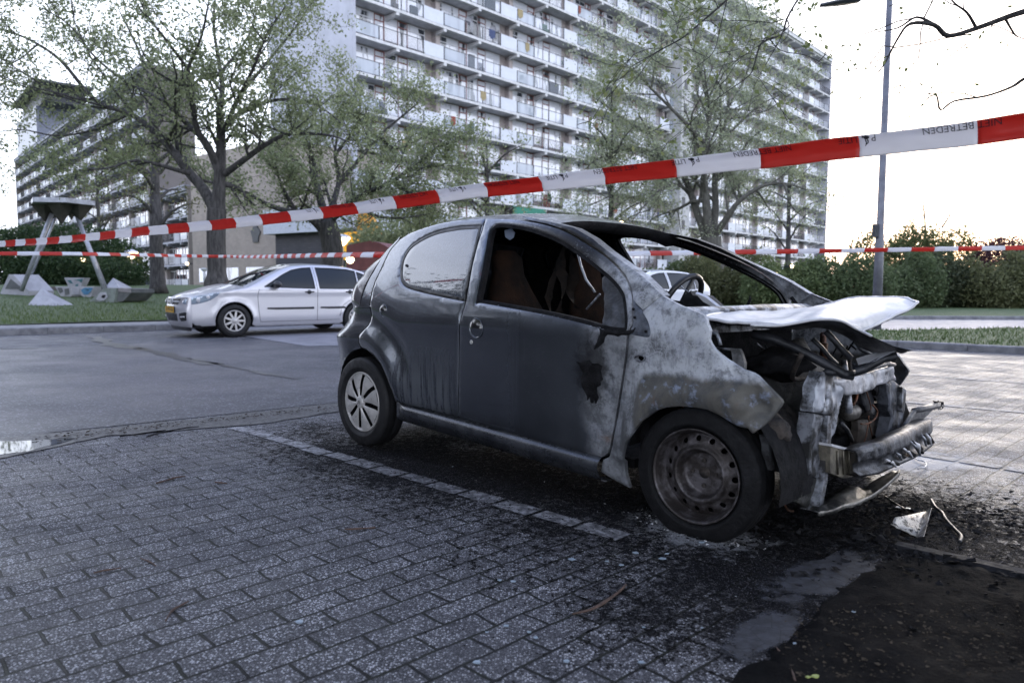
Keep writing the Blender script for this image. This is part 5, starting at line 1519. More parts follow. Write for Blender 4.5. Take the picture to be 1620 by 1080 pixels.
M_tan0 = simple('tan_gable', (.20, .18, .165), (.165, .15, .14), .8, scale=.5)
RZ2 = radians(-48.0); o2 = Vector((-113.6, 170.0, 0))
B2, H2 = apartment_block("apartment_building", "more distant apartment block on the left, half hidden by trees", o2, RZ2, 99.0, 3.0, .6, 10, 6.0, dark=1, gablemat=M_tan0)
o2b = o2 + Vector((cos(RZ2), sin(RZ2), 0)) * 99.7
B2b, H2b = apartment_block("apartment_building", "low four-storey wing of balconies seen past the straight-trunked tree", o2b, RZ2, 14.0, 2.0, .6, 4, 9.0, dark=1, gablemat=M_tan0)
mb = MB(); mb.box((0.5, .5, H2 + .62), (24, 8, H2 + 8.6)); mb.m = 1; mb.box((6.0, 1.0, H2 + 8.6), (30, 8, H2 + 11.4)); mb.box((4, -1.0, H2 + 11.4), (34, 9, H2 + 11.8)); mb.build("penthouse", [simple("penthouse_glass", (.14, .16, .22), (.09, .10, .14), .3), M_rail], B2)
mb = MB(); mb.box((-.3, -1.6, 0), (99, -1.3, 2.35)); mb.build("garden_wall", [M_darkbase], B2)

# ------------------------------------------------ low tan building between the two blocks, with a dark bust relief
def wall_between(name, label, pL, pR, z0, z1, depth, mat, cat):
    T = thing(name, label, cat, (pL.x, pL.y, 0), math.atan2(pR.y - pL.y, pR.x - pL.x))
    L = math.hypot(pR.x - pL.x, pR.y - pL.y)
    mb = MB(); mb.box((0, 0, z0), (L, depth, z1)); mb.build("wall", [mat], T); return T, L
def brickmat(name, c1, c2, mo, sc=1.0):
    k = NT(name); x, y, z = k.xyz()
    v = k.n("ShaderNodeCombineXYZ", {0: k.math('ADD', x, y), 1: z}).outputs[0]
    b = k.n("ShaderNodeTexBrick", {"Scale": sc, "Brick Width": .42, "Row Height": .14, "Mortar Size": .012, "Color1": (*c1, 1), "Color2": (*c2, 1), "Mortar": (*mo, 1)}); k.set(b.inputs[0], v)
    k.P(Base_Color=k.mix(k.rng(k.noise(.7, 4), .35, .7), b.outputs[0], k.mix(.25, b.outputs[0], (.1, .1, .1))), Roughness=.8); return k.m
M_tan = brickmat("tan_brick", (.36, .31, .27), (.31, .265, .235), (.30, .27, .25))
M_dkbr = brickmat("dark_brick", (.055, .055, .07), (.04, .04, .052), (.03, .03, .035))
pL, pR = D(305, 400, 60), D(445, 400, 52)
TB, LB = wall_between("tan_brick_building", "low tan brick building with a dark bust relief, behind the left tree", pL, pR, 0, 11.2, 9, M_tan, "building")
# dark bust silhouette, a relief plate
c = D(400, 358, 53.8)
bust = [(-.62,-.05),(-.30,.22),(-.24,.42),(-.38,.62),(-.42,.95),(-.30,1.22),(.0,1.34),(.28,1.25),(.42,.95),(.36,.60),(.22,.40),(.26,.22),(.66,-.10),(.40,-.45),(.34,-.80),(-.34,-.80),(-.42,-.42)]
inv = Matrix.Rotation(-TB.rotation_euler.z, 4, 'Z') @ Matrix.Translation((-TB.location.x, -TB.location.y, 0)); lc = inv @ c
mb = MB(); mb.prism([(lc.x + a * 1.0, -.09, lc.z + b * 1.05 - .3) for a, b in bust], (0, 1, 0), .085); mb.build("bust_relief", [M_rail], TB)
for xx in (1.0, 4.5, 8.0, 10.5):
    mb = MB(); mb.box((xx, -.03, 1.2), (xx + 2.4, -.002, 2.3)); mb.build("window", [M_pane], TB)
# dark brick annexe with white fascia
pL, pR = D(436, 390, 50), D(562, 390, 46)
DB, LD = wall_between("dark_brick_annexe", "dark brick annexe under a white fascia with a yellow lit panel", pL, pR, 0, 4.4, 8, M_dkbr, "building")
mb = MB(); mb.box((-.6, -.5, 4.4), (LD + .2, 8, 6.0)); mb.build("fascia", [simple("white_fascia", (.50, .53, .60), (.42, .45, .52), .6)], DB)
mb = MB(); mb.box((LD - .7, -1.2, 2.55), (LD + 1.2, -.6, 4.2)); mb.build("lit_panel", [emis("yellow_lit_panel", (.70, .34, .02), .18)], DB)
mb = MB(); mb.box((LD - .8, -1.22, 4.2), (LD + 1.3, -.55, 4.4)); mb.build("panel_hood", [M_rail], DB)
mb = MB(); mb.prism([(LD + 1.3, -1.2, 4.0), (LD + 3.3, -1.2, 4.0), (LD + 1.9, -1.2, 6.0), (LD + 1.5, -1.2, 5.9)], (0, 1, 0), .2); mb.build("triangular_sign", [emis("yellow_sign", (.45, .22, .03), .12)], DB)
# pink-red folded roofs
def gable_roof(name, label, pts, dz, mat):
    T = thing(name, label, "building", (pts[0].x, pts[0].y, 0)); b = pts[0]; mb = MB(); P = [Vector((p.x - b.x, p.y - b.y, p.z)) for p in pts]
    mb.prism(P, (.25, 1, 0), 5.0); mb.build("roof", [mat], T)
    mb = MB(); x0, x1 = min(p.x for p in P) + .4, max(p.x for p in P) - .4; mb.box((x0, .5, 0), (x1, 4.5, min(p.z for p in P) + .02)); mb.build("wall", [simple("pale_wall", (.35, .33, .35), None, .8)], T)
    return T
M_pink = simple("faded_red_roof", (.26, .095, .10), (.19, .07, .075), .6, scale=2)
gable_roof("red_roofed_pavilion", "small pavilion with a faded red roof behind the parked silver car", [D(548, 427, 30), D(548, 388, 30), D(585, 381, 30), D(600, 384, 30), D(630, 400, 30), D(640, 428, 30)], 0, M_pink)
gable_roof("red_roofed_pavilion", "second faded red roof just behind and right of the pavilion", [D(590, 400, 33), D(600, 384, 33), D(622, 391, 33), D(655, 410, 33), D(655, 425, 33)], 0, M_pink)

# block across the street, outside the frame to the left: it darkens the reflections in the car's doors
M_slab3 = simple('dusky_slab', (.14, .14, .16), (.10, .10, .12), .8, scale=2)
RZ3 = radians(86); mbT = thing("apartment_building", "apartment block across the street, mirrored as faint stripes in the burnt car's doors", "building", (-52, -50, 0), RZ3)
mb = MB(); mb.box((0, 1.5, 0), (92, 13, 20)); mb.build("wall", [M_recess2], mbT)
for j in range(1, 8):
    mb = MB(); mb.box((0, 0, 2.8*j - .2), (92, 1.52, 2.8*j)); mb.box((0, 0, 2.8*j), (92, .06, 2.8*j + .5)); mb.build("balcony_slab", [M_slab3], mbT)
# ================================================================== TREES AND HEDGES
def bark(name, c1, c2):
    k = NT(name); n = k.noise(1, 6, .7, vec=k.mp(sc=(14, 14, 3))); k.P(Base_Color=k.mix(k.rng(n, .35, .65), c1, c2), Roughness=.9); k.bump(n, .8, .03); return k.m
M_bark = bark("dark_bark", (.030, .028, .028), (.085, .080, .078))
M_bark2 = bark("pale_bark", (.06, .058, .052), (.12, .115, .10))
def leafm(name, a, b, c):
    k = NT(name)
    g = k.n("ShaderNodeNewGeometry"); r = g.outputs["Random Per Island"]
    col = k.mix(k.rng(r, 0, .5), a, b); col = k.mix(k.rng(r, .75, 1), col, c)
    k.P(Base_Color=col, Roughness=.6)
    k.set(k.b.inputs["Specular IOR Level"], .25)
    tr = k.n("ShaderNodeBsdfTranslucent"); k.set(tr.inputs[0], col); mx = k.n("ShaderNodeMixShader"); k.set(mx.inputs[0], .45)
    k.t.links.new(k.b.outputs[0], mx.inputs[1]); k.t.links.new(tr.outputs[0], mx.inputs[2])
    out = [n for n in k.t.nodes if n.type == 'OUTPUT_MATERIAL'][0]; k.t.links.new(mx.outputs[0], out.inputs[0]); return k.m
L_grey = leafm("grey_green_leaves", (.17, .20, .10), (.26, .295, .155), (.39, .42, .27))
L_pale = leafm("pale_grey_leaves", (.24, .28, .17), (.33, .365, .25), (.45, .48, .36))
L_lime = leafm("fresh_leaves", (.14, .18, .07), (.20, .235, .10), (.26, .28, .14))
L_oliv = leafm("olive_leaves", (.10, .11, .05), (.15, .15, .075), (.18, .17, .10))
L_dark = leafm("hedge_leaves", (.022, .045, .018), (.045, .075, .030), (.08, .11, .05))
L_mid = leafm("shrub_leaves", (.07, .10, .045), (.11, .145, .07), (.17, .20, .11))
L_dk2 = leafm("dark_shrub_leaves", (.04, .055, .03), (.07, .085, .045), (.11, .12, .07))
L_red = leafm("maroon_leaves", (.05, .022, .028), (.085, .035, .042), (.11, .055, .055))

def leaf_quads(mb, p, n, r, size, rnd, d=None):
    for _ in range(n):
        c = p + Vector((rnd.gauss(0, r), rnd.gauss(0, r), rnd.gauss(0, r)))
        u = Vector((rnd.uniform(-1, 1), rnd.uniform(-1, 1), rnd.uniform(-1, 1))); u = u.normalized() if u.length > .01 else Vector((1, 0, 0))
        w = u.orthogonal().normalized(); a = rnd.uniform(0, 6.28); w = (w * cos(a) + u.cross(w) * sin(a))
        s_ = size * rnd.uniform(.6, 1.3)
        b = len(mb.v); mb.v += [tuple(c - u*s_), tuple(c + w*s_*.55), tuple(c + u*s_), tuple(c - w*s_*.55)]
        mb.f.append((b, b+1, b+2, b+3)); mb.mi.append(0); mb.sm.append(False)
def wander(p, d, L, n, rnd, up=.15, wob=.22):
    pts = [p.copy()]; d = d.normalized()
    for i in range(n):
        d = (d + Vector((rnd.gauss(0, wob), rnd.gauss(0, wob), rnd.gauss(0, wob) + up * .3))).normalized(); p = p + d * (L / n); pts.append(p.copy())
    return pts, d
class Tree:
    def __init__(s, seed, leafsize=.06, leafn=3, leafr=.18, levels=3, dens=1.0, up=.2, twig=.010, bounds=None, ratio=.62, spread=.9, wood_leaf=0.5, length=1.0):
        s.r = random.Random(seed); s.w = MB(); s.l = MB(); s.ls, s.ln, s.lr, s.lv, s.dens, s.up, s.twig = leafsize, leafn, leafr, levels, dens, up, twig
        s.ratio = ratio; s.spread = spread; s.len = length; s.bounds = bounds
    def limb(s, pts, r0, r1, lv, tw=True):
        """a limb with side branches; pts world points"""
        n = len(pts); rad = [r0 + (r1 - r0) * (i / (n - 1)) ** .8 for i in range(n)]
        s.w.tube(pts, rad, 10 if r0 > .08 else 6 if r0 > .025 else 4 if r0 > .012 else 3, cap=False)
        if lv <= 0:
            for p in pts[1:]:
                if s.r.random() < .9: leaf_quads(s.l, p, s.ln, s.lr, s.ls, s.r)
            return
        L = sum((b - a).length for a, b in zip(pts, pts[1:]))
        k = max(2, int(s.dens * (3 + L * 1.1)))
        for q in range(k):
            t = s.r.uniform(.18, 1.0) if q < k - 1 else 1.0
            i = min(n - 2, int(t * (n - 1))); f = t * (n - 1) - i
            p = pts[i].lerp(pts[i+1], min(1, f)); d0 = (pts[i+1] - pts[i]).normalized()
            sd = Vector((s.r.gauss(0, 1), s.r.gauss(0, 1), s.r.gauss(.15, .8))).normalized()
            d = (d0 * (1 - s.spread * .5) + sd * s.spread).normalized() if q < k - 1 else d0
            rr = rad[i] * s.r.uniform(.42, .62); LL = max(.35, L * s.ratio * s.r.uniform(.55, 1.05) * (1 - .35 * t)) * s.len
            if rr < s.twig * .5: rr = s.twig * .5
            cp, dd = wander(p, d, LL, 4 if lv > 1 else 3, s.r, s.up)
            s.limb(cp, rr, max(.0035, rr * .35), lv - 1)
    def finish(s, name, label, base, leafmat, barkmat, group=None, cat="tree"):
        T = thing(name, label, cat, base, 0, group); o = Vector(base)
        for m_ in (s.w, s.l): m_.v = [(v[0] - o.x, v[1] - o.y, v[2] - o.z) for v in m_.v]
        t = s.w.mesh("trunk", [barkmat]); to = child("trunk", t, T)
        if s.l.v: child("crown", s.l.mesh("crown", [leafmat]), T)
        return T
def PX(pts, y0, dy=None):
    """polyline of photo pixels with depth per point"""
    out = []
    for i, p in enumerate(pts):
        out.append(D(p[0], p[1], y0 + (p[2] if len(p) > 2 else 0)))
    return [Vector(q) for q in spline([tuple(a) for a in out], 4)]

# --- left foreground tree (trunk at 343)
def tree_left():
    y = 20.5; t = Tree(3, .050, 6, .13, 3, 1.2, .25, .012, ratio=.50, spread=.85)
    base = D(343, 452, y); base.z = lawn_z(base.x, base.y)
    tr = [base + Vector((0, 0, -.2))] + PX([(343,446),(343,420),(342,385),(342,350),(343,330)], y)
    t.w.tube(tr, [.40] + [.34, .30, .265] + [.25] * (len(tr) - 4), 14)
    def L(px, r0, r1, lv=3): t.limb(PX(px, y), r0, r1, lv)
    L([(341,335),(322,300,.3),(298,272,.6),(270,235,.8),(240,205,1),(205,180,1.3),(150,158,1.5),(95,95,1.6),(40,60,1.6),(-20,40,1.6)], .17, .02)
    L([(300,275),(255,262,-.6),(215,254,-1),(170,266,-1.5),(120,270,-1.8)], .075, .012)
    L([(345,330),(348,270,0),(350,215,0),(346,170,-.2)], .20, .09)
    L([(345,268),(325,225,.5),(295,195,1),(262,160,1.5),(235,120,1.5),(215,70,1.8),(190,20,2)], .12, .02)
    L([(347,262),(312,205,-.6),(304,150,-1),(298,110,-1.2),(318,60,-1.4),(330,5,-1.6)], .10, .02)
    L([(352,208),(372,185,.4),(400,168,.8),(440,158,1.1),(480,160,1.5),(515,175,1.6),(545,200,1.6)], .08, .015)
    L([(356,275),(390,250,-.6),(425,226,-1),(460,212,-1.2),(520,214,-1.4),(552,225,-1.4)], .10, .015)
    L([(346,180),(352,140,.5),(345,90,.8),(338,40,1),(342,-20,1)], .09, .02)
    L([(350,215),(375,160,-1),(400,110,-1.6),(420,60,-2),(452,10,-2.2)], .07, .02)
    L([(262,160),(200,130,.8),(150,90,1),(110,40,1.2),(60,10,1.2)], .06, .012)
    L([(298,110),(260,60,-1.6),(230,20,-2),(215,-20,-2)], .05, .012)
    L([(380,150,1),(430,90,1.5),(470,40,1.8),(500,-10,2)], .06, .012)
    L([(345,120),(392,60,.6),(408,10,.8)], .05, .012)
    L([(205,180,1.3),(150,205,1.6),(90,215,1.8),(30,205,2),(-30,215,2)], .045, .01)
    L([(150,158,1.5),(80,150,1.5),(20,130,1.5),(-30,110,1.5)], .04, .01)
    L([(60,70,1.6),(20,100,1.6),(-20,95,1.6)], .03, .01, 2)
    t.finish("spring_tree", "big forked tree in young leaf left of the parked silver car", base, L_grey, M_bark)
tree_left()
def tree_mid():
    y = 27; t = Tree(8, .056, 6, .17, 3, 1.25, .12, .014, ratio=.52, spread=.95)
    base = D(522, 440, y); base.z = lawn_z(base.x, base.y)
    tr = [base + Vector((0, 0, -.2))] + PX([(524,425),(526,395),(522,372),(515,350)], y)
    t.w.tube(tr, [.50, .46, .42] + [.38] * (len(tr) - 3), 14)
    def L(px, r0, r1, lv=3): t.limb(PX(px, y), r0, r1, lv)
    L([(514,368),(500,352,-.3),(478,338,-.6),(450,333,-1),(420,322,-1.4),(390,305,-1.6),(365,300,-1.6)], .20, .03)
    L([(468,336,-.6),(455,312,-.8),(444,290,-1),(436,262,-1.2)], .10, .03)
    L([(516,355),(508,320,.3),(500,285,.5),(495,250,.8),(480,215,1)], .20, .03)
    L([(518,352),(528,318,.6),(536,285,1),(530,245,1.2),(535,205,1.2)], .16, .03)
    L([(520,350),(550,325,-.5),(580,305,-1),(615,290,-1.2),(650,270,-1.4),(700,262,-1.4)], .16, .03)
    L([(536,290,1),(570,250,1.4),(600,215,1.5),(635,185,1.5),(660,165,1.5)], .11, .02)
    L([(500,285,.5),(470,255,.8),(440,235,.8),(420,225,.8)], .08, .02)
    L([(560,320,-1),(590,340,-1.5),(630,345,-1.8),(680,338,-1.8)], .08, .02)
    L([(620,288,-1.2),(660,310,-1.8),(710,315,-2),(750,320,-2)], .08, .02)
    L([(530,245,1.2),(560,205,1.8),(570,165,1.8),(555,135,1.8)], .08, .02)
    L([(650,270,-1.4),(690,235,-1.8),(720,225,-1.8)], .06, .02)
    L([(600,215,1.5),(630,235,2),(680,215,2.5),(715,240,2.5)], .06, .02)
    L([(540,335,1),(580,330,1.5),(620,325,1.5),(660,345,1.5)], .06, .02)
    t.finish("spring_tree", "broad low tree in fresh leaf right behind the parked silver car", base, L_grey, M_bark)
tree_mid()
def tree_right():
    y = 37; t = Tree(12, .060, 7, .22, 3, 1.15, .2, .016, ratio=.55, spread=.9)
    base = D(1128, 440, y); base.z = .1
    tr = [base] + PX([(1128,415),(1126,392),(1125,375)], y); t.w.tube(tr, [.55] + [.5] * (len(tr) - 1), 14)
    def L(px, r0, r1, lv=3): t.limb(PX(px, y), r0, r1, lv)
    L([(1120,385),(1106,345,.3),(1092,305,.5),(1078,272,.8),(1050,245,1.1),(1030,215,1.3),(1010,180,1.3)], .24, .04)
    L([(1122,378),(1118,330,-.3),(1114,280,-.5),(1118,230,-.6),(1122,180,-.8),(1112,130,-1),(1100,85,-1)], .26, .04)
    L([(1126,378),(1132,330,.4),(1131,280,.8),(1140,225,1),(1152,170,1.2),(1150,120,1.2),(1160,60,1.2)], .22, .03)
    L([(1132,370),(1150,345,-.6),(1170,318,-1),(1205,295,-1.3),(1240,290,-1.5),(1275,300,-1.5)], .20, .03)
    L([(1092,305,.5),(1070,292,-.5),(1045,300,-1),(1020,325,-1.4),(1000,350,-1.4)], .10, .02)
    L([(1118,230,-.6),(1090,200,-1.2),(1060,170,-1.4),(1030,140,-1.6),(1000,110,-1.6),(975,90,-1.6)], .12, .02)
    L([(1050,245,1.1),(1010,235,1.5),(975,240,1.6),(940,255,1.6),(915,280,1.6)], .10, .02)
    L([(1140,225,1),(1175,190,1.5),(1205,165,1.8),(1235,150,1.8)], .10, .02)
    L([(1131,290,.8),(1160,262,1.2),(1195,245,1.4),(1240,235,1.5),(1270,240,1.5)], .10, .02)
    L([(1030,215,1.3),(990,190,1.6),(955,165,1.6),(935,150,1.6)], .08, .02)
    L([(1080,280,.5),(1040,275,0),(1000,285,-.3),(965,310,-.3),(930,325,-.3)], .08, .02)
    L([(1152,170,1.2),(1180,120,1.4),(1190,80,1.4),(1205,45,1.4)], .07, .02)
    L([(1100,85,-1),(1080,45,-1),(1060,10,-1)], .06, .02)
    L([(1240,290,-1.5),(1255,330,-1.8),(1285,350,-1.8)], .06, .02, 2)
    L([(1030,140,-1.6),(1040,90,-1.6),(1055,50,-1.6)], .06, .02)
    t.finish("spring_tree", "wide multi-stemmed tree in front of the long apartment block", base, L_pale, M_bark2)
tree_right()
def small_tree(px, base_v, y, top_v, w, seed, leaf, label, name="spring_tree", r=.16, zb=None, lv=3, barkm=None, ls=.08, ln=3, dens=.9, lr=.25):
    t = Tree(seed, ls, ln, lr, lv, dens, .35, .014, ratio=.5, spread=.8)
    base = D(px, base_v, y); base.z = lawn_z(base.x, base.y) if zb is None else zb
    top = D(px, top_v, y); H_ = top.z - base.z
    tr = [base + Vector((0, 0, H_ * f)) + Vector((noise.noise((f*2, seed, 0)) * .25 * f, 0, 0)) for f in (0, .04, .12, .3, .5, .75, 1.0)]
    t.w.tube(tr[:5], [r*1.5, r*1.15, r, r*.9, r*.75], 12)
    t.limb(tr[4:], r*.7, r*.2, lv - 1)
    rr = random.Random(seed); sc = w * y / FPX
    for i in range(9):
        f = .32 + .6 * i / 9; a = rr.uniform(0, 6.28); p = base + Vector((0, 0, H_ * f)); wx = sc * (1 - abs(f - .6) * 1.0) * rr.uniform(.7, 1.1)
        e = p + Vector((cos(a) * wx, sin(a) * wx * .8, H_ * rr.uniform(.08, .22)))
        m_ = p.lerp(e, .5) + Vector((0, 0, H_ * .03)); t.limb([Vector(q) for q in spline([tuple(p), tuple(m_), tuple(e)], 3)], r*.4, r*.08, lv - 1)
    return t.finish(name, label, base, leaf, barkm or M_bark)
small_tree(250, 452, 33, 150, 95, 31, L_oliv, "straight-trunked tree in olive leaf behind the big forked tree", r=.30, ls=.085, ln=3)
small_tree(160, 445, 52, 250, 80, 32, L_oliv, "small olive-leaved tree in front of the distant block", r=.18, zb=.9, ln=4)
small_tree(770, 440, 40, 240, 90, 33, L_grey, "grey-green tree between the low leafy tree and the burnt car's roof", r=.20, zb=.3, ln=4)
small_tree(965, 450, 38, 200, 85, 34, L_grey, "tall thin tree left of the multi-stemmed tree", r=.20, zb=.2)
small_tree(1245, 440, 42, 230, 70, 35, L_grey, "slender tree right of the multi-stemmed tree", r=.16, zb=.1)
small_tree(1345, 430, 60, 350, 10, 36, L_mid, "thin sapling left of the tall lamp post", r=.07, zb=.1, lv=2, ls=.06, ln=2)
def bare(px, y, paths, label):
    t = Tree(px, .05, 1, .1, 1, .8, .3, .012); base = D(px, 430, y); base.z = .1
    t.w.tube([base, D(paths[0][0][0], paths[0][0][1], y)], [.10, .07], 6)
    for p in paths: t.limb(PX(p, y), .075, .02, 1)
    t.finish("pollard_tree", label, base, L_mid, M_bark2)
bare(1464, 46, [[(1464,372),(1463,345),(1461,320),(1466,290)], [(1490,360),(1500,345),(1511,325)]], "bare pollarded tree above the shrubs right of the lamp post")

# --- foreground tree at the right edge: trunk and hanging twigs
def front_tree():
    y = 2.45; t = Tree(77, .012, 1, .02, 1, 1.3, -.1, .004, ratio=.5, spread=.9)
    base = Vector((1.93, 2.02, 0))
    tr = [base + Vector((-.10, 0, -.02)), base + Vector((-.02, .02, .10)), base + Vector((.04, .05, .35)), base + Vector((.22, .10, .8)), base + Vector((.45, .15, 1.6)), base + Vector((.6, .2, 2.6)), base + Vector((.5, .3, 3.6))]
    t.w.tube([Vector(q) for q in spline([tuple(p) for p in tr], 5)], [.33 - .14 * min(1, i / 9) - .08 * max(0, (i - 9) / 22) + .014 * noise.noise((i * .8, 0, 0)) for i in range(31)], 22)
    def L(px, r0, r1, y0, lv=1): t.limb(PX(px, y0), r0, r1, lv)
    t.ls = .016; t.lr = .06; t.ln = 2
    t.w.tube([tr[-2], D(1750, -60, 4.2), D(1660, 5, 4.6)], [.07, .05, .042], 8)
    L([(1650,10),(1600,25),(1545,45),(1500,57),(1478,40),(1440,38),(1420,62),(1400,100),(1385,120)], .024, .004, 4.6)
    L([(1478,40),(1450,28),(1420,45),(1380,52)], .012, .003, 4.6)
    L([(1545,45),(1530,20),(1510,5),(1490,-20)], .012, .004, 4.6)
    L([(1590,30),(1605,55),(1615,60)], .010, .003, 4.6)
    L([(1660,105),(1620,125),(1600,138),(1560,152),(1510,160),(1488,174),(1482,152),(1470,154),(1455,170)], .013, .0025, 4.4)
    t.w.tube([tr[-1], D(1750, 60, 4.2), D(1660, 105, 4.4)], [.06, .03, .02], 6)
    # long twigs hanging in at the top centre
    t.w.tube([tr[-1], Vector((1.8, 4.2, 4.6)), D(1290, -40, 6.5)], [.08, .05, .02], 6)
    t.ls = .028; t.lr = .07; t.ln = 3; t.dens = 1.5
    L([(1290,-40),(1262,0),(1245,30),(1236,55),(1205,68),(1194,100),(1185,120),(1150,145),(1130,160)], .014, .004, 6.5, 2)
    L([(1175,-30),(1150,0),(1110,35),(1080,60),(1040,82),(1000,105)], .013, .004, 6.3, 2)
    L([(1236,55),(1250,40),(1262,30)], .006, .003, 6.5, 1)
    t.w.tube([D(1290, -40, 6.5), D(1230, -60, 6.4), D(1175, -30, 6.3)], [.02, .016, .013], 6)
    L([(1150,0),(1140,40),(1130,80),(1110,100)], .006, .003, 6.4, 1)
    L([(1205,68),(1215,60),(1235,80),(1275,88),(1300,100)], .006, .003, 6.5, 1)
    # unseen leaf canopy above the camera, added to shade the foreground
    rr = random.Random(5)
    for i in range(330):
        e = Vector((rr.uniform(-8.5, 7), rr.uniform(-6, 3.3), rr.uniform(4.9, 8.0)))
        if i % 7 == 0:
            a = tr[-1] + Vector((0, 0, rr.uniform(-.6, .8))); m_ = a.lerp(e, .5) + Vector((0, 0, .5)); P = [Vector(q) for q in spline([tuple(a), tuple(m_), tuple(e)], 5)]
            t.w.tube(P, [.07 * (1 - .8 * i_ / (len(P) - 1)) for i_ in range(len(P))], 6)
        leaf_quads(t.l, e, 85, .55, .115, rr)
    t.finish("roadside_tree", "trunk at the lower right corner whose bare twigs hang into the sky", base, L_lime, M_bark)
front_tree()

# --- hedges and shrubs: clumps of leaf cards over a loose stem frame
def shrub(name, label, lobes, leafmat, n, size, seed, cat="hedge", group=None, stems=True, zb=0.0):
    rnd = random.Random(seed); mb = MB(); o = Vector((lobes[0][0], lobes[0][1], zb))
    T = thing(name, label, cat, o, 0, group)
    tot = sum(l[3] * l[4] for l in lobes)
    for (x, y, z, rx, rz, ry) in lobes:
        k = int(n * rx * rz / tot)
        for i in range(k):
            u = Vector((rnd.gauss(0, 1), rnd.gauss(0, 1), rnd.gauss(0, 1))).normalized(); q = rnd.uniform(.62, 1.0) ** .5
            nz = 1 + .30 * noise.noise((u.x*2.2 + x, u.y*2.2 + y, u.z*2.2)) + .16 * noise.noise((u.x*6 + x, u.y*6, u.z*6 + y))
            p = Vector((x + u.x * rx * q * nz, y + u.y * ry * q * nz, max(.02 + zb, z + u.z * rz * q * nz)))
            leaf_quads(mb, p - o, 2, size * 1.5, size, rnd)
    child("foliage", mb.mesh("foliage", [leafmat]), T)
    # dark twiggy core that closes the inside
    cb = MB()
    for (x, y, z, rx, rz, ry) in lobes:
        for i in range(max(4, int(rx * 6))):
            a = Vector((x + rnd.uniform(-.7, .7) * rx, y + rnd.uniform(-.5, .5) * ry, zb)); b = Vector((x + rnd.uniform(-.85, .85) * rx, y + rnd.uniform(-.6, .6) * ry, z + rz * rnd.uniform(.3, .9)))
            cb.tube([a - o, a.lerp(b, .5) - o + Vector((rnd.uniform(-.1, .1), 0, 0)), b - o], [.03, .02, .008], 4, cap=False)
    child("stems", cb.mesh("stems", [M_bark]), T)
    return T
def lobes_px(px, y, zb=.0, ry=1.5):
    out = []
    for (u0, u1, vt) in px:
        c = D((u0 + u1) / 2, vt, y); rx = (u1 - u0) / 2 * y / FPX * 1.15; zt = c.z; h = zt - zb
        out.append((c.x, y + random.uniform(-.3, .3), zb + h * .45, rx, h * .52, ry))
    return out
shrub("hedge", "dark green hedge behind the tripod sculpture", lobes_px([(-60,30,355),(10,80,352),(60,130,352),(110,180,358),(160,215,378)], 40, .75, 2.0), L_dark, 15000, .09, 1, zb=.75)
shrub("hedge", "low dark hedge left of the lantern, in front of the garden wall", lobes_px([(30,90,392),(80,140,400),(120,170,405),(150,215,412)], 37.5, .75, 1.6), L_dark, 9000, .08, 2, zb=.75)
L_brn = leafm("brown_green_leaves", (.085, .095, .045), (.13, .14, .065), (.19, .20, .11))
L_lit = leafm("light_shrub_leaves", (.085, .12, .05), (.13, .17, .075), (.20, .24, .12))
def bank(rng_px, y, vt, mats, labels, seed):
    """a loose row of separate shrubs, each its own thing"""
    rr = random.Random(seed); u0, u1, n = rng_px
    for i in range(n):
        c = u0 + (u1 - u0) * (i + .5) / n; w = (u1 - u0) / n * .72; lob = []
        for q in range(5): lob.append((c - w + 2*w*q/5 + rr.uniform(-6, 6), c - w + 2*w*(q+1)/5 + rr.uniform(-4, 10), vt + rr.uniform(-16, 20)))
        lob.append((c - w*.9, c + w*.9, vt + 30)); ll = lobes_px(lob, y + rr.uniform(-1.6, 1.6), 0, 1.1)
        shrub("shrub", labels[i], ll, mats[i], 8500, .07, seed * 10 + i, "shrub")
bank((1105, 1385, 3), 33, 402, [L_brn, L_lit, L_mid], ["loose brown-green shrub framed by the empty windscreen's right corner", "light green shrub under the tape, above the burnt car's windscreen pillar", "mid green shrub directly left of the tall lamp post"], 4)
bank((1385, 1700, 4), 32.5, 402, [L_mid, L_dk2, L_brn, L_dk2], ["mid green shrub directly right of the tall lamp post", "dark green shrub above the tip of the raised bonnet", "brown-green loose shrub under the tape, second from the right edge", "dark shrub under the tape at the right edge"], 5)
shrub("shrub", "rounded yellow-green shrub right of the lamp post, above the hedge", lobes_px([(1352,1400,366),(1395,1450,372),(1430,1500,355),(1480,1535,362),(1420,1470,350)], 44, 0, 2.0), leafm("yellowgreen", (.075, .09, .035), (.11, .13, .05), (.16, .17, .09)), 9000, .10, 5, "shrub")
shrub("shrub", "maroon-leaved shrub at the right edge above the hedge", lobes_px([(1535,1590,375),(1570,1640,369),(1610,1680,372)], 42, 0, 2.0), L_red, 7000, .09, 6, "shrub")
shrub("hedge", "mid green shrub under the multi-stemmed tree", lobes_px([(1000,1060,425),(1050,1110,412),(1085,1135,405)], 36, 0, 1.5), L_mid, 7000, .08, 7)
shrub("shrub", "dense leafy shrub behind the red pavilion roofs", lobes_px([(560,640,352),(610,700,345),(680,770,350)], 36, .3, 1.8), L_grey, 9000, .10, 8, "shrub", zb=.3)

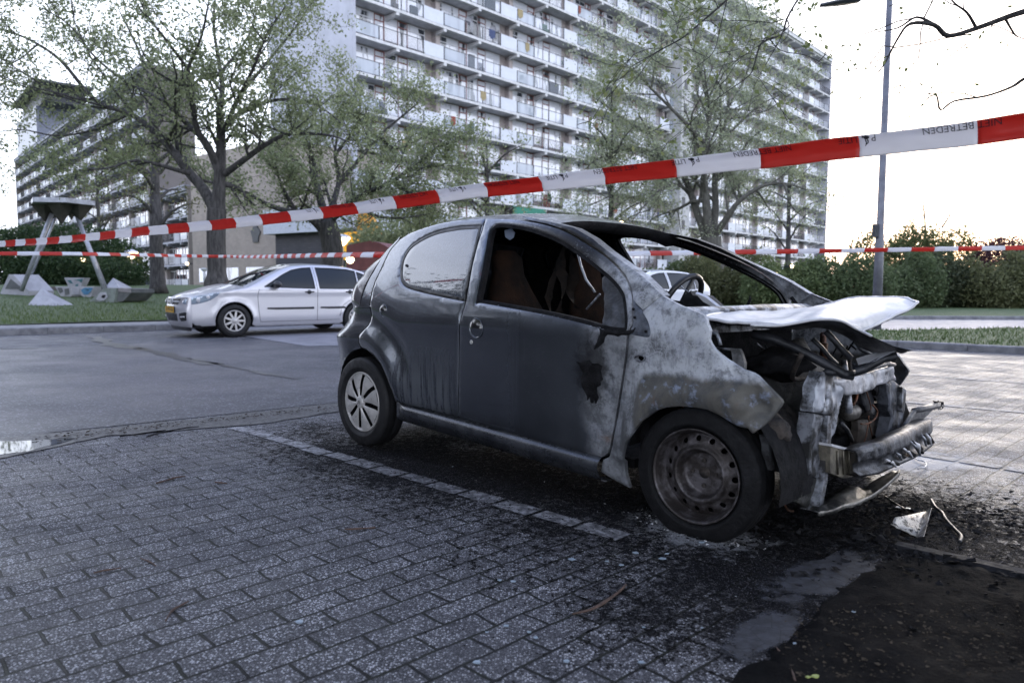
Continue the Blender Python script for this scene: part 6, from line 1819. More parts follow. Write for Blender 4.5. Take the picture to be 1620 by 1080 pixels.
def side_tree(bx_, by_, seed, label, leafm_=None):
    t = Tree(seed, .10, 4, .35, 2, 1.3, .2, .02, ratio=.55, spread=.9); b = Vector((bx_, by_, 0)); rr = random.Random(seed)
    tr = [b, b + Vector((.05, 0, 1.5)), b + Vector((0, .1, 3.5)), b + Vector((.1, 0, 5))]; t.w.tube(tr, [.36, .28, .25, .22], 12)
    for i in range(13):
        a = 2*pi*i/13 + rr.uniform(-.2, .2); f = rr.uniform(.3, 1); p = tr[-1] + Vector((0, 0, -1.4 * f)); d = Vector((cos(a), sin(a), rr.uniform(.35, 1.5)))
        pts, _ = wander(p, d, rr.uniform(5, 7.5), 8, rr, .2, .14); t.limb(pts, .13, .03, 2)
    t.finish("street_tree", label, b, L_oliv, M_bark)
side_tree(13.5, 6.5, 61, "leafy street tree out to the right, mirrored in the silver car's windows")
side_tree(-13.5, 3.0, 64, "leafy street tree out to the left, mirrored in the burnt car's rear side window")
# ================================================================== SILVER HATCHBACK
def Wa(X, Z):
    w = .872
    if X < .5: w -= .16 * ((.5 - X) / 1.2) ** 2
    if X > 2.5: w -= .42 * ((X - 2.5) / 1.05) ** 3
    if Z > .90: w -= .30 * ((Z - .90) / .56) ** 1.3
    if Z < .40: w -= .06 * ((.40 - Z) / .25) ** 2
    for cx in (0.0, 2.614):
        r = math.hypot(X - cx, Z - .32); a = math.atan2(Z - .32, X - cx)
        if a > 0: w += .018 * exp(-((r - .36) / .05) ** 2) * smooth(0, .4, a)
    w += .010 * exp(-((Z - .86) / .04) ** 2)
    return w
AF = Frame(-3.864, 16.337, 3.8495, Wa)
M_slv = None
k_ = NT("silver_car_paint"); k_n = k_.noise(400, 2)
k_.P(Base_Color=k_.mix(k_.rng(k_n, .3, .7), (.50, .49, .52), (.58, .57, .60)), Metallic=.55, Roughness=.30, Coat_Weight=.8, Coat_Roughness=.05); M_slv = k_.m
k_ = NT("car_window_glass"); k_.P(Base_Color=(.010, .014, .018), Roughness=.02, IOR=1.42); k_.bump(k_.noise(2, 2), .02, .02); M_cglass = k_.m
k_ = NT("headlamp_glass"); k_.P(Base_Color=(.30, .36, .44), Roughness=.06, Metallic=.4, Coat_Weight=1.0); M_hl = k_.m
M_plate = simple("yellow_plate", (.62, .33, .02), None, .4)
def hatchback(name, label, fx, fy, yaw, lod=1, plate=None, paintm=None):
    pm = paintm or M_slv
    T = thing(name, label, "car", (fx, fy, 0), yaw)
    top = [(-.62, 1.02), (-.50, 1.14), (-.25, 1.29), (.10, 1.37), (.55, 1.405), (1.0, 1.41), (1.35, 1.38), (1.62, 1.30), (1.9, 1.17), (2.20, 1.02), (2.36, .945)]
    belt_r = [(-.70, .93)]
    # glass outlines (X, Z)
    gf = [(2.02, .965), (1.86, 1.06), (1.62, 1.20), (1.40, 1.30), (1.18, 1.345), (.965, 1.36), (.965, .93), (1.5, .945)]
    gr = [(.86, 1.36), (.50, 1.355), (.15, 1.335), (-.05, 1.30), (-.02, .925), (.4, .925), (.86, .93)]
    gq = [(-.09, 1.285), (-.25, 1.235), (-.37, 1.15), (-.40, 1.06), (-.34, .97), (-.07, .925)]
    def arch(cx, r, a0, a1, n=16): return [(cx + r*cos(a0 + (a1 - a0)*i/n), .32 + r*sin(a0 + (a1 - a0)*i/n)) for i in range(n + 1)]
    body = [(-.66, .98)] + top[:] + [(2.62, .90), (2.95, .83), (3.20, .77), (3.35, .70), (3.36, .52), (3.34, .30), (3.26, .22)] + arch(2.614, .355, -.25, pi + .25)[:] + [(2.2, .20), (.42, .20)] + arch(0, .355, -.25, pi + .25) + [(-.52, .22), (-.66, .30), (-.70, .50), (-.71, .80)]
    for sg in (-1, 1):
        mb = MB(); f = lambda X, Z_, i, sg=sg: Vector((X, sg * (Wa(X, Z_) - i), Z_))
        panel(mb, body, [gf, gr, gq], f, .05, bstep=.03, thick=.02, edge=.012, roll=.004)
        s_ = mb.build("body_side", [pm], T)
        for g_, nm in ((gf, "front_window"), (gr, "rear_window"), (gq, "quarter_window")):
            mb = MB(); panel(mb, shrink(g_, -.004), [], lambda X, Z_, i, sg=sg: Vector((X, sg * (Wa(X, Z_) - .008 - i), Z_)), .06, bstep=.04, thick=0, roll=0, edge=.006); mb.build(nm, [M_cglass], s_)
            mb = MB(); loop = [f(x, z, -.001) for x, z in dens(g_, .04)]; mb.tube(loop + [loop[0]], .008, 4, cap=False); mb.build("window_trim", [M_seal], s_)
        # door shut lines as dark grooves
        for ln in ([(.93, .28), (.92, .60), (.915, .93), (.915, 1.37)], [(2.13, .92), (2.16, .80), (2.15, .55), (2.12, .30)], [(-.02, .92), (.02, .80), (.10, .70), (.22, .66), (.36, .55), (.42, .36)], [(.42, .285), (2.12, .285)]):
            P = [f(x, z, -.0008) for x, z in spline(ln, 6)]; mb = MB(); mb.tube(P, .0045, 4); mb.build("door_gap", [M_seal], s_)
        # rubbing strips
        for a, b in ((1.98, 1.0), (.86, .30)):
            mb = MB(); rows = []
            for i in range(13):
                x = a + (b - a) * i / 12; e = .75 + .25 * smooth(0, .2, abs(x - a)); rows.append([f(x, z, -o) for z, o in ((.56, 0), (.56, .012), (.56 - .035*e, .014), (.56 - .045*e, 0))])
            grid(mb, rows); mb.build("rubbing_strip", [M_black], s_)
        for x in (1.10, .18):
            mb = MB(); c = f(x, .86, -.02); mb.tube([c + Vector((-.10, 0, 0)), c + Vector((0, sg*.012, .004)), c + Vector((.10, 0, 0))], [.010, .016, .010], 8)
            mb.lathe([(.045, -.018), (.03, -.015), (.001, -.015)], Matrix.Translation(c) @ Matrix.Rotation(-sg*pi/2, 4, 'X'), 14); mb.build("door_handle", [M_black], s_)
        # mirror
        mb = MB(); c = f(1.80, .995, 0); vs = []
        bm = bmesh.new(); bmesh.ops.create_icosphere(bm, subdivisions=3, radius=1)
        for v in bm.verts: vs.append(c + Vector((v.co.x * .075, sg * .12 + v.co.y * .125, .01 + v.co.z * .075 * (1 - .25 * v.co.y * sg))))
        mb.add(vs, [tuple(v.index for v in q.verts) for q in bm.faces], True); bm.free(); mb.tube([c, c + Vector((0, sg * .10, -.03))], .03, 6); mb.build("door_mirror", [M_black], T)
        # headlamp
        hl = [(3.45, .70), (3.38, .755), (3.20, .80), (2.98, .845), (2.88, .85), (2.96, .765), (3.10, .685), (3.30, .635), (3.45, .64)]
        mb = MB(); panel(mb, spline(hl, 2, True), [], lambda X, Z_, i, sg=sg: Vector((X, sg * (Wa(X, Z_) + .006 - i), Z_)), .04, bstep=.03, thick=.02); ho = mb.build("headlamp", [M_hl], T)
        for (x, z, r) in ((3.22, .72, .055), (3.07, .775, .045)):
            mb = MB(); mb.lathe([(r, -.004), (r*.8, .006), (.001, .010)], Matrix.Translation(f(x, z, -.004)) @ Matrix.Rotation(-sg*pi/2, 4, 'X'), 16); mb.build("reflector", [M_ashm], ho)
        mb = MB(); rows = [[Vector((cx + .36*cos(pi*i/14), sg*sY, .32 + .36*sin(pi*i/14))) for sY in (.84, .6, .45)] for cx in (0.,) for i in range(15)]
        grid(mb, rows); mb.build("wheel_house", [M_soot], T)
        mb = MB(); rows = [[Vector((2.614 + .36*cos(pi*i/14), sg*sY, .32 + .36*sin(pi*i/14))) for sY in (.82, .6, .45)] for i in range(15)]
        grid(mb, rows); mb.build("wheel_house", [M_soot], T)
    # roof, screens and bonnet across the car
    def cross(X, Zt, crown, n=14, inset=.004, fwd=0.0):
        hw = Wa(X, Zt) - inset
        return [Vector((X + fwd * (1 - (2*j/n - 1) ** 2), (2*j/n - 1) * hw, Zt + crown * (1 - abs(2*j/n - 1) ** 2.6))) for j in range(n + 1)]
    def at(P, X):
        for a, b in zip(P, P[1:]):
            if a[0] <= X <= b[0]: return a[1] + (b[1] - a[1]) * (X - a[0]) / (b[0] - a[0])
        return P[-1][1]
    xs = [-.50 + (1.36 + .50) * i / 24 for i in range(25)]
    mb = MB(); grid(mb, [cross(x, at(top, x), .045, fwd=.05 * smooth(.9, 1.36, x)) for x in xs]); mb.build("roof", [pm], T)
    mb = MB(); n = 12; r0 = cross(1.362, at(top, 1.362), .045, fwd=.05); r1 = cross(2.36, .945, .03, fwd=.22, inset=.02)
    rows = []
    for i in range(n + 1):
        t = i / n; x = 1.362 + (2.36 - 1.362) * t; rr = cross(x, at(top, x), .045 - .015*t, fwd=.05 + .17*t, inset=.004); rows.append(rr)
    grid(mb, [r[1:-1] for r in rows]); mb.build("windscreen", [M_cglass], T)
    mb = MB(); grid(mb, [[r[0], r[1] + Vector((0, 0, .004))] for r in rows]); mb.build("windscreen_pillar", [pm], T)
    mb = MB(); grid(mb, [[r[-2] + Vector((0, 0, .004)), r[-1]] for r in rows]); mb.build("windscreen_pillar", [pm], T)
    mb = MB(); rows = []
    bt = [(2.36, .945), (2.62, .90), (2.95, .83), (3.20, .77), (3.35, .70)]
    for i in range(15):
        x = 2.36 + (3.35 - 2.36) * i / 14; rows.append(cross(x, at(bt, x), .075 * (1 - .35 * i / 14), fwd=.22 - .09 * (i / 14)))
    grid(mb, rows); mb.build("bonnet", [pm], T)
    # front face: curved bumper
    def fring(z, xe, x0=3.33):
        w0 = Wa(x0, z) - .002; row = []
        for i in range(23):
            a = -pi/2 + pi * i / 22; row.append(Vector((x0 + (xe - x0) * abs(cos(a)) ** .8, w0 * (1 if sin(a) > 0 else -1) * abs(sin(a)) ** .8, z)))
        return row
    prof = [(.20, 3.40), (.25, 3.46), (.32, 3.49), (.42, 3.52), (.50, 3.53), (.56, 3.525), (.60, 3.50), (.66, 3.485), (.72, 3.475), (.765, 3.46)]
    mb = MB(); grid(mb, [fring(z, x) for z, x in prof]); fo = mb.build("front_bumper", [pm], T)
    rt = cross(3.35, .70, .05, fwd=.13); 
    mb = MB(); grid(mb, [fring(.20, 3.40), fring(.13, 3.38)]); mb.build("bumper_spoiler", [M_black], fo)
    def face(poly, off, nm, mat, t=.012):
        def fn(Y, Z_, inw):
            z = min(.764, max(.201, Z_))
            for (za, xa), (zb, xb) in zip(prof, prof[1:]):
                if za <= z <= zb: xe = xa + (xb - xa) * (z - za) / (zb - za); break
            w0 = Wa(3.33, z); s_ = min(1, abs(Y) / w0) ** (1 / .8); xx = 3.33 + (xe - 3.33) * max(0, 1 - s_ * s_) ** .4
            return Vector((xx + off - inw, Y, Z_))
        mb = MB(); panel(mb, poly, [], fn, .05, bstep=.04, thick=t, edge=.01, roll=.002); return mb.build(nm, [mat], fo)
    gl = face([(-.42, .735), (.42, .735), (.32, .625), (-.32, .625)], .006, "grille", M_black)
    face([(-.40, .695), (.40, .695), (.37, .672), (-.37, .672)], .014, "grille_bar", M_ashm)
    face([(-.34, .455), (.34, .455), (.29, .31), (-.29, .31)], .004, "lower_grille", M_black)
    for s_ in (-1, 1):
        face([(s_*.40, .36), (s_*.43, .46), (s_*.60, .49), (s_*.625, .48), (s_*.60, .33), (s_*.44, .31)], .004, "fog_lamp_recess", M_black)
        face([(s_*.45, .405), (s_*.58, .415), (s_*.58, .395), (s_*.45, .385)], .016, "fog_lamp_strip", M_ashm)
    # round badge with a lightning bar
    mb = MB(); Mb = Matrix.Translation((3.50, 0, .688)) @ Matrix.Rotation(pi/2, 4, 'Y'); mb.tube([Mb @ Vector((.058*cos(a*pi/12), .058*sin(a*pi/12), 0)) for a in range(25)], .008, 6, cap=False)
    mb.prism([Vector((3.505, y, z)) for y, z in ((-.085, .684), (-.01, .70), (-.005, .69), (.085, .692), (.01, .676), (.005, .686))], (1, 0, 0), .008); mb.build("badge", [M_ashm], fo)
    if plate:
        mb = MB(); mb.box((3.535, -.26, .475), (3.545, .26, .585)); mb.m = 1; mb.box((3.528, -.275, .462), (3.538, .275, .598)); po = mb.build("number_plate", [M_plate, M_black], fo)
        c = bpy.data.curves.new("t", 'FONT'); c.body = plate; c.size = .105; c.align_x = 'CENTER'; c.align_y = 'CENTER'; c.extrude = .001
        to = bpy.data.objects.new("t", c); COL.objects.link(to); dg = bpy.context.evaluated_depsgraph_get(); me = bpy.data.meshes.new_from_object(to.evaluated_get(dg)); bpy.data.objects.remove(to)
        me.transform(Matrix(((0, 0, 1, 3.5465), (1.05, 0, 0, 0), (0, 1, 0, .53), (0, 0, 0, 1)))); me.materials.clear(); me.materials.append(M_black); child("plate_text", me, po)
    # rear
    mb = MB(); rr = []
    for z, xe in ((.22, -.86), (.35, -.90), (.55, -.92), (.66, -.90), (.70, -.84), (.90, -.82), (.98, -.78), (1.10, -.66), (1.22, -.50), (1.32, -.36)):
        w0 = Wa(-.66, z) - .002; x0 = -.66 if z < .98 else -.66 + (z - .98) * .62
        rr.append([Vector((x0 + (xe - x0) * abs(cos(a)) ** .7 if xe < x0 else x0, w0 * (1 if sin(a) > 0 else -1) * abs(sin(a)) ** .7, z)) for a in [-pi/2 + pi*i/18 for i in range(19)]])
    grid(mb, rr); mb.build("tailgate", [pm], T)
    mb = MB(); mb.box((-.6, -.72, .19), (3.3, .72, .24)); mb.build("underbody", [M_soot], T)
    # wheels
    for cx, nm in ((2.614, "front_wheel"), (0.0, "rear_wheel")):
        for sg in (-1, 1):
            we = bpy.data.objects.new(nm, None); COL.objects.link(we); we.parent = T; we.location = (cx, sg * .775, .315); we.empty_display_size = .1
            M = wheel_matrix(0, 0, 0, sg); mb = MB(); tyre(mb, M, .317, .195, .205, .008, 40); mb.build("tyre", [M_rubber], we)
            mb = MB(); Mh = M @ Matrix.Translation((0, 0, .078)); r = .205
            mb.lathe([(r, -.02), (r, .006), (r*.95, .010), (r*.90, .004), (r*.88, -.01)], Mh, 36)
            for k in range(9):
                a = 2*pi*k/9; d1 = Vector((cos(a), sin(a), 0)); d2 = Vector((-sin(a), cos(a), 0))
                mb.add([Mh @ (d1*r*.15 + d2*.022 + Vector((0,0,.012))), Mh @ (d1*r*.15 - d2*.022 + Vector((0,0,.012))), Mh @ (d1*r*.92 - d2*.018 + Vector((0,0,.004))), Mh @ (d1*r*.92 + d2*.018 + Vector((0,0,.004)))], [(0,1,2,3)])
            mb.lathe([(r*.30, .004), (r*.26, .016), (.001, .02)], Mh, 20); mb.build("hub_cap", [M_silver], we)
            mb = MB(); mb.lathe([(r*.93, -.02), (r*.8, -.04), (.001, -.04)], Mh, 28); mb.build("rim", [M_soot], we)
    return T
hatchback("parked_car", "silver five-door hatchback parked by the kerb, yellow front plate", AF.x, AF.y, AF.yaw, plate="51-PN-GR")
# the white hatchback seen through the empty windscreen
k_ = NT("white_car_paint"); k_.P(Base_Color=(.62, .63, .66), Roughness=.25, Coat_Weight=.8); M_wht = k_.m
g = G(1085, 492); wy = 20.0
hatchback("parked_car", "white hatchback seen through the burnt car's empty windscreen opening", 4.50, 20.6, radians(180 + 32), paintm=M_wht)
hatchback("parked_car", "grey car roof just visible behind the white hatchback", 3.9, 26.5, radians(180 + 35), paintm=simple("greyblue_paint", (.22, .24, .28), None, .3, coat=.6))

# ================================================================== BARRIER TAPE
def film(name, c):
    k = NT(name); k.P(Base_Color=c, Roughness=.35)
    tr = k.n("ShaderNodeBsdfTranslucent"); k.set(tr.inputs[0], c); mx = k.n("ShaderNodeMixShader"); k.set(mx.inputs[0], .5)
    k.t.links.new(k.b.outputs[0], mx.inputs[1]); k.t.links.new(tr.outputs[0], mx.inputs[2])
    out = [n for n in k.t.nodes if n.type == 'OUTPUT_MATERIAL'][0]; k.t.links.new(mx.outputs[0], out.inputs[0]); return k.m
M_tw = film("tape_white", (.80, .80, .84)); M_tr = film("tape_red", (.62, .06, .045))
M_tk = simple("tape_print", (.02, .02, .03), None, .5)
def text_mesh(s, size):
    c = bpy.data.curves.new("t", 'FONT'); c.body = s; c.size = size; c.extrude = 0.0; c.resolution_u = 3
    to = bpy.data.objects.new("t", c); COL.objects.link(to); dg = bpy.context.evaluated_depsgraph_get(); me = bpy.data.meshes.new_from_object(to.evaluated_get(dg)); bpy.data.objects.remove(to); return me
def tape(label, pts, width, seg, twist, phase=0.0, text=False, fold=.3):
    """pts: world points; ribbon stands on edge, slightly folded along its length"""
    T = thing("barrier_tape", label, "tape", pts[0])
    o = Vector(pts[0]); P = [Vector(p) for p in spline([tuple(p) for p in pts], 24)]
    Ls = [0]
    for a, b in zip(P, P[1:]): Ls.append(Ls[-1] + (b - a).length)
    tot = Ls[-1]
    def at(s_):
        s_ = max(0, min(tot - 1e-5, s_)); lo, hi = 0, len(Ls) - 1
        while hi - lo > 1:
            m = (lo + hi) // 2
            if Ls[m] <= s_: lo = m
            else: hi = m
        f = (s_ - Ls[lo]) / (Ls[hi] - Ls[lo] + 1e-9); p = P[lo].lerp(P[hi], f); d = (P[hi] - P[lo]).normalized(); return p, d
    prof = [-1, -.8, -.6, -.4, -.2, 0, .2, .4, .6, .8, 1]
    def sect(s_, q, off=0.0):
        p, d = at(s_); side = d.cross(Vector((0, 0, 1))).normalized(); up = side.cross(d).normalized()
        tw = twist(s_ / tot); n_ = side * cos(tw) + up * sin(tw); u2 = up * cos(tw) - side * sin(tw)
        # rolled tape: cylinder-like bulge towards the viewer
        b = fold * (1 - q * q) * width * .5 + .004 * noise.noise((s_ * 6, q * 2, phase)) + .0028 * noise.noise((s_ * 26, q * 1.5, phase + 4)) + .006 * noise.noise((s_ * 2.2, q * .6, phase + 9))
        return p + u2 * (q * width / 2 * (1 + .06 * noise.noise((s_ * 3, 1, phase))) + .003 * noise.noise((s_ * 5, 0, phase))) + n_ * (b + off) - o
    i0 = -1; s_ = -phase * seg; k = 0; rib = {0: MB(), 1: MB()}
    while s_ < tot:
        a, b = max(0, s_), min(tot, s_ + seg)
        if b > a:
            n = max(2, int((b - a) / .014)); grid(rib[(k + 1) % 2], [[sect(a + (b - a) * i / n, q) for q in prof] for i in range(n + 1)])
        s_ += seg; k += 1
    mb = MB(); mb.m = 0
    off = 0
    for kk in (0, 1):
        o2 = len(mb.v); mb.v += rib[kk].v
        for f in rib[kk].f: mb.f.append(tuple(i + o2 for i in f)); mb.mi.append(kk); mb.sm.append(True)
    tm = mb.mesh("ribbon", [M_tw, M_tr]); to = child("ribbon", tm, T); to.modifiers.new("t", 'SOLIDIFY').thickness = .0006
    if text:
        # lettering runs upside down along the upper edge, as the tape is turned over
        for (s0, word, size) in text:
            vs = []; fs = []
            if word == "*":     # flame-and-book emblem between P and LITIE
                for poly in ([(0, .1), (.5, -.1), (.95, .25), (.75, .75), (.3, .8), (-.1, .6), (-.2, .3)], [(.1, .8), (.35, .85), (.2, 1.3), (.45, 1.8), (.05, 1.5), (-.02, 1.1)], [(.5, .8), (.75, .85), (.55, 1.4), (.8, 2.2), (.35, 1.7), (.4, 1.2)], [(.75, .1), (1.15, -.05), (1.25, .3), (1.0, .5)]):
                    b = len(vs); vs += [(x * size, y * size) for x, y in poly]; fs += [tuple(b + t for t in tr) for tr in geometry.tessellate_polygon([[Vector((x, y, 0)) for x, y in poly]])]
                vs = [sect(s0 + x, max(-1, min(1, .92 - y / (width * .5))), -.0022) for x, y in vs]
            else:
                me = text_mesh(word, size)
                vs = [sect(s0 + v.co.x, max(-1, min(1, .92 - v.co.y / (width * .5))), -.0022) for v in me.vertices]; fs = [tuple(p.vertices) for p in me.polygons]
            m2 = bpy.data.meshes.new("lettering"); m2.from_pydata([tuple(v) for v in vs], [], fs); m2.materials.append(M_tk); child("lettering", m2, T)
    return T
near_px = [(1720,185),(1620,199),(1540,210),(1450,222),(1360,232),(1250,245),(1070,266),(955,279),(850,292),(765,301),(686,312),(620,321),(540,333),(430,346),(340,356),(250,364),(180,371),(90,380),(0,386),(-90,394)]
near_pts = [D(u, v, 1 / (1/2.10 + (1/8.2 - 1/2.10) * (1620 - u) / 1620.0)) for (u, v) in near_px]
words = []
for k in range(6):
    words += [(.19 + .6*k, "NIET BETREDEN", .0285), (.525 + .6*k, "P", .029), (.548 + .6*k, "*", .016), (.580 + .6*k, "LITIE", .029)]
def twist_near(t): return .18 + .35 * sin(t * 7)
tape("near red and white barrier tape lettered NIET BETREDEN, slanting across the view", near_pts, .069, .325, twist_near, .073 / .325, words)
far_px = [(-120,401,12.5),(0,401,12.5),(120,401.5,13),(210,403,14.5),(280,404.5,16.5),(343,405.5,18.5),(400,406,15.5),(460,405,12),(530,403.5,9.6),(600,403,8.4),(700,402,7.9)]
tape("far red and white barrier tape on the left, passing in front of the big tree", [D(u, v, y) for u, v, y in far_px], .07, .33, lambda t: .5 * sin(t * 9) + 1.0 * exp(-((t - .55) / .12) ** 2), .3)
fr_px = [(880,403,9.0),(985,401.5,9.6),(1150,399,10.6),(1300,397,11.3),(1450,394.5,11.6),(1620,392,11.8),(1740,391,12)]
tape("far red and white barrier tape on the right, running behind the burnt car", [D(u, v, y) for u, v, y in fr_px], .07, .40, lambda t: .4 * sin(t * 8), .1)

# ================================================================== SCULPTURE OF PYRAMIDS
M_pyr = simple("painted_concrete", (.40, .40, .44), (.30, .30, .33), .6, scale=2, bump=.2)
M_pyrd = simple("shaded_concrete", (.12, .125, .13), (.08, .085, .09), .7, scale=3, bump=.3)
M_steel = simple("brushed_steel", (.42, .44, .50), (.30, .31, .36), .35, metal=.35, scale=6)
M_dark = simple("dark_bronze", (.030, .027, .025), (.055, .050, .047), .5, scale=4, bump=.2)
M_teal = simple("teal_paint", (.03, .11, .13), (.05, .16, .17), .6, scale=5)
M_blue = simple("blue_paint", (.05, .16, .30), (.08, .22, .34), .6, scale=5)
YS = GL(185, 478).y + .6
def at_px(u, v, y=YS): return D(u, v, y)
T = thing("sculpture", "steel tripod sculpture carrying a ring of dark inverted pyramids", "sculpture", at_px(95, 462))
o = at_px(95, 462)
for (a, b, dy0, dy1, r) in (((34,460),(82,338),0,0,.08), ((38,462),(88,345),1.5,.6,.05), ((168,466),(122,342),0,0,.08), ((172,464),(124,345),1.5,.6,.05)):
    mb = MB(); mb.tube([at_px(*a, YS + dy0) - o, at_px(*b, YS + dy1) - o], r, 12); mb.build("leg", [M_steel], T)
tp = [(52,317,-1.6),(84,312,-2.2),(100,313,1.0),(122,316,-2.0),(150,325,-.4),(112,322,2.4),(60,320,1.8)]
c = at_px(98, 335) - o
rim_pts = [Vector((1.1*cos(2*pi*i/12), 1.1*sin(2*pi*i/12), 0)) for i in range(12)]
cc = at_px(100, 321) - o
mb = MB(); mb.prism([cc + Vector((1.17*cos(2*pi*i/6 + .1), 1.17*sin(2*pi*i/6 + .1), .09)) for i in range(6)], (0, 0, -1), .17); mb.build("top_slab", [M_steel], T)
for (du, sz, h) in ((-29, .50, .72), (-4, .46, .80), (25, .54, .70), (-15, .4, .6), (12, .4, .62)):
    b = at_px(100 + du, 323, YS + (.0 if abs(du) > 20 else -.5 if du == -4 else .6)) - o
    mb = MB(); q = [b + Vector((sz*cos(2*pi*i/4 + .5), sz*sin(2*pi*i/4 + .5), .02)) for i in range(4)] + [b + Vector((0, 0, -h))]
    mb.add(q, [(0,1,4),(1,2,4),(2,3,4),(3,0,4),(3,2,1,0)], False); mb.build("inverted_pyramid", [M_dark], T)
def block(label, front, depth, mats, paints=(), y=34.0, top=None, back=(.5, 1, .0), name="concrete_pyramid"):
    bt = max(front, key=lambda q: q[1]); y = GL(bt[0], bt[1]).y
    P = [D(u, v, y) for u, v in front]; o = P[0]
    T = thing(name, label, "sculpture", o, 0, "painted concrete pyramids on the lawn"); mb = MB()
    mb.prism([p - o for p in P], Vector(back).normalized(), depth); mb.build("block", [mats], T)
    for poly, m_ in paints:
        mb = MB(); mb.prism([D(u, v, y - .02) - o for u, v in poly], (0, -1, 0), .012); mb.build("painted_shape", [m_], T)
    return T
def pyramid(label, base_px, apex, y, w, mat, name="concrete_pyramid"):
    y = GL(*base_px[0]).y if base_px[0][1] > 470 else y - 8; w *= .8
    a = D(*base_px[0], y); b = D(*base_px[1], y); ap = D(*apex, y + w*.45); o = (a + b) / 2
    T = thing(name, label, "sculpture", o, 0, "painted concrete pyramids on the lawn"); mb = MB()
    q = [a - o, b - o, b - o + Vector((.1, w, 0)), a - o + Vector((-.1, w, 0)), ap - o]
    mb.add(q, [(0,1,4),(1,2,4),(2,3,4),(3,0,4),(3,2,1,0)], False); mb.add([p + Vector((0, 0, -.12)) for p in q[:4]] + q[:4], [(0,1,5,4),(1,2,6,5),(2,3,7,6),(3,0,4,7),(3,2,1,0)], False); mb.build("block", [mat], T)
pyramid("plain pale concrete pyramid at the front of the lawn group", ((43,483.5),(89,484)), (66,456), 30, 1.1, M_pyr)
block("hollow-faced concrete wedge at the left end of the group", [(0,465),(14,434),(20,434),(45,460),(45,468)], 1.0, M_pyr, [([(8,457),(17,441),(37,457)], M_pyrd)], 31)  # the hollow's shade is put in as a flat dark triangle
mb = MB(); a_ = GL(25, 470); mb.box((-.55, -.25, -.5), (.45, .25, .02), Matrix.Translation(D(25, 470, GL(45, 468).y + .5))); t_ = mb.build("stone_footing", [M_pyrd]); tag(t_, "rough stone footing under the hollow-faced wedge", "footing")
block("white upright triangle painted with teal scrawls, point downwards", [(101.5,439),(134,439.5),(123,463),(113,463.5)], .25, M_pyr, [([(106,443),(112,443),(116,449),(111,448)], M_teal), ([(116,443),(131,441),(129,447),(124,444)], M_teal), ([(120,450),(124,449),(122,459),(119,456)], M_teal)], 33)
block("small graffiti-covered block left of the upright triangle", [(87,453),(112,453),(114,466),(111,470),(97,470)], .5, M_pyr, [([(91,455),(98,455),(100,461),(95,464)], M_pyrd), ([(102,457),(109,456),(110,465),(103,467)], M_pyrd)], 33.5)
block("blue swirl-painted block right of the upright triangle", [(127,453.5),(149.5,453),(144,469),(141,470.5),(132,470.5),(124,463)], .5, M_pyr, [([(128,459),(134,455),(147,455),(144,461),(139,466),(133,466)], M_blue), ([(134,458),(141,457),(140,462),(136,464)], M_pyr)], 33.6)
block("grey wedge painted with a big eye beside the tripod's right foot", [(141,477),(165,456),(184,456),(180,479)], .9, simple("greenish_concrete", (.22, .25, .23), (.15, .17, .16), .7), [([(152,473),(158,463),(168,462),(171,470),(165,475),(157,476)], M_pyr), ([(160,470),(163,466),(168,467),(165,472)], M_pyrd)], 31.5)
block("dark slanting slab leaning at the right end of the group", [(183,456),(207,457),(207.5,463),(195,476),(181,479)], 1.0, M_pyrd, [([(184,456),(207,457),(207.5,463),(186,461)], simple("warm_grey_face", (.26, .24, .25), None, .7))], 31.6)
pyramid("white concrete pyramid behind the tripod's right foot", ((166,455),(188,455)), (179,439.5), 38, 1.0, M_pyr)
mb = MB(); t_ = None
mb.prism([D(45,454,YS+3), D(95,453,YS+3), D(160,455,YS+3), D(160,475,YS+3), D(45,475,YS+3)], (0, 1, 0), .3); t_ = mb.build("low_garden_bench_wall", [simple("low_wall", (.15, .13, .12), (.08, .07, .07), .8, scale=3)]); tag(t_, "low dark retaining wall behind the painted blocks", "wall")

# ================================================================== LAMPS
def post(px_t, px_b, y, r0, r1, name, label, box=False):
    a = D(px_t[0], px_t[1], y); b = D(px_b[0], px_b[1], y); b.x = a.x + 0; b.z = .0 if True else b.z
    T = thing(name, label, "lamp", (a.x, a.y, b.z)); return T, a, b
T = thing("street_lamp", "tall grey street lamp post rising out of the frame on the grass strip", "street lamp", (D(1388, 470, 15.6).x, 15.6, .10))
bx = Vector(T.location)
mb = MB(); mb.tube([Vector((0, 0, 0)), Vector((0, 0, 2.0)), Vector((0, 0, 2.02)), Vector((0, 0, 9.0))], [.10, .085, .075, .05], 16); mb.build("pole", [simple("galvanised_pole", (.17, .175, .20), (.12, .12, .14), .5, metal=.3, scale=5)], T)
mb = MB(); mb.box((-.15, -.09, 1.95), (-.075, .05, 2.22)); mb.build("junction_box", [M_rail], T)
hy = 15.6; z_ = lambda v: D(1388, v, hy).z
mb = MB(); h0 = D(1372, -8, hy) - bx; h1 = D(1352, 2, hy) - bx; h2 = D(1398, -14, hy) - bx; mb.tube([Vector((0, 0, h2.z + .1)), h0, h1], .035, 8); mb.build("arm", [M_rail], T)
mb = MB(); l0 = D(1360, 1, hy) - bx; l1 = D(1298, 10, hy) - bx
rows = []
for i in range(7):
    t = i / 6; p = l0.lerp(l1, t); w = .05 + .13 * sin(pi * min(1, .25 + t * .75)) ; rows.append([p + Vector((0, w * cos(a*pi/5), .09 * (sin(a*pi/5) if a <= 5 else .35 * sin(a*pi/5)) * (1 - t * .4))) for a in range(11)])
grid(mb, rows); mb.build("lamp_head", [M_rail], T)
M_glow = emis("warm_lamp_glass", (1.0, .75, .45), 3.0)
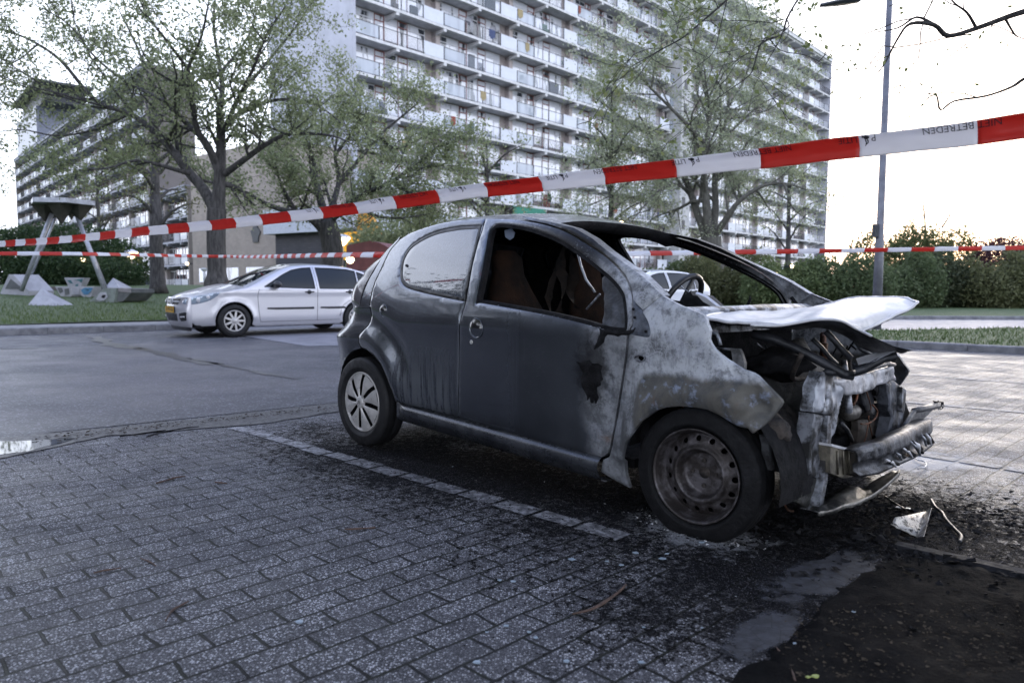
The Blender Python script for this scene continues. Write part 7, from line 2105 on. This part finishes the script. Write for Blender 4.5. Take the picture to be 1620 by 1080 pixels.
def lantern(u, v, y, base_v, label, s=1.0, grp=None):
    c = D(u, v, y); zb = D(u, base_v, y).z
    T = thing("lantern", label, "lantern", (c.x, c.y, zb), 0, grp); h = c.z - zb
    mb = MB(); mb.tube([Vector((0, 0, 0)), Vector((0, 0, h - .12*s))], .05, 8); mb.build("pole", [simple("pale_pole", (.35, .33, .32), None, .5)], T)
    mb = MB(); mb.lathe([(.06*s, h - .15*s), (.12*s, h - .10*s), (.30*s, h + .12*s), (.28*s, h + .14*s)], Matrix.Identity(4), 16); mb.build("globe", [M_glow], T)
    mb = MB(); mb.lathe([(.31*s, h + .13*s), (.27*s, h + .20*s), (.10*s, h + .27*s), (.001, h + .28*s)], Matrix.Identity(4), 16); mb.build("cap", [M_frame], T)
lantern(541.5, 382, 33, 440, "lit lantern beside the red pavilion roof", 1.2)
lantern(207.5, 404, 40, 449, "lit lantern left of the straight-trunked tree", 1.15)
for (u, v, y, sz, lab) in ((554, 410.5, 28, .16, "small warm light glowing low under the red pavilion roof"), (199, 421, 44, .16, "small warm light left of the lantern pole"), (296, 417, 52, .11, "small white light on the garden wall behind the trees"), (131, 411, 37, .11, "small orange light in the hedge behind the tripod"), (1149, 410, 31, .06, "small light in the hedge right of the windscreen opening"), (1253, 421, 31, .07, "small orange light in the long clipped hedge"), (1230, 433, 30.8, .05, "small pale light low in the long clipped hedge"), (983, 353, 36, .10, "orange light glowing just above the burnt car's roof")):
    mb = MB(); c = D(u, v, y); mb.lathe([(.001, -sz), (sz*.7, -sz*.7), (sz, 0), (sz*.7, sz*.7), (.001, sz)], Matrix.Identity(4), 12)
    T = thing("wall_light", lab, "light", c); mb.build("lamp_glass", [M_glow], T)
    mb = MB(); mb.box((-.05, .05, -.05), (.05, .8, .05)); mb.build("bracket", [M_rail], T)
# white bollard by the big tree
c = D(343, 437, 26); T = thing("bollard", "short white bollard just left of the big tree's foot", "bollard", (D(323.5,437,26).x, 26, D(323,447,26).z)); mb = MB(); mb.tube([Vector((0,0,0)), Vector((0,0,.40))], .045, 8); mb.lathe([(.05,.40),(.12,.46),(.12,.5),(.001,.52)], Matrix.Identity(4), 12); mb.build("post", [M_panelw], T)

# ================================================================== LITTER, SHARDS, DEBRIS
rnd = random.Random(99)
M_twig = simple("dead_twig", (.055, .035, .028), (.10, .06, .045), .8, scale=30, bump=.4)
def u_seed(t): return sum(map(ord, t)) * .13
def stick(px, r, label, mat=None, w2=None):
    P = [G(u, v, .0) + Vector((0, 0, r * .9)) for u, v in px]; o = P[0]
    mb = MB(); mb.tube([Vector(q) - o for q in spline([tuple(p) for p in P], 4)], [.62 * r * (1 - .75 * abs(i / (4*(len(P)-1)) - .5) + .35 * noise.noise((i * .9, r * 900, u_seed(label)))) for i in range(4*(len(P)-1) + 1)], 7)
    ob = mb.build("stick", [mat or M_twig]); ob.location = o; tag(ob, label, "stick")
stick([(247,766),(262,762),(278,757),(293,755)], .008, "reddish stick on the pavers, left of the painted bay line")
stick([(340,764),(350,765),(359,766)], .007, "short stick on the pavers between two longer ones")
stick([(545,839),(570,838),(594,836)], .007, "straight reddish-brown stick lying halfway to the front wheel")
stick([(148,908),(165,904),(192,900)], .006, "dark stick at the left of the pavers")
stick([(262,984),(272,968),(285,960),(298,953)], .006, "crooked dark twig on the pavers near the bottom left")
stick([(906,974),(935,967),(960,953),(980,938),(990,928)], .0085, "curved brown pod on the bricks at the bottom centre")
stick([(1228,1026),(1240,1042),(1252,1062),(1258,1080)], .006, "pale root curving over the soil at the bottom edge")
stick([(222,884),(236,889),(247,896)], .004, "thin curled stem on the pavers at the left")
stick([(190,692),(230,687),(262,682)], .010, "dark stick in the gutter, leftmost of three", M_soot)
stick([(232,692),(262,684),(300,677)], .008, "dark stick in the gutter, middle of three", M_soot)
stick([(268,683),(290,679),(315,676)], .008, "dark stick in the gutter, rightmost of three", M_soot)
M_shard = simple("pale_blue_flake", (.30, .37, .44), (.20, .25, .31), .35, scale=30, bump=.2)
M_wflake = simple("white_flake", (.55, .56, .60), None, .5)
def flakes(name, label, cat, pts, smin, smax, mat, flatness=.12, kind=None, group=None):
    for i, (x, y, z) in enumerate(pts):
        mb = MB(); n = rnd.choice((4, 5, 6)); s_ = rnd.uniform(smin, smax); a0 = rnd.uniform(0, 6.28); el = rnd.uniform(.4, .9)
        P = [Vector((s_*cos(a0 + 2*pi*k/n) * rnd.uniform(.6, 1.1), s_*el*sin(a0 + 2*pi*k/n) * rnd.uniform(.6, 1.1), rnd.uniform(0, flatness) * s_)) for k in range(n)]
        mb.prism(P, (0, 0, 1), .002 + s_*.1); ob = mb.build(name, [mat]); ob.location = (x, y, z); tag(ob, label, cat, group)
big = [(790,918),(812,920),(905,885),(855,882),(1006,875),(1055,876),(1110,858),(1048,884),(983,894),(770,1000),(838,1000),(896,1046),(1018,992),(716,738),(848,1009),(800,990),(755,1048),(1440,1020),(1447,940),(1435,963),(1257,1018),(1110,993),(960,888),(1014,1048),(474,984),(1545,968),(1350,968)]
flakes("paint_flake", "pale blue paint flake lying on the bricks near the burnt car", "flake", [tuple(G(u, v, .004)) for u, v in big], .005, .015, M_shard, group="pale flakes scattered on the bricks")
# fine crumbs and cinders nobody could count
def crumbs(name, label, N, region, smin, smax, mat, zoff=.002):
    mb = MB()
    for i in range(N):
        x, y = region(); s_ = rnd.uniform(smin, smax) * rnd.choice((.5, .7, 1)); c = Vector((x, y, zoff + s_*.3)); h = s_ * rnd.uniform(.25, .9)
        q = [c + Vector((rnd.uniform(-s_, s_), rnd.uniform(-s_, s_), rnd.uniform(-.2, 1) * h)) for _ in range(5)]
        mb.add(q, [(0,1,2),(0,2,3),(0,3,4),(1,2,3),(2,3,4),(0,1,4)], False)
    ob = mb.build(name, [mat], fix=False); tag(ob, label, "debris", kind='stuff')
def around(u, v, r, st=1.0, a=0.0):
    c = G(u, v)
    def f():
        x, y = rnd.gauss(0, r * st), rnd.gauss(0, r); return c.x + x*cos(a) - y*sin(a), c.y + x*sin(a) + y*cos(a)
    return f
crumbs("cinders", "black cinders under the burnt car's front", 4200, around(1230, 825, .33, 1.4, radians(-45)), .003, .014, M_soot)
crumbs("cinders", "black cinders before the bumper beam", 1300, around(1440, 800, .22, 1.5, radians(-10)), .003, .014, M_soot)
crumbs("cinders", "black cinders along the car's sill and bay line", 5200, around(740, 745, .26, 3.0, radians(-45)), .002, .009, M_soot)
crumbs("cinders", "scattered soot crumbs on the bricks beside the bay line", 3200, around(800, 830, .35, 2.0, radians(-45)), .002, .007, M_soot)
crumbs("ash_crumbs", "white ash crumbs at the foot of the flat front tyre", 900, around(1100, 838, .06, 2.2, radians(-50)), .002, .008, M_ashm)
crumbs("glass_crumbs", "pale glass crumbs scattered over the bricks", 420, around(950, 900, .55, 1.5, radians(-45)), .001, .0035, M_wflake)
crumbs("gutter_leaves", "dark leaf litter in the gutter", 500, lambda: (lambda t: (lambda g: (g.x + rnd.gauss(0, .05), g.y + rnd.gauss(0, .06)))(G(60 + 480*t, 697 - 52*t)))(rnd.random()), .004, .02, simple("leaf_litter", (.03, .024, .02), (.07, .055, .045), .8, scale=40), .008)
crumbs("soil_litter", "twigs and leaf bits on the soil", 900, lambda: (lambda g: (g.x, g.y))(G(rnd.uniform(1240, 1620), rnd.uniform(960, 1079))), .002, .010, simple("litter", (.03, .025, .02), (.075, .06, .045), .95, spec=.1, scale=40), .012)
crumbs("burnt_debris", "black clinker lumps heaped under the burnt car's nose", 900, around(1250, 838, .20, 1.6, radians(-30)), .006, .030, M_soot)
crumbs("burnt_debris", "black clinker lumps around the fallen metal plate", 900, around(1450, 812, .16, 1.8, radians(-20)), .005, .026, M_soot)
crumbs("burnt_debris", "black clinker behind the flat front tyre", 500, around(1010, 795, .12, 2.0, radians(-45)), .004, .020, M_soot)
# fallen metal plate with bent edge, cable beside it
T = thing("fallen_plate", "bright bent metal plate lying before the bumper beam", "metal plate", G(1435, 838, .02)); o = G(1435, 838, .02)
mb = MB(); q = [G(1409,828,.05), G(1452,849,.01), G(1466,808,.03), G(1418,818,.07)]
rows = [[q[0].lerp(q[1], t) - o + Vector((0, 0, .006*noise.noise((t*6, 0, 0)))) for t in [i/8 for i in range(9)]], [q[0].lerp(q[3], .33).lerp(q[1].lerp(q[2], .33), t) - o + Vector((0, 0, -.006 + .01*noise.noise((t*6, 3, 0)))) for t in [i/8 for i in range(9)]], [q[0].lerp(q[3], .7).lerp(q[1].lerp(q[2], .7), t) - o + Vector((0, 0, .012*noise.noise((t*6, 6, 0)))) for t in [i/8 for i in range(9)]], [q[3].lerp(q[2], t) - o for t in [i/8 for i in range(9)]]]
grid(mb, rows); po = mb.build("plate", [simple("scorched_bright_steel", (.42, .40, .37), (.02, .019, .018), .35, metal=.5, scale=38, bump=.5, lo=.50, hi=.58)], T); po.modifiers.new("t", 'SOLIDIFY').thickness = .004
mb = MB(); mb.prism([q[1] - o, q[2] - o, G(1474,803,.06) - o, G(1462,848,.035) - o], (-.6, -.4, 0), .004); mb.build("bent_flange", [M_bare], T)
for nm, px, r, lab in (("cable", [(1473,790),(1480,802),(1490,810),(1497,822),(1512,838),(1521,848),(1518,857)], .007, "black cable curling on the ground right of the fallen plate"), ("cable", [(1400,785),(1416,796),(1432,806)], .006, "thin bent rod between the bumper beam and the fallen plate"), ("hose", [(1438,712),(1450,726),(1463,730),(1464,738),(1452,741)], .004, "thin pale hose loop lying under the bumper beam's end")):
    P = [G(u, v, .012) for u, v in px]; mb = MB(); mb.tube([Vector(w) - P[0] for w in spline([tuple(p) for p in P], 5)], r, 6); ob = mb.build(nm, [M_bare if nm == "hose" else M_sootglossy]); ob.location = P[0]; tag(ob, lab, nm)
flakes("metal_chip", "bright metal chip on the black ground before the bumper beam", "metal chip", [tuple(G(u, v, .008)) for u, v in ((1424,803),(1436,805),(1406,767),(1398,752),(1443,715))], .012, .020, M_ashm, group="bright chips on the sooty ground")
flakes("fallen_leaf", "small yellow-green leaf on the soil at the bottom edge", "leaf", [tuple(G(u, v, .02)) for u, v in ((1278,1071),(1290,1070))], .008, .012, simple("young_leaf", (.35, .40, .12), None, .6), group="young leaves on the soil")
